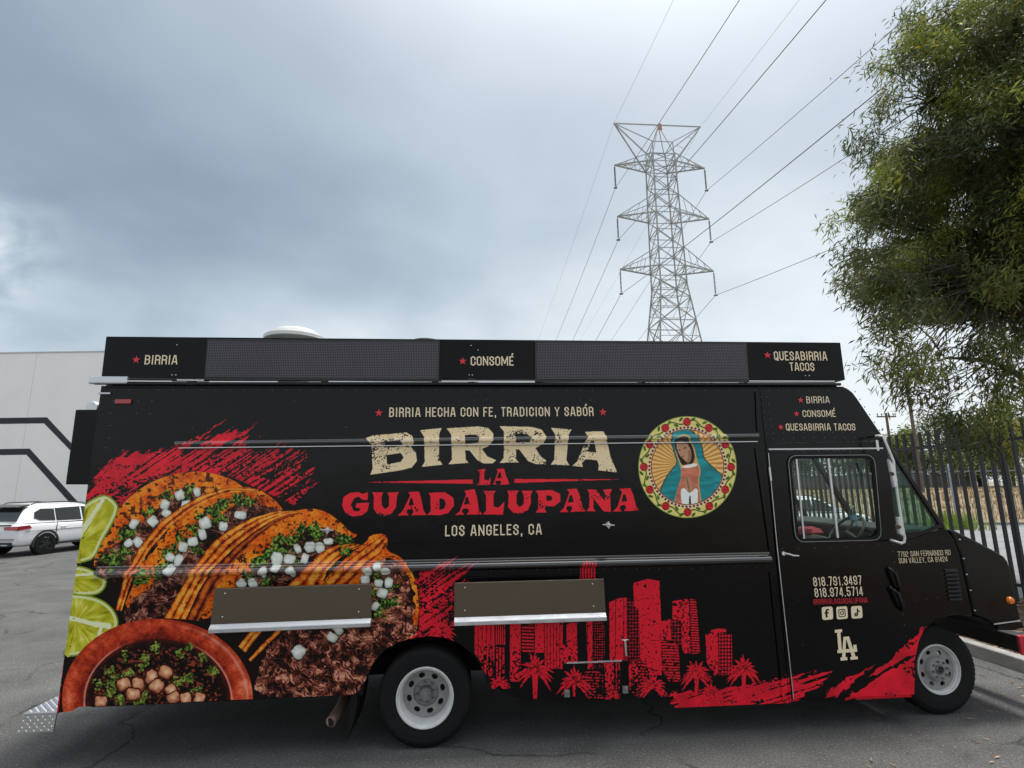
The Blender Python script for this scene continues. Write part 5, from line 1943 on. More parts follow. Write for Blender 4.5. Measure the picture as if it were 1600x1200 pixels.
# louvres
for i in range(8):
    u0, v0 = 1474.5 + i * 0.95, 889 + i * 6.4
    a, b = PY(u0, v0), PY(u0 + 20, v0 - 0.6)
    mb = MB()
    mb.add([(a[0], YF - 0.004, a[1]), (b[0], YF - 0.004, b[1]), (b[0], YF - 0.020, b[1] - 0.022), (a[0], YF - 0.020, a[1] - 0.022), (a[0], YF - 0.004, a[1] - 0.024), (b[0], YF - 0.004, b[1] - 0.024)],
           [(0, 1, 2, 3), (3, 2, 5, 4), (0, 3, 4), (1, 5, 2)])
    mb.build('louvre', M['black_paint'], T)
# grab handles of the door hinge side
for (u0, v0, u1, v1) in ((1386.5, 887, 1402, 923), (1389.5, 917.5, 1407, 953)):
    a, b = PY(u0, v0), PY(u1, v1)
    mb = MB()
    m1 = (a[0] * .75 + b[0] * .25, a[1] * .75 + b[1] * .25)
    mb.tube([(a[0], YF - 0.008, a[1]), (a[0] + 0.01, YF - 0.045, a[1] - 0.02), (m1[0] + 0.012, YF - 0.055, m1[1]), (b[0] - 0.01, YF - 0.045, b[1] + 0.03), (b[0], YF - 0.008, b[1])], [0.013, 0.015, 0.018, 0.018, 0.013], 8)
    mb.build('grab_handle', M['black_paint'], T)

# far side of the cab with the same openings
MB().prism(door_out, YB - 0.03, YB, [win_hole]).build('far_door', M['black'], T)
MB().prism(win_hole, YB - 0.016, YB - 0.012).build('far_door_glass', M['glass'], T)
MB().prism(lint, YB - 0.03, YB - 0.001).build('far_upper_panel', M['black'], T)
MB().prism(cowl, YB - 0.03, YB - 0.001).build('far_cowl_panel', M['black'], T)
# front corner of the roof and windscreen pillars
p0, p1, p2 = PY(1312, 603.5), PY(1333, 615), PY(1379, 682.5)
pb = PY(1476, 824.5)
ff = MB()
prof = [(p0[0] - 0.1, p0[1]), (p0[0], p0[1] - 0.002), (p0[0] + 0.06, p0[1] - 0.02), (p1[0], p1[1]), (p2[0], p2[1])]
inn = [(p[0] - 0.025, p[1] - 0.03) for p in prof[::-1]]
ff.prism(prof + inn, YF + 0.031, YB - 0.032)
ff.build('cab_brow', M['black'], T, angle=50)


def pil(y, w_, nm):
    mb = MB()
    mb.bar((p2[0] - 0.01, y, p2[1] + 0.01), (pb[0] - 0.005, y, pb[1] - 0.005), w_)
    return mb.build(nm, M['black_paint'], T, bevel=0.008)


pil(YF + 0.028, 0.05, 'windscreen_pillar')
pil(6.32, 0.055, 'windscreen_centre_post')
pil(YB - 0.028, 0.05, 'windscreen_pillar')
ws = MB()
ws.add([(p2[0] - 0.01, YF + 0.055, p2[1] - 0.003), (p2[0] - 0.01, YB - 0.055, p2[1] - 0.003), (pb[0] - 0.012, YB - 0.055, pb[1]), (pb[0] - 0.012, YF + 0.055, pb[1])], [(0, 1, 2, 3)])
ws.build('windscreen', M['glass'], T)
# bonnet: side profile carried across the front
hood = [PY(*p, YF + 0.07) for p in ((1480, 826.5), (1492, 829.5), (1525, 845.5), (1556, 862), (1568, 869.5), (1573.5, 877), (1577, 890), (1587, 940), (1594, 969.5), (1553, 975.5), (1545, 972), (1532, 965.5), (1520, 961), (1500, 870))]
MB().prism(hood, YF + 0.055, YB - 0.055).build('bonnet', M['black_paint'], T, bevel=0.022, seg=3)
lipb = PP([(1554, 976.2), (1594.5, 970.5), (1595.5, 980), (1580, 984), (1556, 984)], YF + 0.07)
MB().prism(lipb, YF + 0.045, YB - 0.045).build('front_valance', M['black_paint'], T, bevel=0.008)
a, b = PY(1553, 975.3, YF + 0.04), PY(1594, 969.6, YF + 0.04)
mb = MB()
mb.bar((a[0], YF + 0.042, a[1]), (b[0], YF + 0.042, b[1]), 0.010)
mb.build('valance_trim', M['alu'], T)
fa = MB()
fpts = PP([(1443, 985), (1452, 975), (1465, 966), (1480, 961), (1494, 959.6), (1519, 962.5), (1535, 968), (1548, 976), (1558, 986)], YF + 0.05)
m_ = len(fpts)
fa.add([(x, YF + 0.034, z) for x, z in fpts] + [(x, YF + 0.75, z) for x, z in fpts], [(i, i + 1, i + 1 + m_, i + m_) for i in range(m_ - 1)])
fa.build('front_wheel_housing', M['void'], T)
x, z = PY(1578, 938, YF + 0.05)
mb = MB()
mb.lathe([(0.0, -0.030), (0.026, -0.026), (0.034, -0.014), (0.036, 0.006)], (x, YF + 0.052, z), 20)
mb.build('turn_lamp', M['lens_amber'], T)
rv2 = MB()
for u, v in ((1507, 844), (1513, 874), (1518, 899), (1524, 924), (1531, 956)):
    rivet_line(rv2, (u, v), (u + 1, v), 0.5, 0.008, 0.055)
tag(rv2.build('bonnet_rivets', M['alu'], T), kind='stuff')
# front bumper and its beam
bx_, bz_ = PY(1596, 993, YF + 0.2)
bx2, bz2 = PY(1596, 1024, YF + 0.2)
bmp = MB().box(bx_ - 0.02, bx_ + 0.12, YF + 0.235, YB - 0.2, bz2 + 0.01, bz_ - 0.005).build('front_bumper', M['olive'], T, bevel=0.012)
MB().box(bx_ - 0.03, bx_ + 0.14, YF + 0.20, YF + 0.23, bz2, bz_).build('bumper_end', M['redpaint'], bmp, bevel=0.012)


# cab interior
MB().box(2.86, 3.98, YF + 0.05, YB - 0.05, 0.55, 0.60).build('cab_floor', M['void'], T)
dx0, dz0 = PY(1392, 834, 5.6)
ds = MB()
ds.prism([(4.16, 1.70), (4.56, 1.72), (4.60, 1.05), (4.40, 1.00), (4.14, 1.45)], YF + 0.06, YB - 0.06)
ds.build('dashboard', M['dash'], T, bevel=0.03)
mb = MB()
mb.prism([(3.05, 0.95), (3.55, 0.97), (3.58, 1.12), (3.20, 1.12), (3.17, 1.70), (3.02, 1.72)], YF + 0.35, YF + 0.90)
mb.build('driver_seat', M['seat'], T, bevel=0.06, seg=3)
mb = MB()
mb.prism([(3.05, 0.95), (3.50, 0.97), (3.52, 1.10), (3.18, 1.10), (3.15, 1.62), (3.02, 1.62)], YF + 1.25, YF + 1.85)
mb.build('passenger_seat', M['seat'], T, bevel=0.06, seg=3)
# engine cover between the seats, roughly padded
mb = MB()
mb.prism([(3.35, 0.62), (4.2, 0.62), (4.2, 1.52), (3.95, 1.58), (3.42, 1.40)], YF + 0.95, YF + 1.6)
mb.build('engine_cover', M['seat'], T, bevel=0.08, seg=3)
sw = MB()
cxw, cyw, czw = 4.02, YF + 0.60, 1.64
nrm = Vector((-0.75, 0, 0.66)).normalized()
e1_, e2_ = Vector((0, 1, 0)), nrm.cross(Vector((0, 1, 0)))
sw.tube([Vector((cxw, cyw, czw)) + (e1_ * math.cos(2 * math.pi * i / 24) + e2_ * math.sin(2 * math.pi * i / 24)) * 0.215 for i in range(25)], 0.014, 8)
for a_ in (0.3, 2.84, 4.71):
    sw.tube([Vector((cxw, cyw, czw)), Vector((cxw, cyw, czw)) + (e1_ * math.cos(a_) + e2_ * math.sin(a_)) * 0.21], 0.012, 6)
sw.tube([Vector((cxw, cyw, czw)), Vector((4.3, cyw, 1.42))], 0.03, 8)
sw.build('steering_wheel', M['black_plastic'], T)

# mirror bracket and mirrors
def Pm(u, v, Y=YF - 0.17):
    a_ = PY(u, v, Y)
    return (a_[0], Y, a_[1])


mb = MB()
mb.tube([Pm(1368.5, 681.3, YF - 0.005), Pm(1374, 681, YF - 0.12), Pm(1380, 682, YF - 0.165), Pm(1384, 692), Pm(1396, 720), Pm(1398, 740), Pm(1404, 785), Pm(1409.5, 820), Pm(1413.5, 840), Pm(1413, 847), Pm(1408, 849, YF - 0.16), Pm(1399, 846, YF - 0.09), Pm(1392, 844, YF - 0.005)],
        0.0118, 10)
arm = mb.build('mirror_arm', M['glove_white'], T)


def mirror(poly, cl):
    pl = [Pm(u, v, YF - 0.20) for u, v in poly]
    s = MB()
    f_ = [(p[0], p[1] + 0.0, p[2]) for p in pl]
    bk = [(p[0] + 0.01, p[1] - 0.025, p[2]) for p in pl]
    k_ = len(pl)
    s.add(f_ + bk, [tuple(range(k_)), tuple(range(2 * k_ - 1, k_ - 1, -1))] + [(i, (i + 1) % k_, k_ + (i + 1) % k_, k_ + i) for i in range(k_)])
    o_ = s.build('wing_mirror', M['alu'], T, bevel=0.005)
    c_ = Pm(*cl, YF - 0.20)
    MB().tube([(c_[0] - 0.035, c_[1] - 0.03, c_[2]), (c_[0] + 0.03, c_[1] + 0.025, c_[2])], 0.02, 8).build('mirror_clamp', M['clamp'], o_)


mirror([(1384.5, 717), (1392, 727), (1398, 750), (1397.5, 760), (1394, 762), (1389, 740)], (1394.5, 740.5))
mirror([(1398.5, 807.5), (1404, 808), (1409.5, 829), (1407, 838), (1402, 834)], (1405, 823))
# ------------------------------------------------------------------ lettering cut from vinyl (condensed capitals)
CX, CY = 0.42, 0.13
_O = [(CX, 0), (1 - CX, 0), (1, CY), (1, 1 - CY), (1 - CX, 1), (CX, 1), (0, 1 - CY), (0, CY), (CX, 0)]
GL = {
    'A': (0.44, [[(0, 0), (0.36, 1), (0.64, 1), (1, 0)], [(0.16, 0.26), (0.84, 0.26)]]),
    'B': (0.40, [[(0, 0), (0, 1)], [(0, 1), (1 - CX, 1), (0.96, 1 - CY), (0.96, 0.62), (0.7, 0.52), (0, 0.52)], [(0.7, 0.52), (1, 0.42), (1, CY), (1 - CX, 0), (0, 0)]]),
    'C': (0.40, [[(1, 0.66), (1, 1 - CY), (1 - CX, 1), (CX, 1), (0, 1 - CY), (0, CY), (CX, 0), (1 - CX, 0), (1, CY), (1, 0.34)]]),
    'D': (0.40, [[(0, 0), (0, 1)], [(0, 1), (1 - CX, 1), (1, 1 - CY), (1, CY), (1 - CX, 0), (0, 0)]]),
    'E': (0.35, [[(1, 1), (0, 1), (0, 0), (1, 0)], [(0, 0.52), (0.8, 0.52)]]),
    'F': (0.34, [[(1, 1), (0, 1), (0, 0)], [(0, 0.5), (0.8, 0.5)]]),
    'G': (0.40, [[(1, 0.68), (1, 1 - CY), (1 - CX, 1), (CX, 1), (0, 1 - CY), (0, CY), (CX, 0), (1 - CX, 0), (1, CY), (1, 0.45), (0.6, 0.45)]]),
    'H': (0.41, [[(0, 0), (0, 1)], [(1, 0), (1, 1)], [(0, 0.5), (1, 0.5)]]),
    'I': (0.16, [[(0.5, 0), (0.5, 1)]]),
    'L': (0.34, [[(0, 1), (0, 0), (1, 0)]]),
    'M': (0.56, [[(0, 0), (0, 1)], [(1, 0), (1, 1)], [(0.06, 0.94), (0.5, 0.22)], [(0.94, 0.94), (0.5, 0.22)]]),
    'N': (0.44, [[(0, 0), (0, 1)], [(1, 0), (1, 1)], [(0.06, 0.94), (0.94, 0.06)]]),
    'O': (0.40, [_O]),
    'P': (0.39, [[(0, 0), (0, 1), (1 - CX, 1), (1, 1 - CY), (1, 0.55), (1 - CX, 0.44), (0, 0.44)]]),
    'Q': (0.40, [_O, [(0.62, 0.2), (1.0, -0.06)]]),
    'R': (0.40, [[(0, 0), (0, 1)], [(0, 1), (1 - CX, 1), (1, 1 - CY), (1, 0.60), (0.7, 0.49), (0, 0.49)], [(0.66, 0.49), (1, 0.38), (1, 0)]]),
    'S': (0.39, [[(1, 0.70), (1, 1 - CY), (1 - CX, 1), (CX, 1), (0, 1 - CY), (0, 0.70), (1, 0.36), (1, CY), (1 - CX, 0), (CX, 0), (0, CY), (0, 0.30)]]),
    'T': (0.36, [[(0, 1), (1, 1)], [(0.5, 0), (0.5, 1)]]),
    'U': (0.40, [[(0, 1), (0, CY), (CX, 0), (1 - CX, 0), (1, CY), (1, 1)]]),
    'V': (0.42, [[(0, 1), (0.42, 0), (0.58, 0), (1, 1)]]),
    'Y': (0.42, [[(0, 1), (0.5, 0.42), (1, 1)], [(0.5, 0.42), (0.5, 0)]]),
    '1': (0.24, [[(0.1, 0.84), (0.8, 1), (0.8, 0)]]),
    '2': (0.38, [[(0, 0.70), (0, 1 - CY), (CX, 1), (1 - CX, 1), (1, 1 - CY), (1, 0.66), (0, 0.12), (0, 0), (1, 0)]]),
    '3': (0.39, [[(0, 0.74), (0, 1 - CY), (CX, 1), (1 - CX, 1), (1, 1 - CY), (1, 0.62), (0.7, 0.52), (0.4, 0.52)], [(0.7, 0.52), (1, 0.42), (1, CY), (1 - CX, 0), (CX, 0), (0, CY), (0, 0.26)]]),
    '4': (0.40, [[(0.78, 0), (0.78, 1), (0.66, 1), (0, 0.3), (0, 0.22), (1, 0.22)]]),
    '5': (0.39, [[(0.95, 1), (0.04, 1), (0.0, 0.54), (1 - CX, 0.60), (1, 0.48), (1, CY), (1 - CX, 0), (CX, 0), (0, CY), (0, 0.26)]]),
    '7': (0.36, [[(0, 1), (1, 1), (0.35, 0)]]),
    '8': (0.40, [[(CX, 0.53), (1 - CX, 0.53), (0.97, 0.64), (0.97, 1 - CY), (1 - CX, 1), (CX, 1), (0.03, 1 - CY), (0.03, 0.64), (CX, 0.53)], [(CX, 0.53), (0, 0.42), (0, CY), (CX, 0), (1 - CX, 0), (1, CY), (1, 0.42), (1 - CX, 0.53)]]),
    '9': (0.40, [[(0, 0.24), (0, CY), (CX, 0), (1 - CX, 0), (1, CY), (1, 1 - CY), (1 - CX, 1), (CX, 1), (0, 1 - CY), (0, 0.52), (CX, 0.42), (1, 0.46)]]),
    '.': (0.16, [[(0.5, 0), (0.5, 0.02)]]),
    ',': (0.16, [[(0.5, 0.03), (0.45, -0.16)]]),
    '@': (0.62, [[(0.72, 0.30), (0.72, 0.68), (0.40, 0.68), (0.30, 0.58), (0.30, 0.38), (0.42, 0.30), (0.86, 0.28), (1, 0.42), (1, 1 - CY), (1 - CX * .6, 1), (CX * .6, 1), (0, 1 - CY), (0, CY), (CX * .6, 0), (0.85, 0)]]),
    ' ': (0.17, []),
}


def stroke(poly, h):
    """outline a centre line with half width h, mitred; returns list of quads (2-D)"""
    P = [Vector(p) for p in poly]
    closed = (P[0] - P[-1]).length < 1e-6
    if closed:
        P = P[:-1]
    n_ = len(P)
    if not closed:
        P[0] = P[0] + (P[0] - P[1]).normalized() * h
        P[-1] = P[-1] + (P[-1] - P[-2]).normalized() * h
    L, Rr = [], []
    for i in range(n_):
        if closed or 0 < i < n_ - 1:
            d0 = (P[i] - P[i - 1]).normalized()
            d1 = (P[(i + 1) % n_] - P[i]).normalized()
            b_ = d0 + d1
            if b_.length < 0.35:
                b_ = Vector((-d0.y, d0.x)) * 1e-3 + d0
                b_.normalize()
                k_ = 1.0
            else:
                b_.normalize()
                k_ = min(1.0 / max(b_.dot(d0), 0.45), 2.0)
        else:
            b_ = (P[1] - P[0]).normalized() if i == 0 else (P[-1] - P[-2]).normalized()
            k_ = 1.0
        nrm_ = Vector((-b_.y, b_.x)) * h * k_
        L.append(P[i] + nrm_)
        Rr.append(P[i] - nrm_)
    qs = []
    for i in range(n_ if closed else n_ - 1):
        j = (i + 1) % n_
        qs.append((L[i], L[j], Rr[j], Rr[i]))
    return qs


TEXT_T = 0.150


def flat(mb, pts, fs, org, exv, ezv, y):
    mb.add([(org[0] + exv[0] * p[0] + ezv[0] * p[1], y, org[1] + exv[1] * p[0] + ezv[1] * p[1]) for p in pts], fs)


def text(s, p0, p1, hpx, mat, Y=YF - 0.008, parent=None, name='lettering', label=None, gap=0.10, wt_=0.122):
    """p0,p1: surveyed baseline ends (photo px); hpx: cap height there"""
    a, b = Vector(PY(*p0, Y)), Vector(PY(*p1, Y))
    mid = ((p0[0] + p1[0]) / 2, (p0[1] + p1[1]) / 2)
    H = (Vector(PY(*mid, Y)) - Vector(PY(mid[0] - 0.0, mid[1] - hpx, Y))).length
    wtot = 0
    items = []
    for c_ in s:
        acc = c_ in 'ÉÓ'
        base_ = {'É': 'E', 'Ó': 'O'}.get(c_, c_)
        items.append((base_, acc, GL[base_][0]))
        wtot += GL[base_][0] + gap
    wtot -= gap
    exv = (b - a)
    L = exv.length
    exv = exv / L
    sx = L / (wtot * H)
    ezv = (Vector((0, 1)) - exv * exv.y).normalized()
    mb = MB()
    o_ = None
    cur = 0
    lay = 0
    for base_, acc, w_ in items + [(' ', False, 0.0)]:
        if base_ == ' ' and mb.v:              # every word is a piece of its own
            o_ = mb.build(name, mat, parent or T)
            if label:
                o_['label'] = label
            mb = MB()
        wd_ = w_ * H * sx
        t_ = wt_ * H
        h_ = t_ / 2
        for pl in GL[base_][1]:
            pts = [(cur + h_ + p[0] * max(wd_ - t_, 0.0), h_ + p[1] * (H - t_)) for p in pl]
            yy = Y - 0.0004 * (lay % 3)
            lay += 1
            for q in stroke(pts, h_):
                lo, hi = (-0.3 * H if base_ in ',Q' else 0), H
                flat(mb, [(p.x, min(max(p.y, lo), hi)) for p in q], [(0, 1, 2, 3)], a, exv, ezv, yy)
        if acc:
            x_ = cur + wd_ * 0.5
            flat(mb, [(x_ - 0.02 * H, 1.08 * H), (x_ + 0.13 * H, 1.08 * H), (x_ + 0.24 * H, 1.32 * H), (x_ + 0.07 * H, 1.32 * H)], [(0, 1, 2, 3)], a, exv, ezv, Y)
        cur += (w_ + gap) * H * sx
    return o_


def star(u, v, rpx, Y=YF - 0.008):
    c_ = Vector(PY(u, v, Y))
    r_ = (Vector(PY(u, v - rpx, Y)) - c_).length
    pts = []
    for i in range(10):
        a_ = math.pi / 2 + i * math.pi / 5
        rr = r_ if i % 2 == 0 else r_ * 0.42
        pts.append((c_.x + rr * math.cos(a_), c_.y + rr * math.sin(a_)))
    MB().prism(pts, Y - 0.0006, Y).build('star_emblem', M['red'], T)


def decal(polys, mat, Y, name, label=None, holes=()):
    mb = MB()
    for i, p in enumerate(polys):
        mb.prism(PP(p, Y), Y - 0.0006 - 0.0004 * i, Y - 0.0004 * i, [PP(h, Y) for h in (holes[i] if i < len(holes) else ())])
    o_ = mb.build(name, mat, T)
    if label:
        o_['label'] = label
    return o_


YS = YF - 0.026      # face of the sign board
text('BIRRIA', (225.5, 569.5), (277, 569.5), 14.6, M['cream'], YS, label='cream word on the rear end of the sign board')
star(213, 562, 6.2, YS)
text('CONSOMÉ', (735.5, 571.3), (802.5, 571.3), 14.6, M['cream'], YS, label='cream word in the middle of the sign board')
star(723, 564.3, 6.2, YS)
text('QUESABIRRIA', (1210, 563.0), (1293, 563.4), 14.0, M['cream'], YS, label='upper cream word on the front end of the sign board')
text('TACOS', (1234.5, 579.4), (1273, 579.8), 13.0, M['cream'], YS, label='lower cream word on the front end of the sign board')
star(1199, 555, 6.0, YS)
text('BIRRIA', (1260.5, 630.2), (1296.5, 629.8), 10.6, M['cream'], label='cream word, top line of the menu over the door')
star(1251, 625.3, 5.0)
text('CONSOMÉ', (1254.5, 651.6), (1306, 651.4), 10.6, M['cream'], label='cream word, middle line of the menu over the door')
star(1244.5, 646.6, 5.0)
text('QUESABIRRIA TACOS', (1228.5, 672.8), (1337, 672.6), 11.0, M['cream'], label='cream word, bottom line of the menu over the door')
star(1220, 667.5, 5.0)
text('BIRRIA HECHA CON FE, TRADICION Y SABÓR', (608, 651.6), (927.5, 650.0), 14.6, M['cream'], label='cream word of the slogan above the big title', gap=0.13)
star(592, 645.2, 6.4)
star(942, 644.0, 6.4)
text('LOS ANGELES, CA', (695.5, 838.0), (846.5, 835.2), 17.0, M['cream'], YF - 0.018, label='cream word of the place name below the red title', gap=0.14)
DY = YF - 0.0105
text('818.791.3497', (1271.5, 916.4), (1347, 913.4), 14.4, M['cream'], DY, label='upper cream telephone number on the cab door', gap=0.12, wt_=0.108)
text('818.974.5714', (1273.5, 933.4), (1349, 930.6), 14.4, M['cream'], DY, label='lower cream telephone number on the cab door', gap=0.12, wt_=0.108)
text('@BIRRIALAGUADALUPANA', (1271.5, 944.6), (1356, 941.6), 8.2, M['red'], DY, label='small red account name on the cab door', wt_=0.085)
text('7792 SAN FERNANDO RD', (1403.5, 870.2), (1485.5, 867.2), 8.2, M['cream'], YF - 0.0075, label='word of the upper cream address line', wt_=0.085)
text('SUN VALLEY, CA 91424', (1405, 880.4), (1481, 877.4), 8.2, M['cream'], YF - 0.0075, label='word of the lower cream address line', wt_=0.085)


def ZD(p):
    return [(1180 + x / 4.287, 840 + y / 4.287) for x, y in p]


def tile(c0, c1, c2, c3, r_=0.022):
    q = ZD([c0, c1, c2, c3])
    return rrect(*q, r_, 5, DY)


def icon(corners, marks, nm, label):
    mb = MB()
    mb.prism(tile(*corners), DY - 0.0006, DY)
    o_ = mb.build('social_icon', M['cream'], T)
    o_['label'] = label
    k_ = MB()
    for i, (outer, holes) in enumerate(marks):
        k_.prism(PP(ZD(outer), DY), DY - 0.0014 - 0.0004 * i, DY - 0.0008 - 0.0004 * i, [PP(ZD(h), DY) for h in holes])
    k_.build('icon_mark', M['black'], o_)


def circ(cx, cy, r_, n_=18):
    return [(cx + r_ * math.cos(2 * math.pi * i / n_), cy + r_ * math.sin(2 * math.pi * i / n_)) for i in range(n_)]


icon([(444, 466), (518, 461), (523, 547), (450, 553)],
     [([(472, 535), (470, 509), (464, 509), (463, 501), (470, 500), (469, 492), (474, 481), (486, 477), (494, 478), (494, 486), (486, 487), (482, 492), (482, 499), (493, 498), (493, 507), (483, 508), (485, 534)], [])],
     'f', 'cream square icon with a black letter f')
icon([(541, 464), (616, 459), (621, 542), (547, 549)],
     [([(562, 480), (596, 477), (603, 484), (606, 522), (600, 530), (566, 533), (559, 526), (556, 487)], [[(564, 486), (595, 483), (598, 487), (600, 521), (597, 525), (568, 527), (564, 523), (561, 490)]]),
      (circ(580.5, 505, 13), [circ(580.5, 505, 8)]), (circ(592, 490, 3, 8), [])],
     'c', 'cream square icon with a black camera outline')
icon([(640, 461), (714, 456), (720, 538), (646, 544)],
     [([(680, 474), (687, 474), (690, 484), (699, 491), (699, 499), (688, 495), (690, 514), (684, 526), (672, 528), (663, 520), (664, 509), (674, 502), (680, 504), (680, 512), (674, 511), (671, 516), (675, 520), (681, 516)], [])],
     'n', 'cream square icon with a black musical note')
decal([ZD([(548, 634), (570, 632), (581, 768), (559, 770)]), ZD([(532, 618), (580, 613), (582, 633), (534, 638)]), ZD([(549, 752), (681, 742), (683, 764), (551, 774)]), ZD([(655, 719), (677, 716), (682, 764), (661, 766)]),
       ZD([(590, 664), (608, 664), (603, 803), (580, 805)]), ZD([(604, 664), (627, 662), (672, 800), (648, 802)]), ZD([(588, 665), (627, 661), (628, 682), (590, 685)]),
       ZD([(569, 803), (614, 799), (616, 820), (571, 823)]), ZD([(634, 799), (684, 794), (687, 813), (637, 818)])],
      M['cream'], DY, 'monogram', 'cream interlocked letters L and A low on the cab door')
# things inside the cab
bxx, bzz = PY(1336, 829, YF + 0.30)[0], 1.716
bt = empty('water_bottle', (bxx, YF + 0.30, bzz), 'clear plastic water bottle standing on the dashboard behind the cab window', 'bottle')
mb = MB()
mb.lathe([(0.0, 0.0), (0.030, 0.0), (0.033, 0.01), (0.033, 0.05), (0.031, 0.055), (0.033, 0.06), (0.033, 0.13), (0.030, 0.15), (0.014, 0.185), (0.014, 0.195)], (0, 0, 0), 20, axis='Z')
mb.build('bottle_body', M['bottle'], bt, local=True)
MB().lathe([(0.0335, 0.065), (0.0338, 0.065), (0.0338, 0.115), (0.0335, 0.115)], (0, 0, 0), 20, axis='Z').build('label_band', M['label_b'], bt, local=True)
MB().lathe([(0.0155, 0.192), (0.0155, 0.212), (0.0, 0.213)], (0, 0, 0), 16, axis='Z').build('bottle_cap', M['ventw'], bt, local=True)
rc_ = MB()
rc_.lathe([(0.20, 0.0), (0.21, 0.015), (0.17, 0.05), (0.08, 0.07), (0.0, 0.074)], (0, 0, 0), 14, axis='Z')
rc_.v = [(p[0] * 0.9, p[1] * 0.8 + 0.02 * math.sin(p[0] * 40), p[2] + 0.012 * math.sin(p[0] * 31 + p[1] * 23)) for p in rc_.v]
o = rc_.build('folded_cloth', M['cloth'])
o.location = (3.98, YF + 1.25, 1.575)
tag(o, 'dark red cloth lying crumpled between the seats of the truck cab', 'cloth')

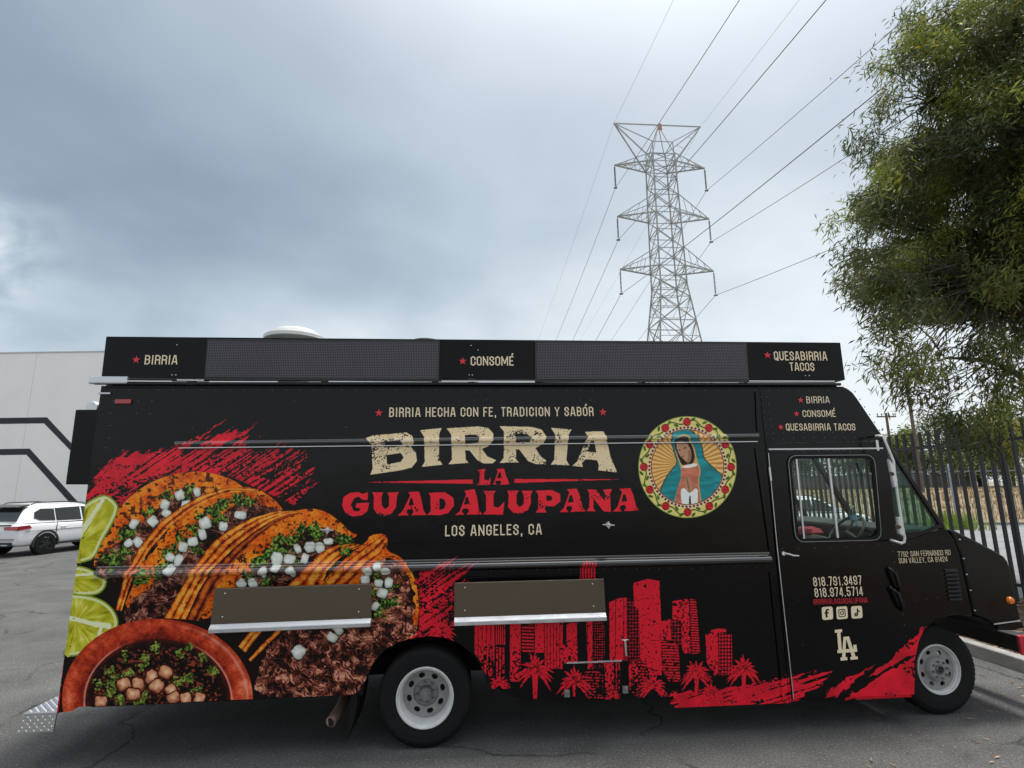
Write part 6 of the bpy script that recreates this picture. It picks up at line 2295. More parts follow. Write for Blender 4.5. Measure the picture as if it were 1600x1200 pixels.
# ------------------------------------------------------------------ cars
def build_car(name, loc, rz, paint, label, cat='car', group=None, s=1.0):
    C = empty(name, loc, label, cat, group, rz)
    C.scale = (s, s, s)

    def B(mb, nm, mat, par=None, **kw):
        return mb.build(nm, mat, par or C, local=True, **kw)
    st_ = [(-2.34, .86, .36, .98), (-2.26, .955, .31, 1.02), (-2.0, .99, .29, 1.05), (-1.2, 1, .28, 1.04), (0, 1, .28, 1.02), (1.1, 1, .28, 1.00), (1.6, .985, .29, .97), (2.0, .95, .30, .91), (2.24, .85, .33, .82), (2.34, .66, .40, .72)]
    HW = 0.92
    rings = []
    for x, k_, zb, zt in st_:
        w_ = HW * k_
        rings.append([(x, -w_ * .80, zb), (x, -w_ * .97, zb + .06), (x, -w_, zb + .26), (x, -w_, zt - .22), (x, -w_ * .965, zt - .05), (x, -w_ * .90, zt), (x, w_ * .90, zt), (x, w_ * .965, zt - .05), (x, w_, zt - .22), (x, w_, zb + .26), (x, w_ * .97, zb + .06), (x, w_ * .80, zb)])
    k_ = 12
    mb = MB()
    mb.add([p for r_ in rings for p in r_], [(i * k_ + j, i * k_ + (j + 1) % k_, (i + 1) * k_ + (j + 1) % k_, (i + 1) * k_ + j) for i in range(len(rings) - 1) for j in range(k_)] + [tuple(range(k_ - 1, -1, -1)), tuple(range((len(rings) - 1) * k_, len(rings) * k_))], True)
    body = B(mb, 'body', paint, angle=60)
    sd2_ = body.modifiers.new('round', 'SUBSURF')
    sd2_.levels = sd2_.render_levels = 2
    # cabin
    lv = [(1.02, -2.22, 1.22, .87), (1.20, -2.13, .89, .805), (1.46, -1.96, .42, .715), (1.585, -1.80, .14, .645), (1.655, -1.35, -.25, .50)]

    def outl(x0, x1, w_, z):
        return [(x0, -w_ * .86, z), (x0 + .14, -w_ * .985, z), (x0 + .4, -w_, z), (x1 - .4, -w_, z), (x1 - .08, -w_ * .93, z), (x1, -w_ * .75, z), (x1 + .03, 0, z), (x1, w_ * .75, z), (x1 - .08, w_ * .93, z), (x1 - .4, w_, z), (x0 + .4, w_, z), (x0 + .14, w_ * .985, z), (x0, w_ * .86, z), (x0 - .02, 0, z)]
    rg = [outl(a_, b_, w_, z) for z, a_, b_, w_ in lv]
    k_ = len(rg[0])
    mb = MB()
    mb.add([p for r_ in rg for p in r_], [(i * k_ + j, i * k_ + (j + 1) % k_, (i + 1) * k_ + (j + 1) % k_, (i + 1) * k_ + j) for i in range(len(rg) - 1) for j in range(k_)] + [tuple(range((len(rg) - 1) * k_, len(rg) * k_))], True)
    cb_ = B(mb, 'cabin', paint, angle=70)
    sd3 = cb_.modifiers.new('round', 'SUBSURF')
    sd3.levels = sd3.render_levels = 1

    def sy(z):                      # half width of the cabin at height z
        return np.interp(z, [l[0] for l in lv], [l[3] for l in lv])
    for sg in (-1, 1):
        for poly in ([(-1.80, 1.18), (-1.62, 1.10), (-1.12, 1.075), (-1.12, 1.46), (-1.55, 1.465), (-1.76, 1.36)], [(-1.08, 1.07), (-0.20, 1.06), (-0.20, 1.50), (-1.08, 1.47)], [(-0.14, 1.06), (0.80, 1.05), (0.30, 1.42), (0.12, 1.49), (-0.14, 1.50)]):
            mb = MB()
            mb.add([(x, sg * (sy(z) + .010), z) for x, z in poly] + [(x, sg * (sy(z) - .02), z) for x, z in poly], [tuple(range(len(poly)))] + [(i, (i + 1) % len(poly), len(poly) + (i + 1) % len(poly), len(poly) + i) for i in range(len(poly))])
            B(mb, 'side_window', M['carglass'])
        for xw in (-1.40, 1.42):
            a_ = [(xw + .43 * math.cos(R(t_)), .36 + .43 * math.sin(R(t_))) for t_ in range(-12, 193, 12)]
            b_ = [(xw + .372 * math.cos(R(t_)), .36 + .372 * math.sin(R(t_))) for t_ in range(192, -13, -12)]
            y0_ = sg * HW
            mb = MB()
            mb.prism(a_ + b_, min(y0_ - .03 * sg, y0_ + .022 * sg), max(y0_ - .03 * sg, y0_ + .022 * sg))
            B(mb, 'wheel_arch', M['trim'])
            mb = MB()
            mb.prism(ringpoly(xw, .36, .372, 28), y0_ - .05 * sg if sg > 0 else y0_ + .01, y0_ + .003 if sg > 0 else y0_ + .05)
            B(mb, 'arch_liner', M['void'])
            cw = (xw, sg * (HW - .03), .345)
            mb = MB()
            mb.lathe([(.22, .05), (.25, .045), (.33, .048), (.345, .03), (.345, -.17), (.2, -.17)] if sg > 0 else [(.22, -.05), (.25, -.045), (.33, -.048), (.345, -.03), (.345, .17), (.2, .17)], cw, 32)
            wh = B(mb, 'wheel', M['rubber'])
            mb = MB()
            f_ = .03 * sg
            mb.lathe([(.25, .046 * sg), (.235, .04 * sg), (.22, 0.0), (0, -.005 * sg)], cw, 32)
            mb.lathe([(.055, 0), (.05, f_), (0, f_ * 1.1)], cw, 14)
            for i in range(5):
                for da in (-.13, .13):
                    t_ = 2 * math.pi * i / 5 + da
                    mb.bar((cw[0] + .03 * math.cos(t_), cw[1] + f_, cw[2] + .03 * math.sin(t_)), (cw[0] + .23 * math.cos(t_ + da * .4), cw[1] + f_ * .9, cw[2] + .23 * math.sin(t_ + da * .4)), .026)
            B(mb, 'rim', M['trim'], wh)
        mb = MB()
        mb.box(-.95, .98, sg * HW - .01, sg * HW + .012, .30, .37)
        B(mb, 'sill_cladding', M['trim'])
        mb = MB()
        mb.box(-2.1, 1.7, sg * HW - .008, sg * HW + .004, .775, .785)
        mb.box(-.17, -.155, sg * HW - .008, sg * HW + .003, .40, 1.0)
        mb.box(-1.10, -1.085, sg * HW - .008, sg * HW + .003, .62, 1.0)
        B(mb, 'panel_gap', M['trim'])
        for xh in (-.95, .02):
            mb = MB()
            mb.box(xh, xh + .20, sg * HW - .005, sg * HW + .03, .845, .875)
            B(mb, 'door_handle', paint, bevel=.008)
        mb = MB()
        mb.tube([(-1.75, sg * .56, 1.60), (-1.6, sg * .57, 1.665), (-.6, sg * .60, 1.675), (.0, sg * .60, 1.63), (.1, sg * .60, 1.57)], .018, 8)
        B(mb, 'roof_rail', M['trim'])
        mb = MB()
        mb.prism([(.62, 1.05), (.80, 1.05), (.80, 1.17), (.66, 1.19)], sg * .90 if sg > 0 else -1.08, 1.08 if sg > 0 else -.90)
        B(mb, 'door_mirror', paint, bevel=.02)
        # rear lamps wrap round the corner
        mb = MB()
        q = [(-2.325, .40, .93), (-2.335, .42, .84), (-2.30, .865, .82), (-2.27, .885, .95)]
        q2 = [(-2.27, .885, .95), (-2.30, .865, .82), (-1.98, .926, .85), (-1.92, .926, .89), (-2.0, .922, .97)]
        for pl in (q, q2):
            off_ = (-.016, 0) if pl is q else (0, .012)
            f1 = [(x + off_[0], sg * (y + off_[1]), z) for x, y, z in pl]
            f2 = [(x + .03, sg * (y - .03), z) for x, y, z in pl]
            n_ = len(pl)
            mb.add(f1 + f2, [tuple(range(n_))] + [(i, (i + 1) % n_, n_ + (i + 1) % n_, n_ + i) for i in range(n_)])
        B(mb, 'tail_lamp', M['lens_red'])
        mb = MB()
        mb.add([(2.30, sg * .45, .70), (2.33, sg * .45, .62), (2.20, sg * .84, .66), (2.10, sg * .86, .76)] + [(2.2, sg * .4, .68), (2.2, sg * .4, .64), (2.1, sg * .8, .66), (2.0, sg * .8, .74)], [(0, 1, 2, 3), (0, 4, 5, 1), (1, 5, 6, 2), (2, 6, 7, 3), (3, 7, 4, 0)])
        B(mb, 'headlamp', M['carglass'])
    mb = MB()
    xr = lambda z: np.interp(z, [l[0] for l in lv], [l[1] for l in lv])
    rp = [(-.62, 1.10), (.62, 1.10), (.52, 1.50), (-.52, 1.50)]
    mb.add([(xr(z) - .035, y, z) for y, z in rp] + [(xr(z) + .05, y, z) for y, z in rp], [(0, 1, 2, 3), (0, 4, 5, 1), (1, 5, 6, 2), (2, 6, 7, 3), (3, 7, 4, 0)])
    B(mb, 'rear_window', M['carglass'])
    mb = MB()
    xf = lambda z: np.interp(z, [l[0] for l in lv], [l[2] for l in lv])
    rp = [(-.70, 1.05), (.70, 1.05), (.54, 1.53), (-.54, 1.53)]
    mb.add([(xf(z) + .045, y, z) for y, z in rp] + [(xf(z) - .05, y, z) for y, z in rp], [(0, 1, 2, 3), (0, 4, 5, 1), (1, 5, 6, 2), (2, 6, 7, 3), (3, 7, 4, 0)])
    B(mb, 'windscreen', M['carglass'])
    mb = MB()
    mb.add([(-1.80, -.58, 1.615), (-1.80, .58, 1.615), (-2.10, .52, 1.545), (-2.10, -.52, 1.545), (-1.80, -.58, 1.565), (-1.80, .58, 1.565), (-2.10, .52, 1.525), (-2.10, -.52, 1.525)], [(0, 1, 2, 3), (4, 7, 6, 5), (0, 4, 5, 1), (1, 5, 6, 2), (2, 6, 7, 3), (3, 7, 4, 0)])
    B(mb, 'spoiler', M['carglass'])
    mb = MB()
    mb.box(-2.40, -2.15, -.74, .74, .33, .46)
    B(mb, 'rear_diffuser', M['trim'], bevel=.02)
    mb = MB()
    for sg in (-1, 1):
        mb.box(-2.415, -2.39, sg * .58 - .12, sg * .58 + .12, .365, .40)
    B(mb, 'exhaust_trim', M['chrome'], bevel=.008)
    mb = MB()
    mb.box(-2.352, -2.33, -.26, .26, .66, .78)
    B(mb, 'number_plate', M['ventw'])
    mb = MB()
    mb.box(-2.375, -2.2, -.80, .80, .545, .56)
    mb.box(-2.36, -2.2, -.62, .62, .985, 1.0)
    B(mb, 'bumper_line', M['trim'])
    mb = MB()
    mb.box(2.30, 2.37, -.55, .55, .42, .60)
    B(mb, 'grille', M['trim'], bevel=.01)
    return C


hd = Vector((0.255, 0.967, 0))
rz_ = math.atan2(hd.y, hd.x)
wx_, wy_ = PG(68, 866.5)
sd_ = Vector((hd.y, -hd.x, 0))                # the car's right hand side
cpos = Vector((wx_, wy_, 0)) - sd_ * 1.0 + hd * 1.55
build_car('parked_car', (cpos.x, cpos.y, 0), rz_, M['carwhite'], 'white SUV with black wheels parked nose-in against the white building', 'car', 'cars parked on the lot', 1.11)
# dark car in the next bay: only its rear left corner shows beside the truck
kx, ky = PG(112.5, 838, 0.40)
cp2 = Vector((kx, ky, 0)) + sd_ * 0.86 + hd * 2.30
build_car('parked_car', (cp2.x, cp2.y, 0), rz_, M['cargrey'], 'dark SUV showing only its red tail lamp between the white SUV and the truck', 'car', 'cars parked on the lot', 1.05)
build_car('parked_car', (13.35, 21.2, 0.02), R(2), M['carwhite'], 'white car on the driveway beyond the iron fence, seen through the truck cab window', 'car', 'cars parked on the lot', 1.0)

# ------------------------------------------------------------------ white building with painted stripes
BP = Vector((-21.85, 28.74, 0))
bd = Vector((0.9967, -0.0798, 0)).normalized()
bn = Vector((0.0798, 0.9967, 0)).normalized()
ZT = 9.2
bld = empty('warehouse', tuple(BP), 'large white warehouse with two charcoal stripes stepping down its wall', 'building')


def bw(s_, d_, z):
    p = BP + bd * s_ + bn * d_
    return (p.x, p.y, z)


def wbox(mb, s0, s1, d0, d1, z0, z1):
    return mb.add([bw(s0, d0, z0), bw(s1, d0, z0), bw(s1, d1, z0), bw(s0, d1, z0), bw(s0, d0, z1), bw(s1, d0, z1), bw(s1, d1, z1), bw(s0, d1, z1)], [(0, 3, 2, 1), (4, 5, 6, 7), (0, 1, 5, 4), (1, 2, 6, 5), (2, 3, 7, 6), (3, 0, 4, 7)])


for i in range(-4, 3):
    wbox(MB(), i * 7.3 + 0.008, (i + 1) * 7.3 - 0.008, 0, 0.25, 0, ZT).build('wall_panel', M['wallw'], bld, bevel=0.01)
wbox(MB(), -29.2, 21.9, 0.03, 12, 0, ZT - 0.05).build('joint_backing', M['seam'], bld)
wbox(MB(), -29.25, 21.95, -0.03, 0.30, ZT + 0.002, ZT + 0.06).build('parapet_cap', M['cap'], bld)


def wallpt(u, v):
    d = ray(u, v)
    c_ = BP.dot(bn)
    t_ = c_ / (bn.x * d[0] + bn.y * d[1])
    p = Vector((d[0] * t_, d[1] * t_, CAMH + d[2] * t_))
    return ((p - BP).dot(bd), p.z)


def stripe(px_):
    pts = [wallpt(*p) for p in px_]
    # carried on beyond the picture's left edge and down behind the cars
    dl_ = pts[0][0] + 27
    h_ = len(pts) // 2
    for i0, i1 in ((h_ - 2, h_ - 1), (h_ + 1, h_)):      # the sloping run goes on down to the ground
        (sa, za), (sb2, zb2) = pts[i0], pts[i1]
        k_ = (za - 0.15) / (za - zb2)
        pts[i1] = (sa + (sb2 - sa) * k_, 0.15)
    pts[0] = (-27.0, pts[0][1])
    pts[-1] = (-27.0, pts[-1][1])
    mb = MB()
    mb.prism(pts, -0.006, -0.002, fn=lambda a_, b_, y: bw(a_, y, b_))
    mb.build('painted_stripe', M['stripe'], bld)


stripe([(0, 653), (73.5, 652), (122, 704), (150, 735), (150, 746), (116, 710), (69, 661.5), (0, 662)])
stripe([(0, 701.5), (46.5, 701), (122, 784.5), (140, 804), (126, 804), (107, 783), (41.5, 710.5), (0, 710.5)])

# ------------------------------------------------------------------ near fence of black iron
FA = Vector((9.17, 8.14, 0))
fd = Vector((0.085, 0.9964, 0)).normalized()


def fpt(s_, z, o_=0.0):
    p = FA + fd * s_ + Vector((fd.y, -fd.x, 0)) * o_
    return (p.x, p.y, z)


fen = empty('iron_fence', tuple(FA), 'black iron picket fence running along the planting bed in front of the truck', 'fence')
zr = 2.84
s = -5.0
pk_me = None
for i in range(74):
    zt = 3.16
    q = MB()
    if pk_me is None:
        h_ = 0.023
        q.add([(-h_, -h_, 0.06), (h_, -h_, 0.06), (h_, h_, 0.06), (-h_, h_, 0.06), (-h_, -h_, zt), (h_, -h_, zt), (h_, h_, zt), (-h_, h_, zt), (0, 0, zt + 0.012)],
              [(0, 3, 2, 1), (0, 1, 5, 4), (1, 2, 6, 5), (2, 3, 7, 6), (3, 0, 4, 7), (4, 5, 8), (5, 6, 8), (6, 7, 8), (7, 4, 8)])
        p_ = q.build('picket', M['fence_black'], fen, local=True)
        pk_me = p_
    else:
        p_ = pk_me.copy()
        COL.objects.link(p_)
    w_ = fd * s
    p_.location = (w_.x, w_.y, 0)
    p_.rotation_euler = (0, 0, -math.atan2(fd.x, fd.y))
    s += 0.234
for z_ in (zr, 0.42):
    for k_ in range(6):
        s0 = -5.0 + k_ * 2.9 - 0.1
        MB().bar(fpt(s0, z_), fpt(s0 + 2.88, z_), 0.056).build('rail', M['fence_black'], fen)
for k_ in range(7):
    s0 = -5.1 + k_ * 2.9
    if 0.0 < s0 < 2.4:
        pass
    mb = MB()
    a_ = fpt(s0 - 0.04, 0)
    mb.box(a_[0] - 0.032, a_[0] + 0.032, a_[1] - 0.032, a_[1] + 0.032, 0.05, 3.0)
    mb.build('fence_post', M['fence_black'], fen, bevel=0.006)

# far fence of thin grey steel
GA = Vector((*PG(1300, 822, 0.03), 0))
GB = Vector((*PG(1600, 821, 0.03), 0))
gd = (GB - GA).normalized()
GL_ = (GB - GA).length
GA = GA - gd * 2.0
GL_ += 9
fe2 = empty('steel_fence', tuple(GA), 'weathered grey picket fence at the edge of the dry field', 'fence')
nn_ = int(GL_ / 0.25)
pm = None
for i in range(nn_):
    if pm is None:
        q = MB()
        h_ = 0.010
        q.box(-h_, h_, -h_, h_, 0.0, 2.85)
        p_ = q.build('picket', M['fence_grey'], fe2, local=True)
        pm = p_
    else:
        p_ = pm.copy()
        COL.objects.link(p_)
    w_ = gd * (i * 0.25)
    p_.location = (w_.x, w_.y, 0)
for z_, w_ in ((2.60, 0.07), (0.12, 0.12)):
    MB().bar(tuple(GA + Vector((0, 0, z_))), tuple(GA + gd * GL_ + Vector((0, 0, z_))), w_).build('rail', M['fence_grey'], fe2)
gp = Vector((*PG(1498, 818, 0.02), 0))
o = MB().tube([(gp.x, gp.y, 0), (gp.x, gp.y, 2.95), (gp.x, gp.y, 3.0)], [0.10, 0.10, 0.07], 12).build('gate_post', M['galv'])
tag(o, 'pale galvanised post standing at the left end of the driveway', 'post')

# board fence closing the field
FW = empty('board_fence', (40, 72, 1.1), 'dark weathered board fence at the far side of the dry field', 'fence')
bm0 = None
for i in range(150):
    if bm0 is None:
        q = MB()
        q.box(0, 0.29, 0, 0.04, 0, 2.1)
        p_ = q.build('board', M['wood'], FW, local=True)
        bm0 = p_
    else:
        p_ = bm0.copy()
        COL.objects.link(p_)
    p_.location = (-22 + i * 0.35, 0, -0.1 + 0.06 * math.sin(i * 1.9))
    p_.scale = (1.14, 1, 1)
MB().box(18, 71, 72.05, 72.12, 2.6, 2.72).build('rail', M['wood'], FW)

# grass clump by the post
gx_, gy_ = PG(1488, 826, 0.02)
n = 700
o = blades('grass_clump', gx_ + RNG.normal(0, 0.55, n), gy_ + RNG.normal(0, 0.5, n), np.zeros(n), n, 0.35, 1.0, 0.02, M['leaf3'], [(0.8, 1.3, 0.7), (1.0, 1.5, 0.8), (0.9, 1.1, 0.8)], 0.7)
tag(o, 'bright green clump of grass at the foot of the pale post', 'grass')


# ------------------------------------------------------------------ foliage
def leaves(centers, per, spread, lmin, lmax, wmin, wmax, droop, tints, out_c=None):
    """narrow leaves in bunches round the given centres -> V,F,colour"""
    c = np.repeat(np.asarray(centers, np.float32), per, 0)
    n = len(c)
    off = RNG.normal(0, 1, (n, 3)) * np.asarray(spread)
    pos = c + off
    a = RNG.uniform(0, 2 * math.pi, n)
    if out_c is not None:
        rad = pos[:, :2] - np.asarray(out_c)[None, :2]
        a = np.where(RNG.random(n) < 0.55, np.arctan2(rad[:, 1], rad[:, 0]) + RNG.normal(0, 0.7, n), a)
    el = RNG.normal(-droop, 0.45, n)
    d = np.stack([np.cos(a) * np.cos(el), np.sin(a) * np.cos(el), np.sin(el)], 1)
    sd2 = np.cross(d, RNG.normal(0, 1, (n, 3)))
    sd2 /= np.linalg.norm(sd2, axis=1, keepdims=True) + 1e-9
    ln = RNG.uniform(lmin, lmax, n)[:, None]
    wd = RNG.uniform(wmin, wmax, n)[:, None]
    mid = pos + d * ln * 0.5
    tip = pos + d * ln + np.array((0, 0, -1)) * ln * 0.12
    V = np.stack([pos, mid + sd2 * wd, tip, mid - sd2 * wd], 1).reshape(-1, 3)
    ci = np.repeat(RNG.integers(0, len(tints), len(centers)), per)
    t = np.array(tints)[ci] * RNG.uniform(0.65, 1.3, (n, 1))
    t = np.where(RNG.random((n, 1)) < 0.04, t * np.array((1.9, 1.2, 0.8)), t)
    col = np.concatenate([np.repeat(t, 4, 0), np.ones((4 * n, 1))], 1)
    return V, np.arange(4 * n).reshape(n, 4), col


def limb(mb, a, b, r0, r1, sag=0.0, n=5, jit=0.08):
    a, b = Vector(a), Vector(b)
    pts = []
    L = (b - a).length
    for i in range(n + 1):
        t_ = i / n
        p = a.lerp(b, t_) + Vector((random.uniform(-1, 1), random.uniform(-1, 1), random.uniform(-1, 1))) * jit * L * 0.5 * (0 if i in (0, n) else 1) + Vector((0, 0, sag * math.sin(math.pi * t_)))
        pts.append(p)
    mb.tube(pts, [r0 + (r1 - r0) * i / n for i in range(n + 1)], 6)


# big tree leaning in from the right
TC = Vector((11.95, 9.2, 7.9))
tr = empty('willow_leaved_tree', (11.1, 9.4, 0.1), 'big dark green tree with narrow drooping leaves hanging in from the right', 'tree')
tb = MB()
cent = []
wisps = []
rx, ry, rz2 = 3.75, 3.4, 5.2


def inside_crown(p):
    q = p - TC
    k_ = math.sqrt((q.x / rx) ** 2 + (q.y / ry) ** 2 + (q.z / rz2) ** 2)
    az = math.atan2(q.y, q.x)
    lob = 0.86 + 0.10 * math.sin(az * 3 + q.z * 0.9 + 1.0) + 0.09 * math.sin(q.z * 2.3 + az * 2) + 0.05 * math.sin(q.z * 4.7 - az * 5)
    return k_ < lob, k_ / lob


tries = 0
while len(cent) < 640 and tries < 90000:
    tries += 1
    p = TC + Vector((random.uniform(-rx, rx), random.uniform(-ry, ry), random.uniform(-rz2, rz2)))
    ok, k_ = inside_crown(p)
    if p.z < 5.15 + 0.35 * math.sin(p.x * 2.1) and random.random() < 0.97:
        continue
    if not ok or (k_ < 0.5 and random.random() < 0.7):
        continue
    if any((p - c_).length < 0.40 for c_ in cent):
        continue
    cent.append(p)
for (u, v, Y, r_, n_) in ((1335, 330, 9.0, 0.28, 3), (1345, 385, 9.0, 0.4, 5), (1362, 440, 8.8, 0.35, 5), (1370, 482, 8.8, 0.25, 3), (1392, 522, 8.5, 0.15, 2), (1405, 560, 8.4, 0.16, 2), (1400, 600, 8.3, 0.16, 2), (1425, 585, 8.5, 0.25, 4),
                          (1440, 545, 8.5, 0.35, 4), (1475, 565, 8.6, 0.25, 3), (1545, 645, 8.2, 0.2, 5), (1552, 675, 8.1, 0.15, 3), (1556, 610, 8.3, 0.15, 3), (1530, 555, 8.6, 0.3, 3), (1594, 575, 8.4, 0.2, 3), (1500, 560, 8.6, 0.35, 4),
                          (1375, 130, 9.4, 0.3, 3), (1370, 200, 9.3, 0.3, 4), (1360, 270, 9.2, 0.3, 4), (1410, 80, 9.6, 0.35, 4), (1450, 20, 9.8, 0.4, 5)):
    x, z = PY(u, v, Y)
    for _ in range(n_):
        wisps.append(Vector((x, Y, z)) + Vector((random.gauss(0, r_), random.gauss(0, r_ * 1.5), random.gauss(0, r_))))
root = Vector((11.1, 9.4, 0.05))
forks = [Vector((11.0, 9.3, 3.4)), Vector((10.6, 9.2, 5.2)), Vector((11.2, 9.4, 6.8)), Vector((10.9, 9.1, 9.2))]
tb.tube([root, root + Vector((0.02, 0, 1.2)), forks[0], forks[1] * 0.5 + forks[2] * 0.5, forks[3], TC + Vector((0.1, 0, 3.8))], [0.30, 0.24, 0.20, 0.15, 0.10, 0.03], 10)
mains = []
for i in range(22):
    az = i * 2.4
    z_ = 3.4 + 7.5 * (i / 22)
    st0 = Vector((11.0 - 0.1 * (z_ > 6), 9.3, z_))
    en = TC + Vector((rx * .62 * math.cos(az), ry * .62 * math.sin(az), (z_ - 8.0) * 0.95 + 0.9))
    limb(tb, st0, en, 0.075, 0.025, 0.25)
    for t_ in (0.35, 0.6, 0.8, 1.0):
        mains.append(st0.lerp(en, t_) + Vector((0, 0, 0.25 * math.sin(math.pi * t_))))
for c_ in cent + wisps:
    m0 = min(mains, key=lambda q: (q - c_).length + (0.6 if q.z > c_.z + 1.5 else 0))
    limb(tb, m0, c_, 0.014, 0.005, 0.12, 3, 0.12)
tb.build('trunk', M['bark'], tr)
TT = [(1, 1, 1), (0.62, 0.68, 0.75), (1.25, 1.2, 0.9), (0.45, 0.5, 0.6), (0.8, 0.8, 0.75), (1.9, 1.85, 1.1), (0.7, 0.72, 0.7)]
V1, F1, c1 = leaves([tuple(p) for p in wisps], 120, (0.16, 0.16, 0.16), 0.10, 0.22, 0.009, 0.016, 0.65, TT, TC)
V, F, c = leaves([tuple(p) for p in cent], 290, (0.17, 0.17, 0.15), 0.10, 0.22, 0.011, 0.019, 0.55, TT, TC)
F = np.concatenate([F, F1 + len(V)])
V = np.concatenate([V, V1])
c = np.concatenate([c, c1])
V = V - np.array((11.1, 9.4, 0.1))
o = raw_mesh('crown', V, F, M['leaf'], tr, c)


def far_tree(name, label, px0, px1, top, bot, Y, mat, tints, ncl=70, per=70, leaf=(0.25, 0.6), wid=(0.06, 0.14), droop=0.2, sparse=0.55, seed=1, group='trees beyond the field', stemmy=False):
    random.seed(seed)
    x0, zb = PY(px0, bot, Y)
    x1, _ = PY(px1, bot, Y)
    _, zt_ = PY((px0 + px1) / 2, top, Y)
    cx_, hw, hz = (x0 + x1) / 2, (x1 - x0) / 2, (zt_ - zb) / 2
    base = Vector((cx_, Y, 1.0))
    r_ = empty(name, tuple(base), label, 'tree', group)
    cs = []
    while len(cs) < ncl:
        p = Vector((random.uniform(-1, 1), random.uniform(-1, 1), random.uniform(-1, 1)))
        lob = 0.85 + 0.18 * math.sin(5 * math.atan2(p.z, p.x) + seed) + 0.1 * math.sin(9 * math.atan2(p.z, p.x) + 2 * seed)
        if p.length > lob or (p.length < 0.35 and random.random() < .5):
            continue
        cs.append(Vector((cx_ + p.x * hw, Y + p.y * hw * 0.9, zb + hz + p.z * hz)))
    mb = MB()
    zmid = zb + hz
    mb.tube([(cx_, Y, 0.5), (cx_ + 0.05 * hw, Y, (zmid + 0.5) / 2), (cx_ - 0.03 * hw, Y, zmid), (cx_, Y, zt_ - hz * 0.3)], [0.30, 0.24, 0.16, 0.05], 8)
    for c_ in cs[::2]:
        limb(mb, (cx_, Y, zmid - hz * 0.4 + 0.3 * (c_.z - zmid)), c_, 0.07, 0.02, 0.1, 3)
    mb.build('trunk', M['bark'], r_)
    V, F, c = leaves([tuple(p) for p in cs], per, (hw * .16 * sparse / .55, hw * .16, hz * .15 * sparse / .55), leaf[0], leaf[1], wid[0], wid[1], droop, tints, (cx_, Y))
    raw_mesh('crown', V - np.array(tuple(base)), F, mat, r_, c)


G1 = [(1, 1, 1), (0.8, 0.85, 0.8), (1.25, 1.2, 0.9)]
far_tree('leafy_tree', 'low rounded bright green tree left of the tall bare pole', 1374, 1434, 672, 742, 76, M['leaf2'], [(1.5, 1.5, 1.1), (1.2, 1.25, 1.0), (1.8, 1.7, 1.1)], 90, 80, seed=3)
far_tree('leafy_tree', 'airy olive tree with sky showing through right of the tall bare pole', 1432, 1512, 632, 742, 78, M['leaf2'], G1, 80, 60, (0.25, 0.6), (0.04, 0.10), 0.3, 0.6, 5)
far_tree('leafy_tree', 'dark bushy tree between the airy olive tree and the yellow-green one', 1496, 1562, 646, 745, 75, M['leaf2'], [(0.7, 0.75, 0.75), (0.9, 0.9, 0.8)], 100, 80, seed=9)
far_tree('palm_like_tree', 'yellow-green feathery tree at the right edge beyond the iron fence', 1540, 1622, 632, 748, 72, M['leaf3'], [(1.1, 1.05, 0.9), (1.4, 1.3, 1.0), (0.8, 0.85, 0.7)], 90, 70, (0.6, 1.4), (0.03, 0.07), 0.7, 0.5, 12)
far_tree('leafy_tree', 'green tree seen through the front part of the cab window', 1300, 1384, 676, 748, 80, M['leaf2'], G1, 90, 70, seed=15)
far_tree('leafy_tree', 'green tree seen through the rear part of the cab window', 1215, 1312, 670, 752, 82, M['leaf2'], [(0.9, 1, 1), (1.2, 1.2, 0.9)], 90, 70, seed=18)
far_tree('leafy_tree', 'low shrub standing right against the far board fence', 1430, 1540, 700, 752, 74, M['leaf2'], [(0.8, 0.85, 0.8), (1.1, 1.1, 0.9)], 80, 70, seed=21)

# ------------------------------------------------------------------ poles
x, z = PY(1427.5, 672, 60)
xt, zt_ = PY(1419.5, 582, 60)
up_ = empty('utility_pole', (x, 60, 0.8), 'tall bare brown wooden pole rising into the hanging leaves', 'pole', None)
MB().tube([(x, 60, 0.5), (x, 60, 8), (x, 60, 15.0)], [0.21, 0.19, 0.15], 10).build('pole_shaft', M['pole'], up_)
MB().box(x - 0.9, x + 0.9, 59.85, 59.95, 14.3, 14.45).build('crossarm', M['pole'], up_)
x, z = PY(1385, 651, 48)
up2 = empty('utility_pole', (x, 48, 0.5), 'short grey utility pole with a crossarm beside the truck cab slope', 'pole', None)
MB().tube([(x, 48, 0.3), (x, 48, z + 0.35)], [0.15, 0.11], 10).build('pole_shaft', M['pole'], up2)
xa, za = PY(1368.5, 651.5, 48)
xb, zb = PY(1397.5, 650.5, 48)
MB().bar((xa, 47.85, z - 0.02), (xb, 47.85, z - 0.02), 0.12).build('crossarm', M['pole'], up2)
for u in (1369.5, 1376, 1394, 1397):
    xi, _ = PY(u, 651, 48)
    MB().lathe([(0.0, 0.24), (0.05, 0.22), (0.06, 0.10), (0.035, 0.08), (0.035, 0.0)], (xi, 47.85, z + 0.06), 8, axis='Z').build('insulator', M['insul'], up2)

# ------------------------------------------------------------------ lattice transmission tower
TWX, TWY = 25.95, 65.0
tw_ = empty('transmission_tower', (TWX, TWY, 0), 'tall grey steel lattice transmission tower rising behind the truck roof', 'pylon')


def tower_hw(z):
    return float(np.interp(z, [0, 18, 27, 45.5], [4.6, 2.75, 1.72, 1.48]))


def corner(z, sx_, sy_):
    h_ = tower_hw(z)
    return (TWX + sx_ * h_, TWY + sy_ * h_, z)


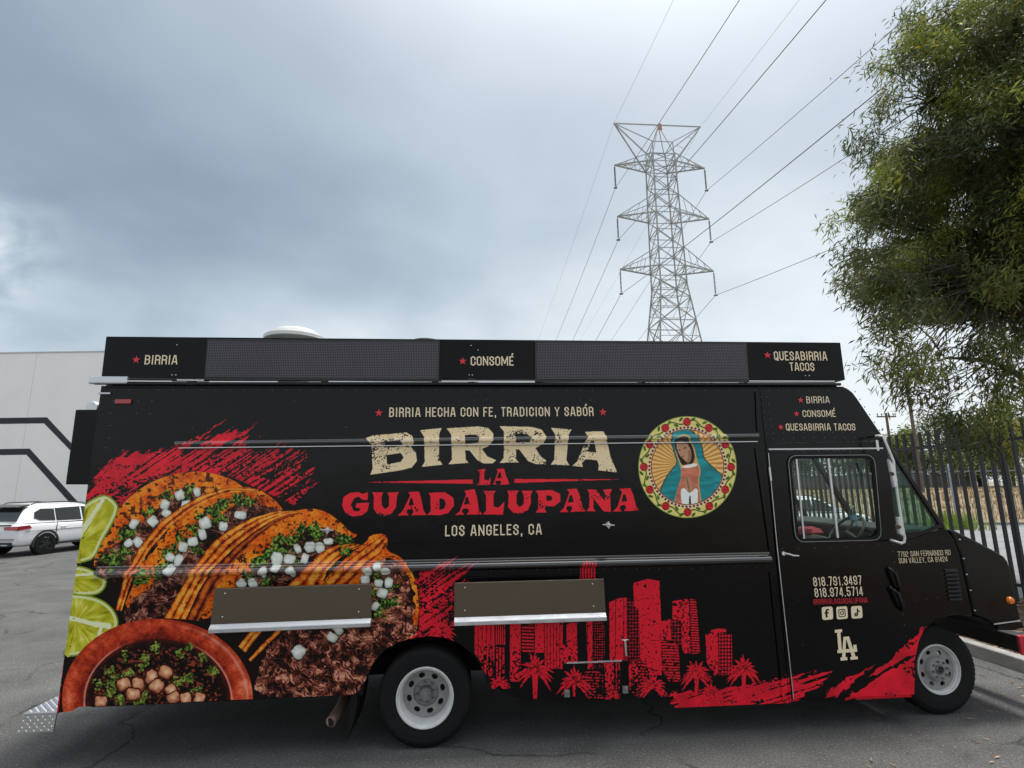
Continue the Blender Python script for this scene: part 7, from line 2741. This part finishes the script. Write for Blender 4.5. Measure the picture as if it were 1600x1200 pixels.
legs = [(-1, -1), (1, -1), (1, 1), (-1, 1)]
for sx_, sy_ in legs:
    mb = MB()
    zz = [0, 9, 18, 27, 36, 45.5]
    for a_, b_ in zip(zz[:-1], zz[1:]):
        mb.bar(corner(a_, sx_, sy_), corner(b_, sx_, sy_), 0.15)
    mb.build('leg', M['steel'], tw_)
levels = [0, 7, 13, 18, 22.2, 25.4, 27.6, 29.6, 32.0, 34.6, 37.0, 39.5, 42.0, 44.4, 45.5]
for k_ in range(4):
    l0, l1 = legs[k_], legs[(k_ + 1) % 4]
    mb = MB()
    for i in range(len(levels) - 1):
        a_, b_ = levels[i], levels[i + 1]
        w_ = 0.08 if a_ > 20 else 0.10
        mb.bar(corner(a_, *l0), corner(b_, *l1), w_)
        mb.bar(corner(a_, *l1), corner(b_, *l0), w_)
        mb.bar(corner(b_, *l0), corner(b_, *l1), w_)
        if a_ < 26:
            zm = (a_ + b_) / 2
            c0, c1 = Vector(corner(zm, *l0)), Vector(corner(zm, *l1))
            mb.bar(c0, c1, 0.06)
            mid_ = (c0 + c1) / 2
            mb.bar(corner(b_, *l0), c0.lerp(c1, .25), 0.05)
            mb.bar(corner(b_, *l1), c0.lerp(c1, .75), 0.05)
    mb.build('bracing', M['steel'], tw_)
ARM = 6.25
tips = []
for za_ in (44.45, 37.0, 29.6):
    for sg in (-1, 1):
        tip = (TWX + sg * ARM - 0.08, TWY, za_)
        mb = MB()
        zu = za_ + 2.6 if za_ < 44 else za_ + 1.2
        for sy_ in (-1, 1):
            c0 = corner(za_, sg, sy_)
            c1 = corner(zu, sg, sy_)
            mb.bar(c0, tip, 0.15)
            mb.bar(c1, tip, 0.08)
            for t_ in (0.25, 0.5, 0.75):
                a_ = Vector(c0).lerp(Vector(tip), t_)
                b_ = Vector(corner(za_, sg, -sy_)).lerp(Vector(tip), t_ - 0.2)
                mb.bar(a_, b_, 0.055)
                mb.bar(a_, Vector(c1).lerp(Vector(tip), t_ - 0.1), 0.05)
        mb.build('cross_arm', M['steel'], tw_)
        tips.append((sg, tip))
# earth-wire horns
zt_ = 50.75
for sg in (-1, 1):
    mb = MB()
    tip = (TWX + sg * 6.1, TWY, zt_)
    for sy_ in (-1, 1):
        mb.bar(corner(44.4, sg, sy_), tip, 0.14)
        mb.bar(corner(47.3, sg * .92, sy_ * .92), tip, 0.09)
        mb.bar(corner(44.4, sg, sy_), corner(47.3, sg * .92, sy_ * .92), 0.10)
    for t_ in (.35, .65):
        mb.bar(Vector(corner(44.4, sg, -1)).lerp(Vector(tip), t_), Vector(corner(47.3, sg * .92, 1)).lerp(Vector(tip), t_), 0.07)
    mb.build('earth_wire_horn', M['steel'], tw_)
mb = MB()
mb.bar((TWX - 6.1, TWY, zt_), (TWX + 6.1, TWY, zt_), 0.12)
for a_, b_ in (((-1, -1), (0.1, 0)), ((1, -1), (0.1, 0)), ((1, 1), (0.1, 0)), ((-1, 1), (0.1, 0))):
    mb.bar(corner(45.5, *a_), (TWX + 0.1, TWY, zt_ - 0.1), 0.09)
for a_, b_ in (((-.92, -.92), (.92, -.92)), ((.92, -.92), (.92, .92)), ((.92, .92), (-.92, .92)), ((-.92, .92), (-.92, -.92))):
    mb.bar(corner(47.3, *a_), corner(47.3, *b_), 0.08)
mb.build('top_frame', M['steel'], tw_)
MB().prism([(TWX - 0.35, zt_ - 1.4), (TWX + 0.28, zt_ - 1.4), (TWX + 0.2, zt_ - 0.4), (TWX - 0.15, zt_ - 0.4)], TWY - 0.9, TWY - 0.85).build('warning_plate', simple('orange_plate', (0.40, 0.20, 0.12), 0.6, noise=0.3), tw_)
hang = []
for sg, tip in tips:
    mb = MB()
    bot = (tip[0] + 0.02 * sg, TWY, tip[2] - 3.3)
    mb.tube([tip, (tip[0], TWY, tip[2] - 0.3)], 0.03, 6)
    for i in range(16):
        zz_ = tip[2] - 0.35 - i * 0.175
        mb.lathe([(0.03, 0.05), (0.13, 0.0), (0.12, -0.03), (0.03, -0.05)], (tip[0], TWY, zz_), 8, axis='Z')
    mb.tube([(tip[0], TWY, tip[2] - 0.3), bot], 0.03, 6)
    mb.box(bot[0] - 0.22, bot[0] + 0.22, TWY - 0.12, TWY + 0.12, bot[2] - 0.10, bot[2] + 0.05)
    mb.build('insulator_string', M['insul'], tw_)
    hang.append(bot)


def wire(p0, slope, span, dirn, r_, label, name='power_line', group='conductors strung on the tower', nseg=48):
    pts = []
    for i in range(nseg + 1):
        s_ = span * (i / nseg) ** 1.5
        pts.append((p0[0], p0[1] + dirn * s_, p0[2] - slope * s_ + slope * s_ * s_ / span))
    o_ = MB().tube(pts, r_, 5).build(name, M['wire'], None)
    tag(o_, label, 'power line', group)


lvl = ['upper', 'middle', 'lower']
for i, (sg, tip) in enumerate(tips):
    b_ = hang[i]
    sname = 'left' if sg < 0 else 'right'
    sl = 0.155 if sg < 0 else 0.185
    wire(b_, sl, 300, -1, 0.030, '%s conductor coming overhead from the %s side of the tower' % (lvl[i // 2], sname))
    wire(b_, 0.16, 340, 1, 0.030, '%s conductor running away behind the tower on its %s side' % (lvl[i // 2], sname))
for sg, nm in ((-1, 'left'), (1, 'right')):
    wire((TWX + sg * 6.1, TWY, zt_), 0.12, 300, -1, 0.014, 'thin earth wire coming overhead from the %s horn of the tower' % nm)
    wire((TWX + sg * 6.1, TWY, zt_), 0.12, 340, 1, 0.014, 'thin earth wire running away behind the %s horn of the tower' % nm)
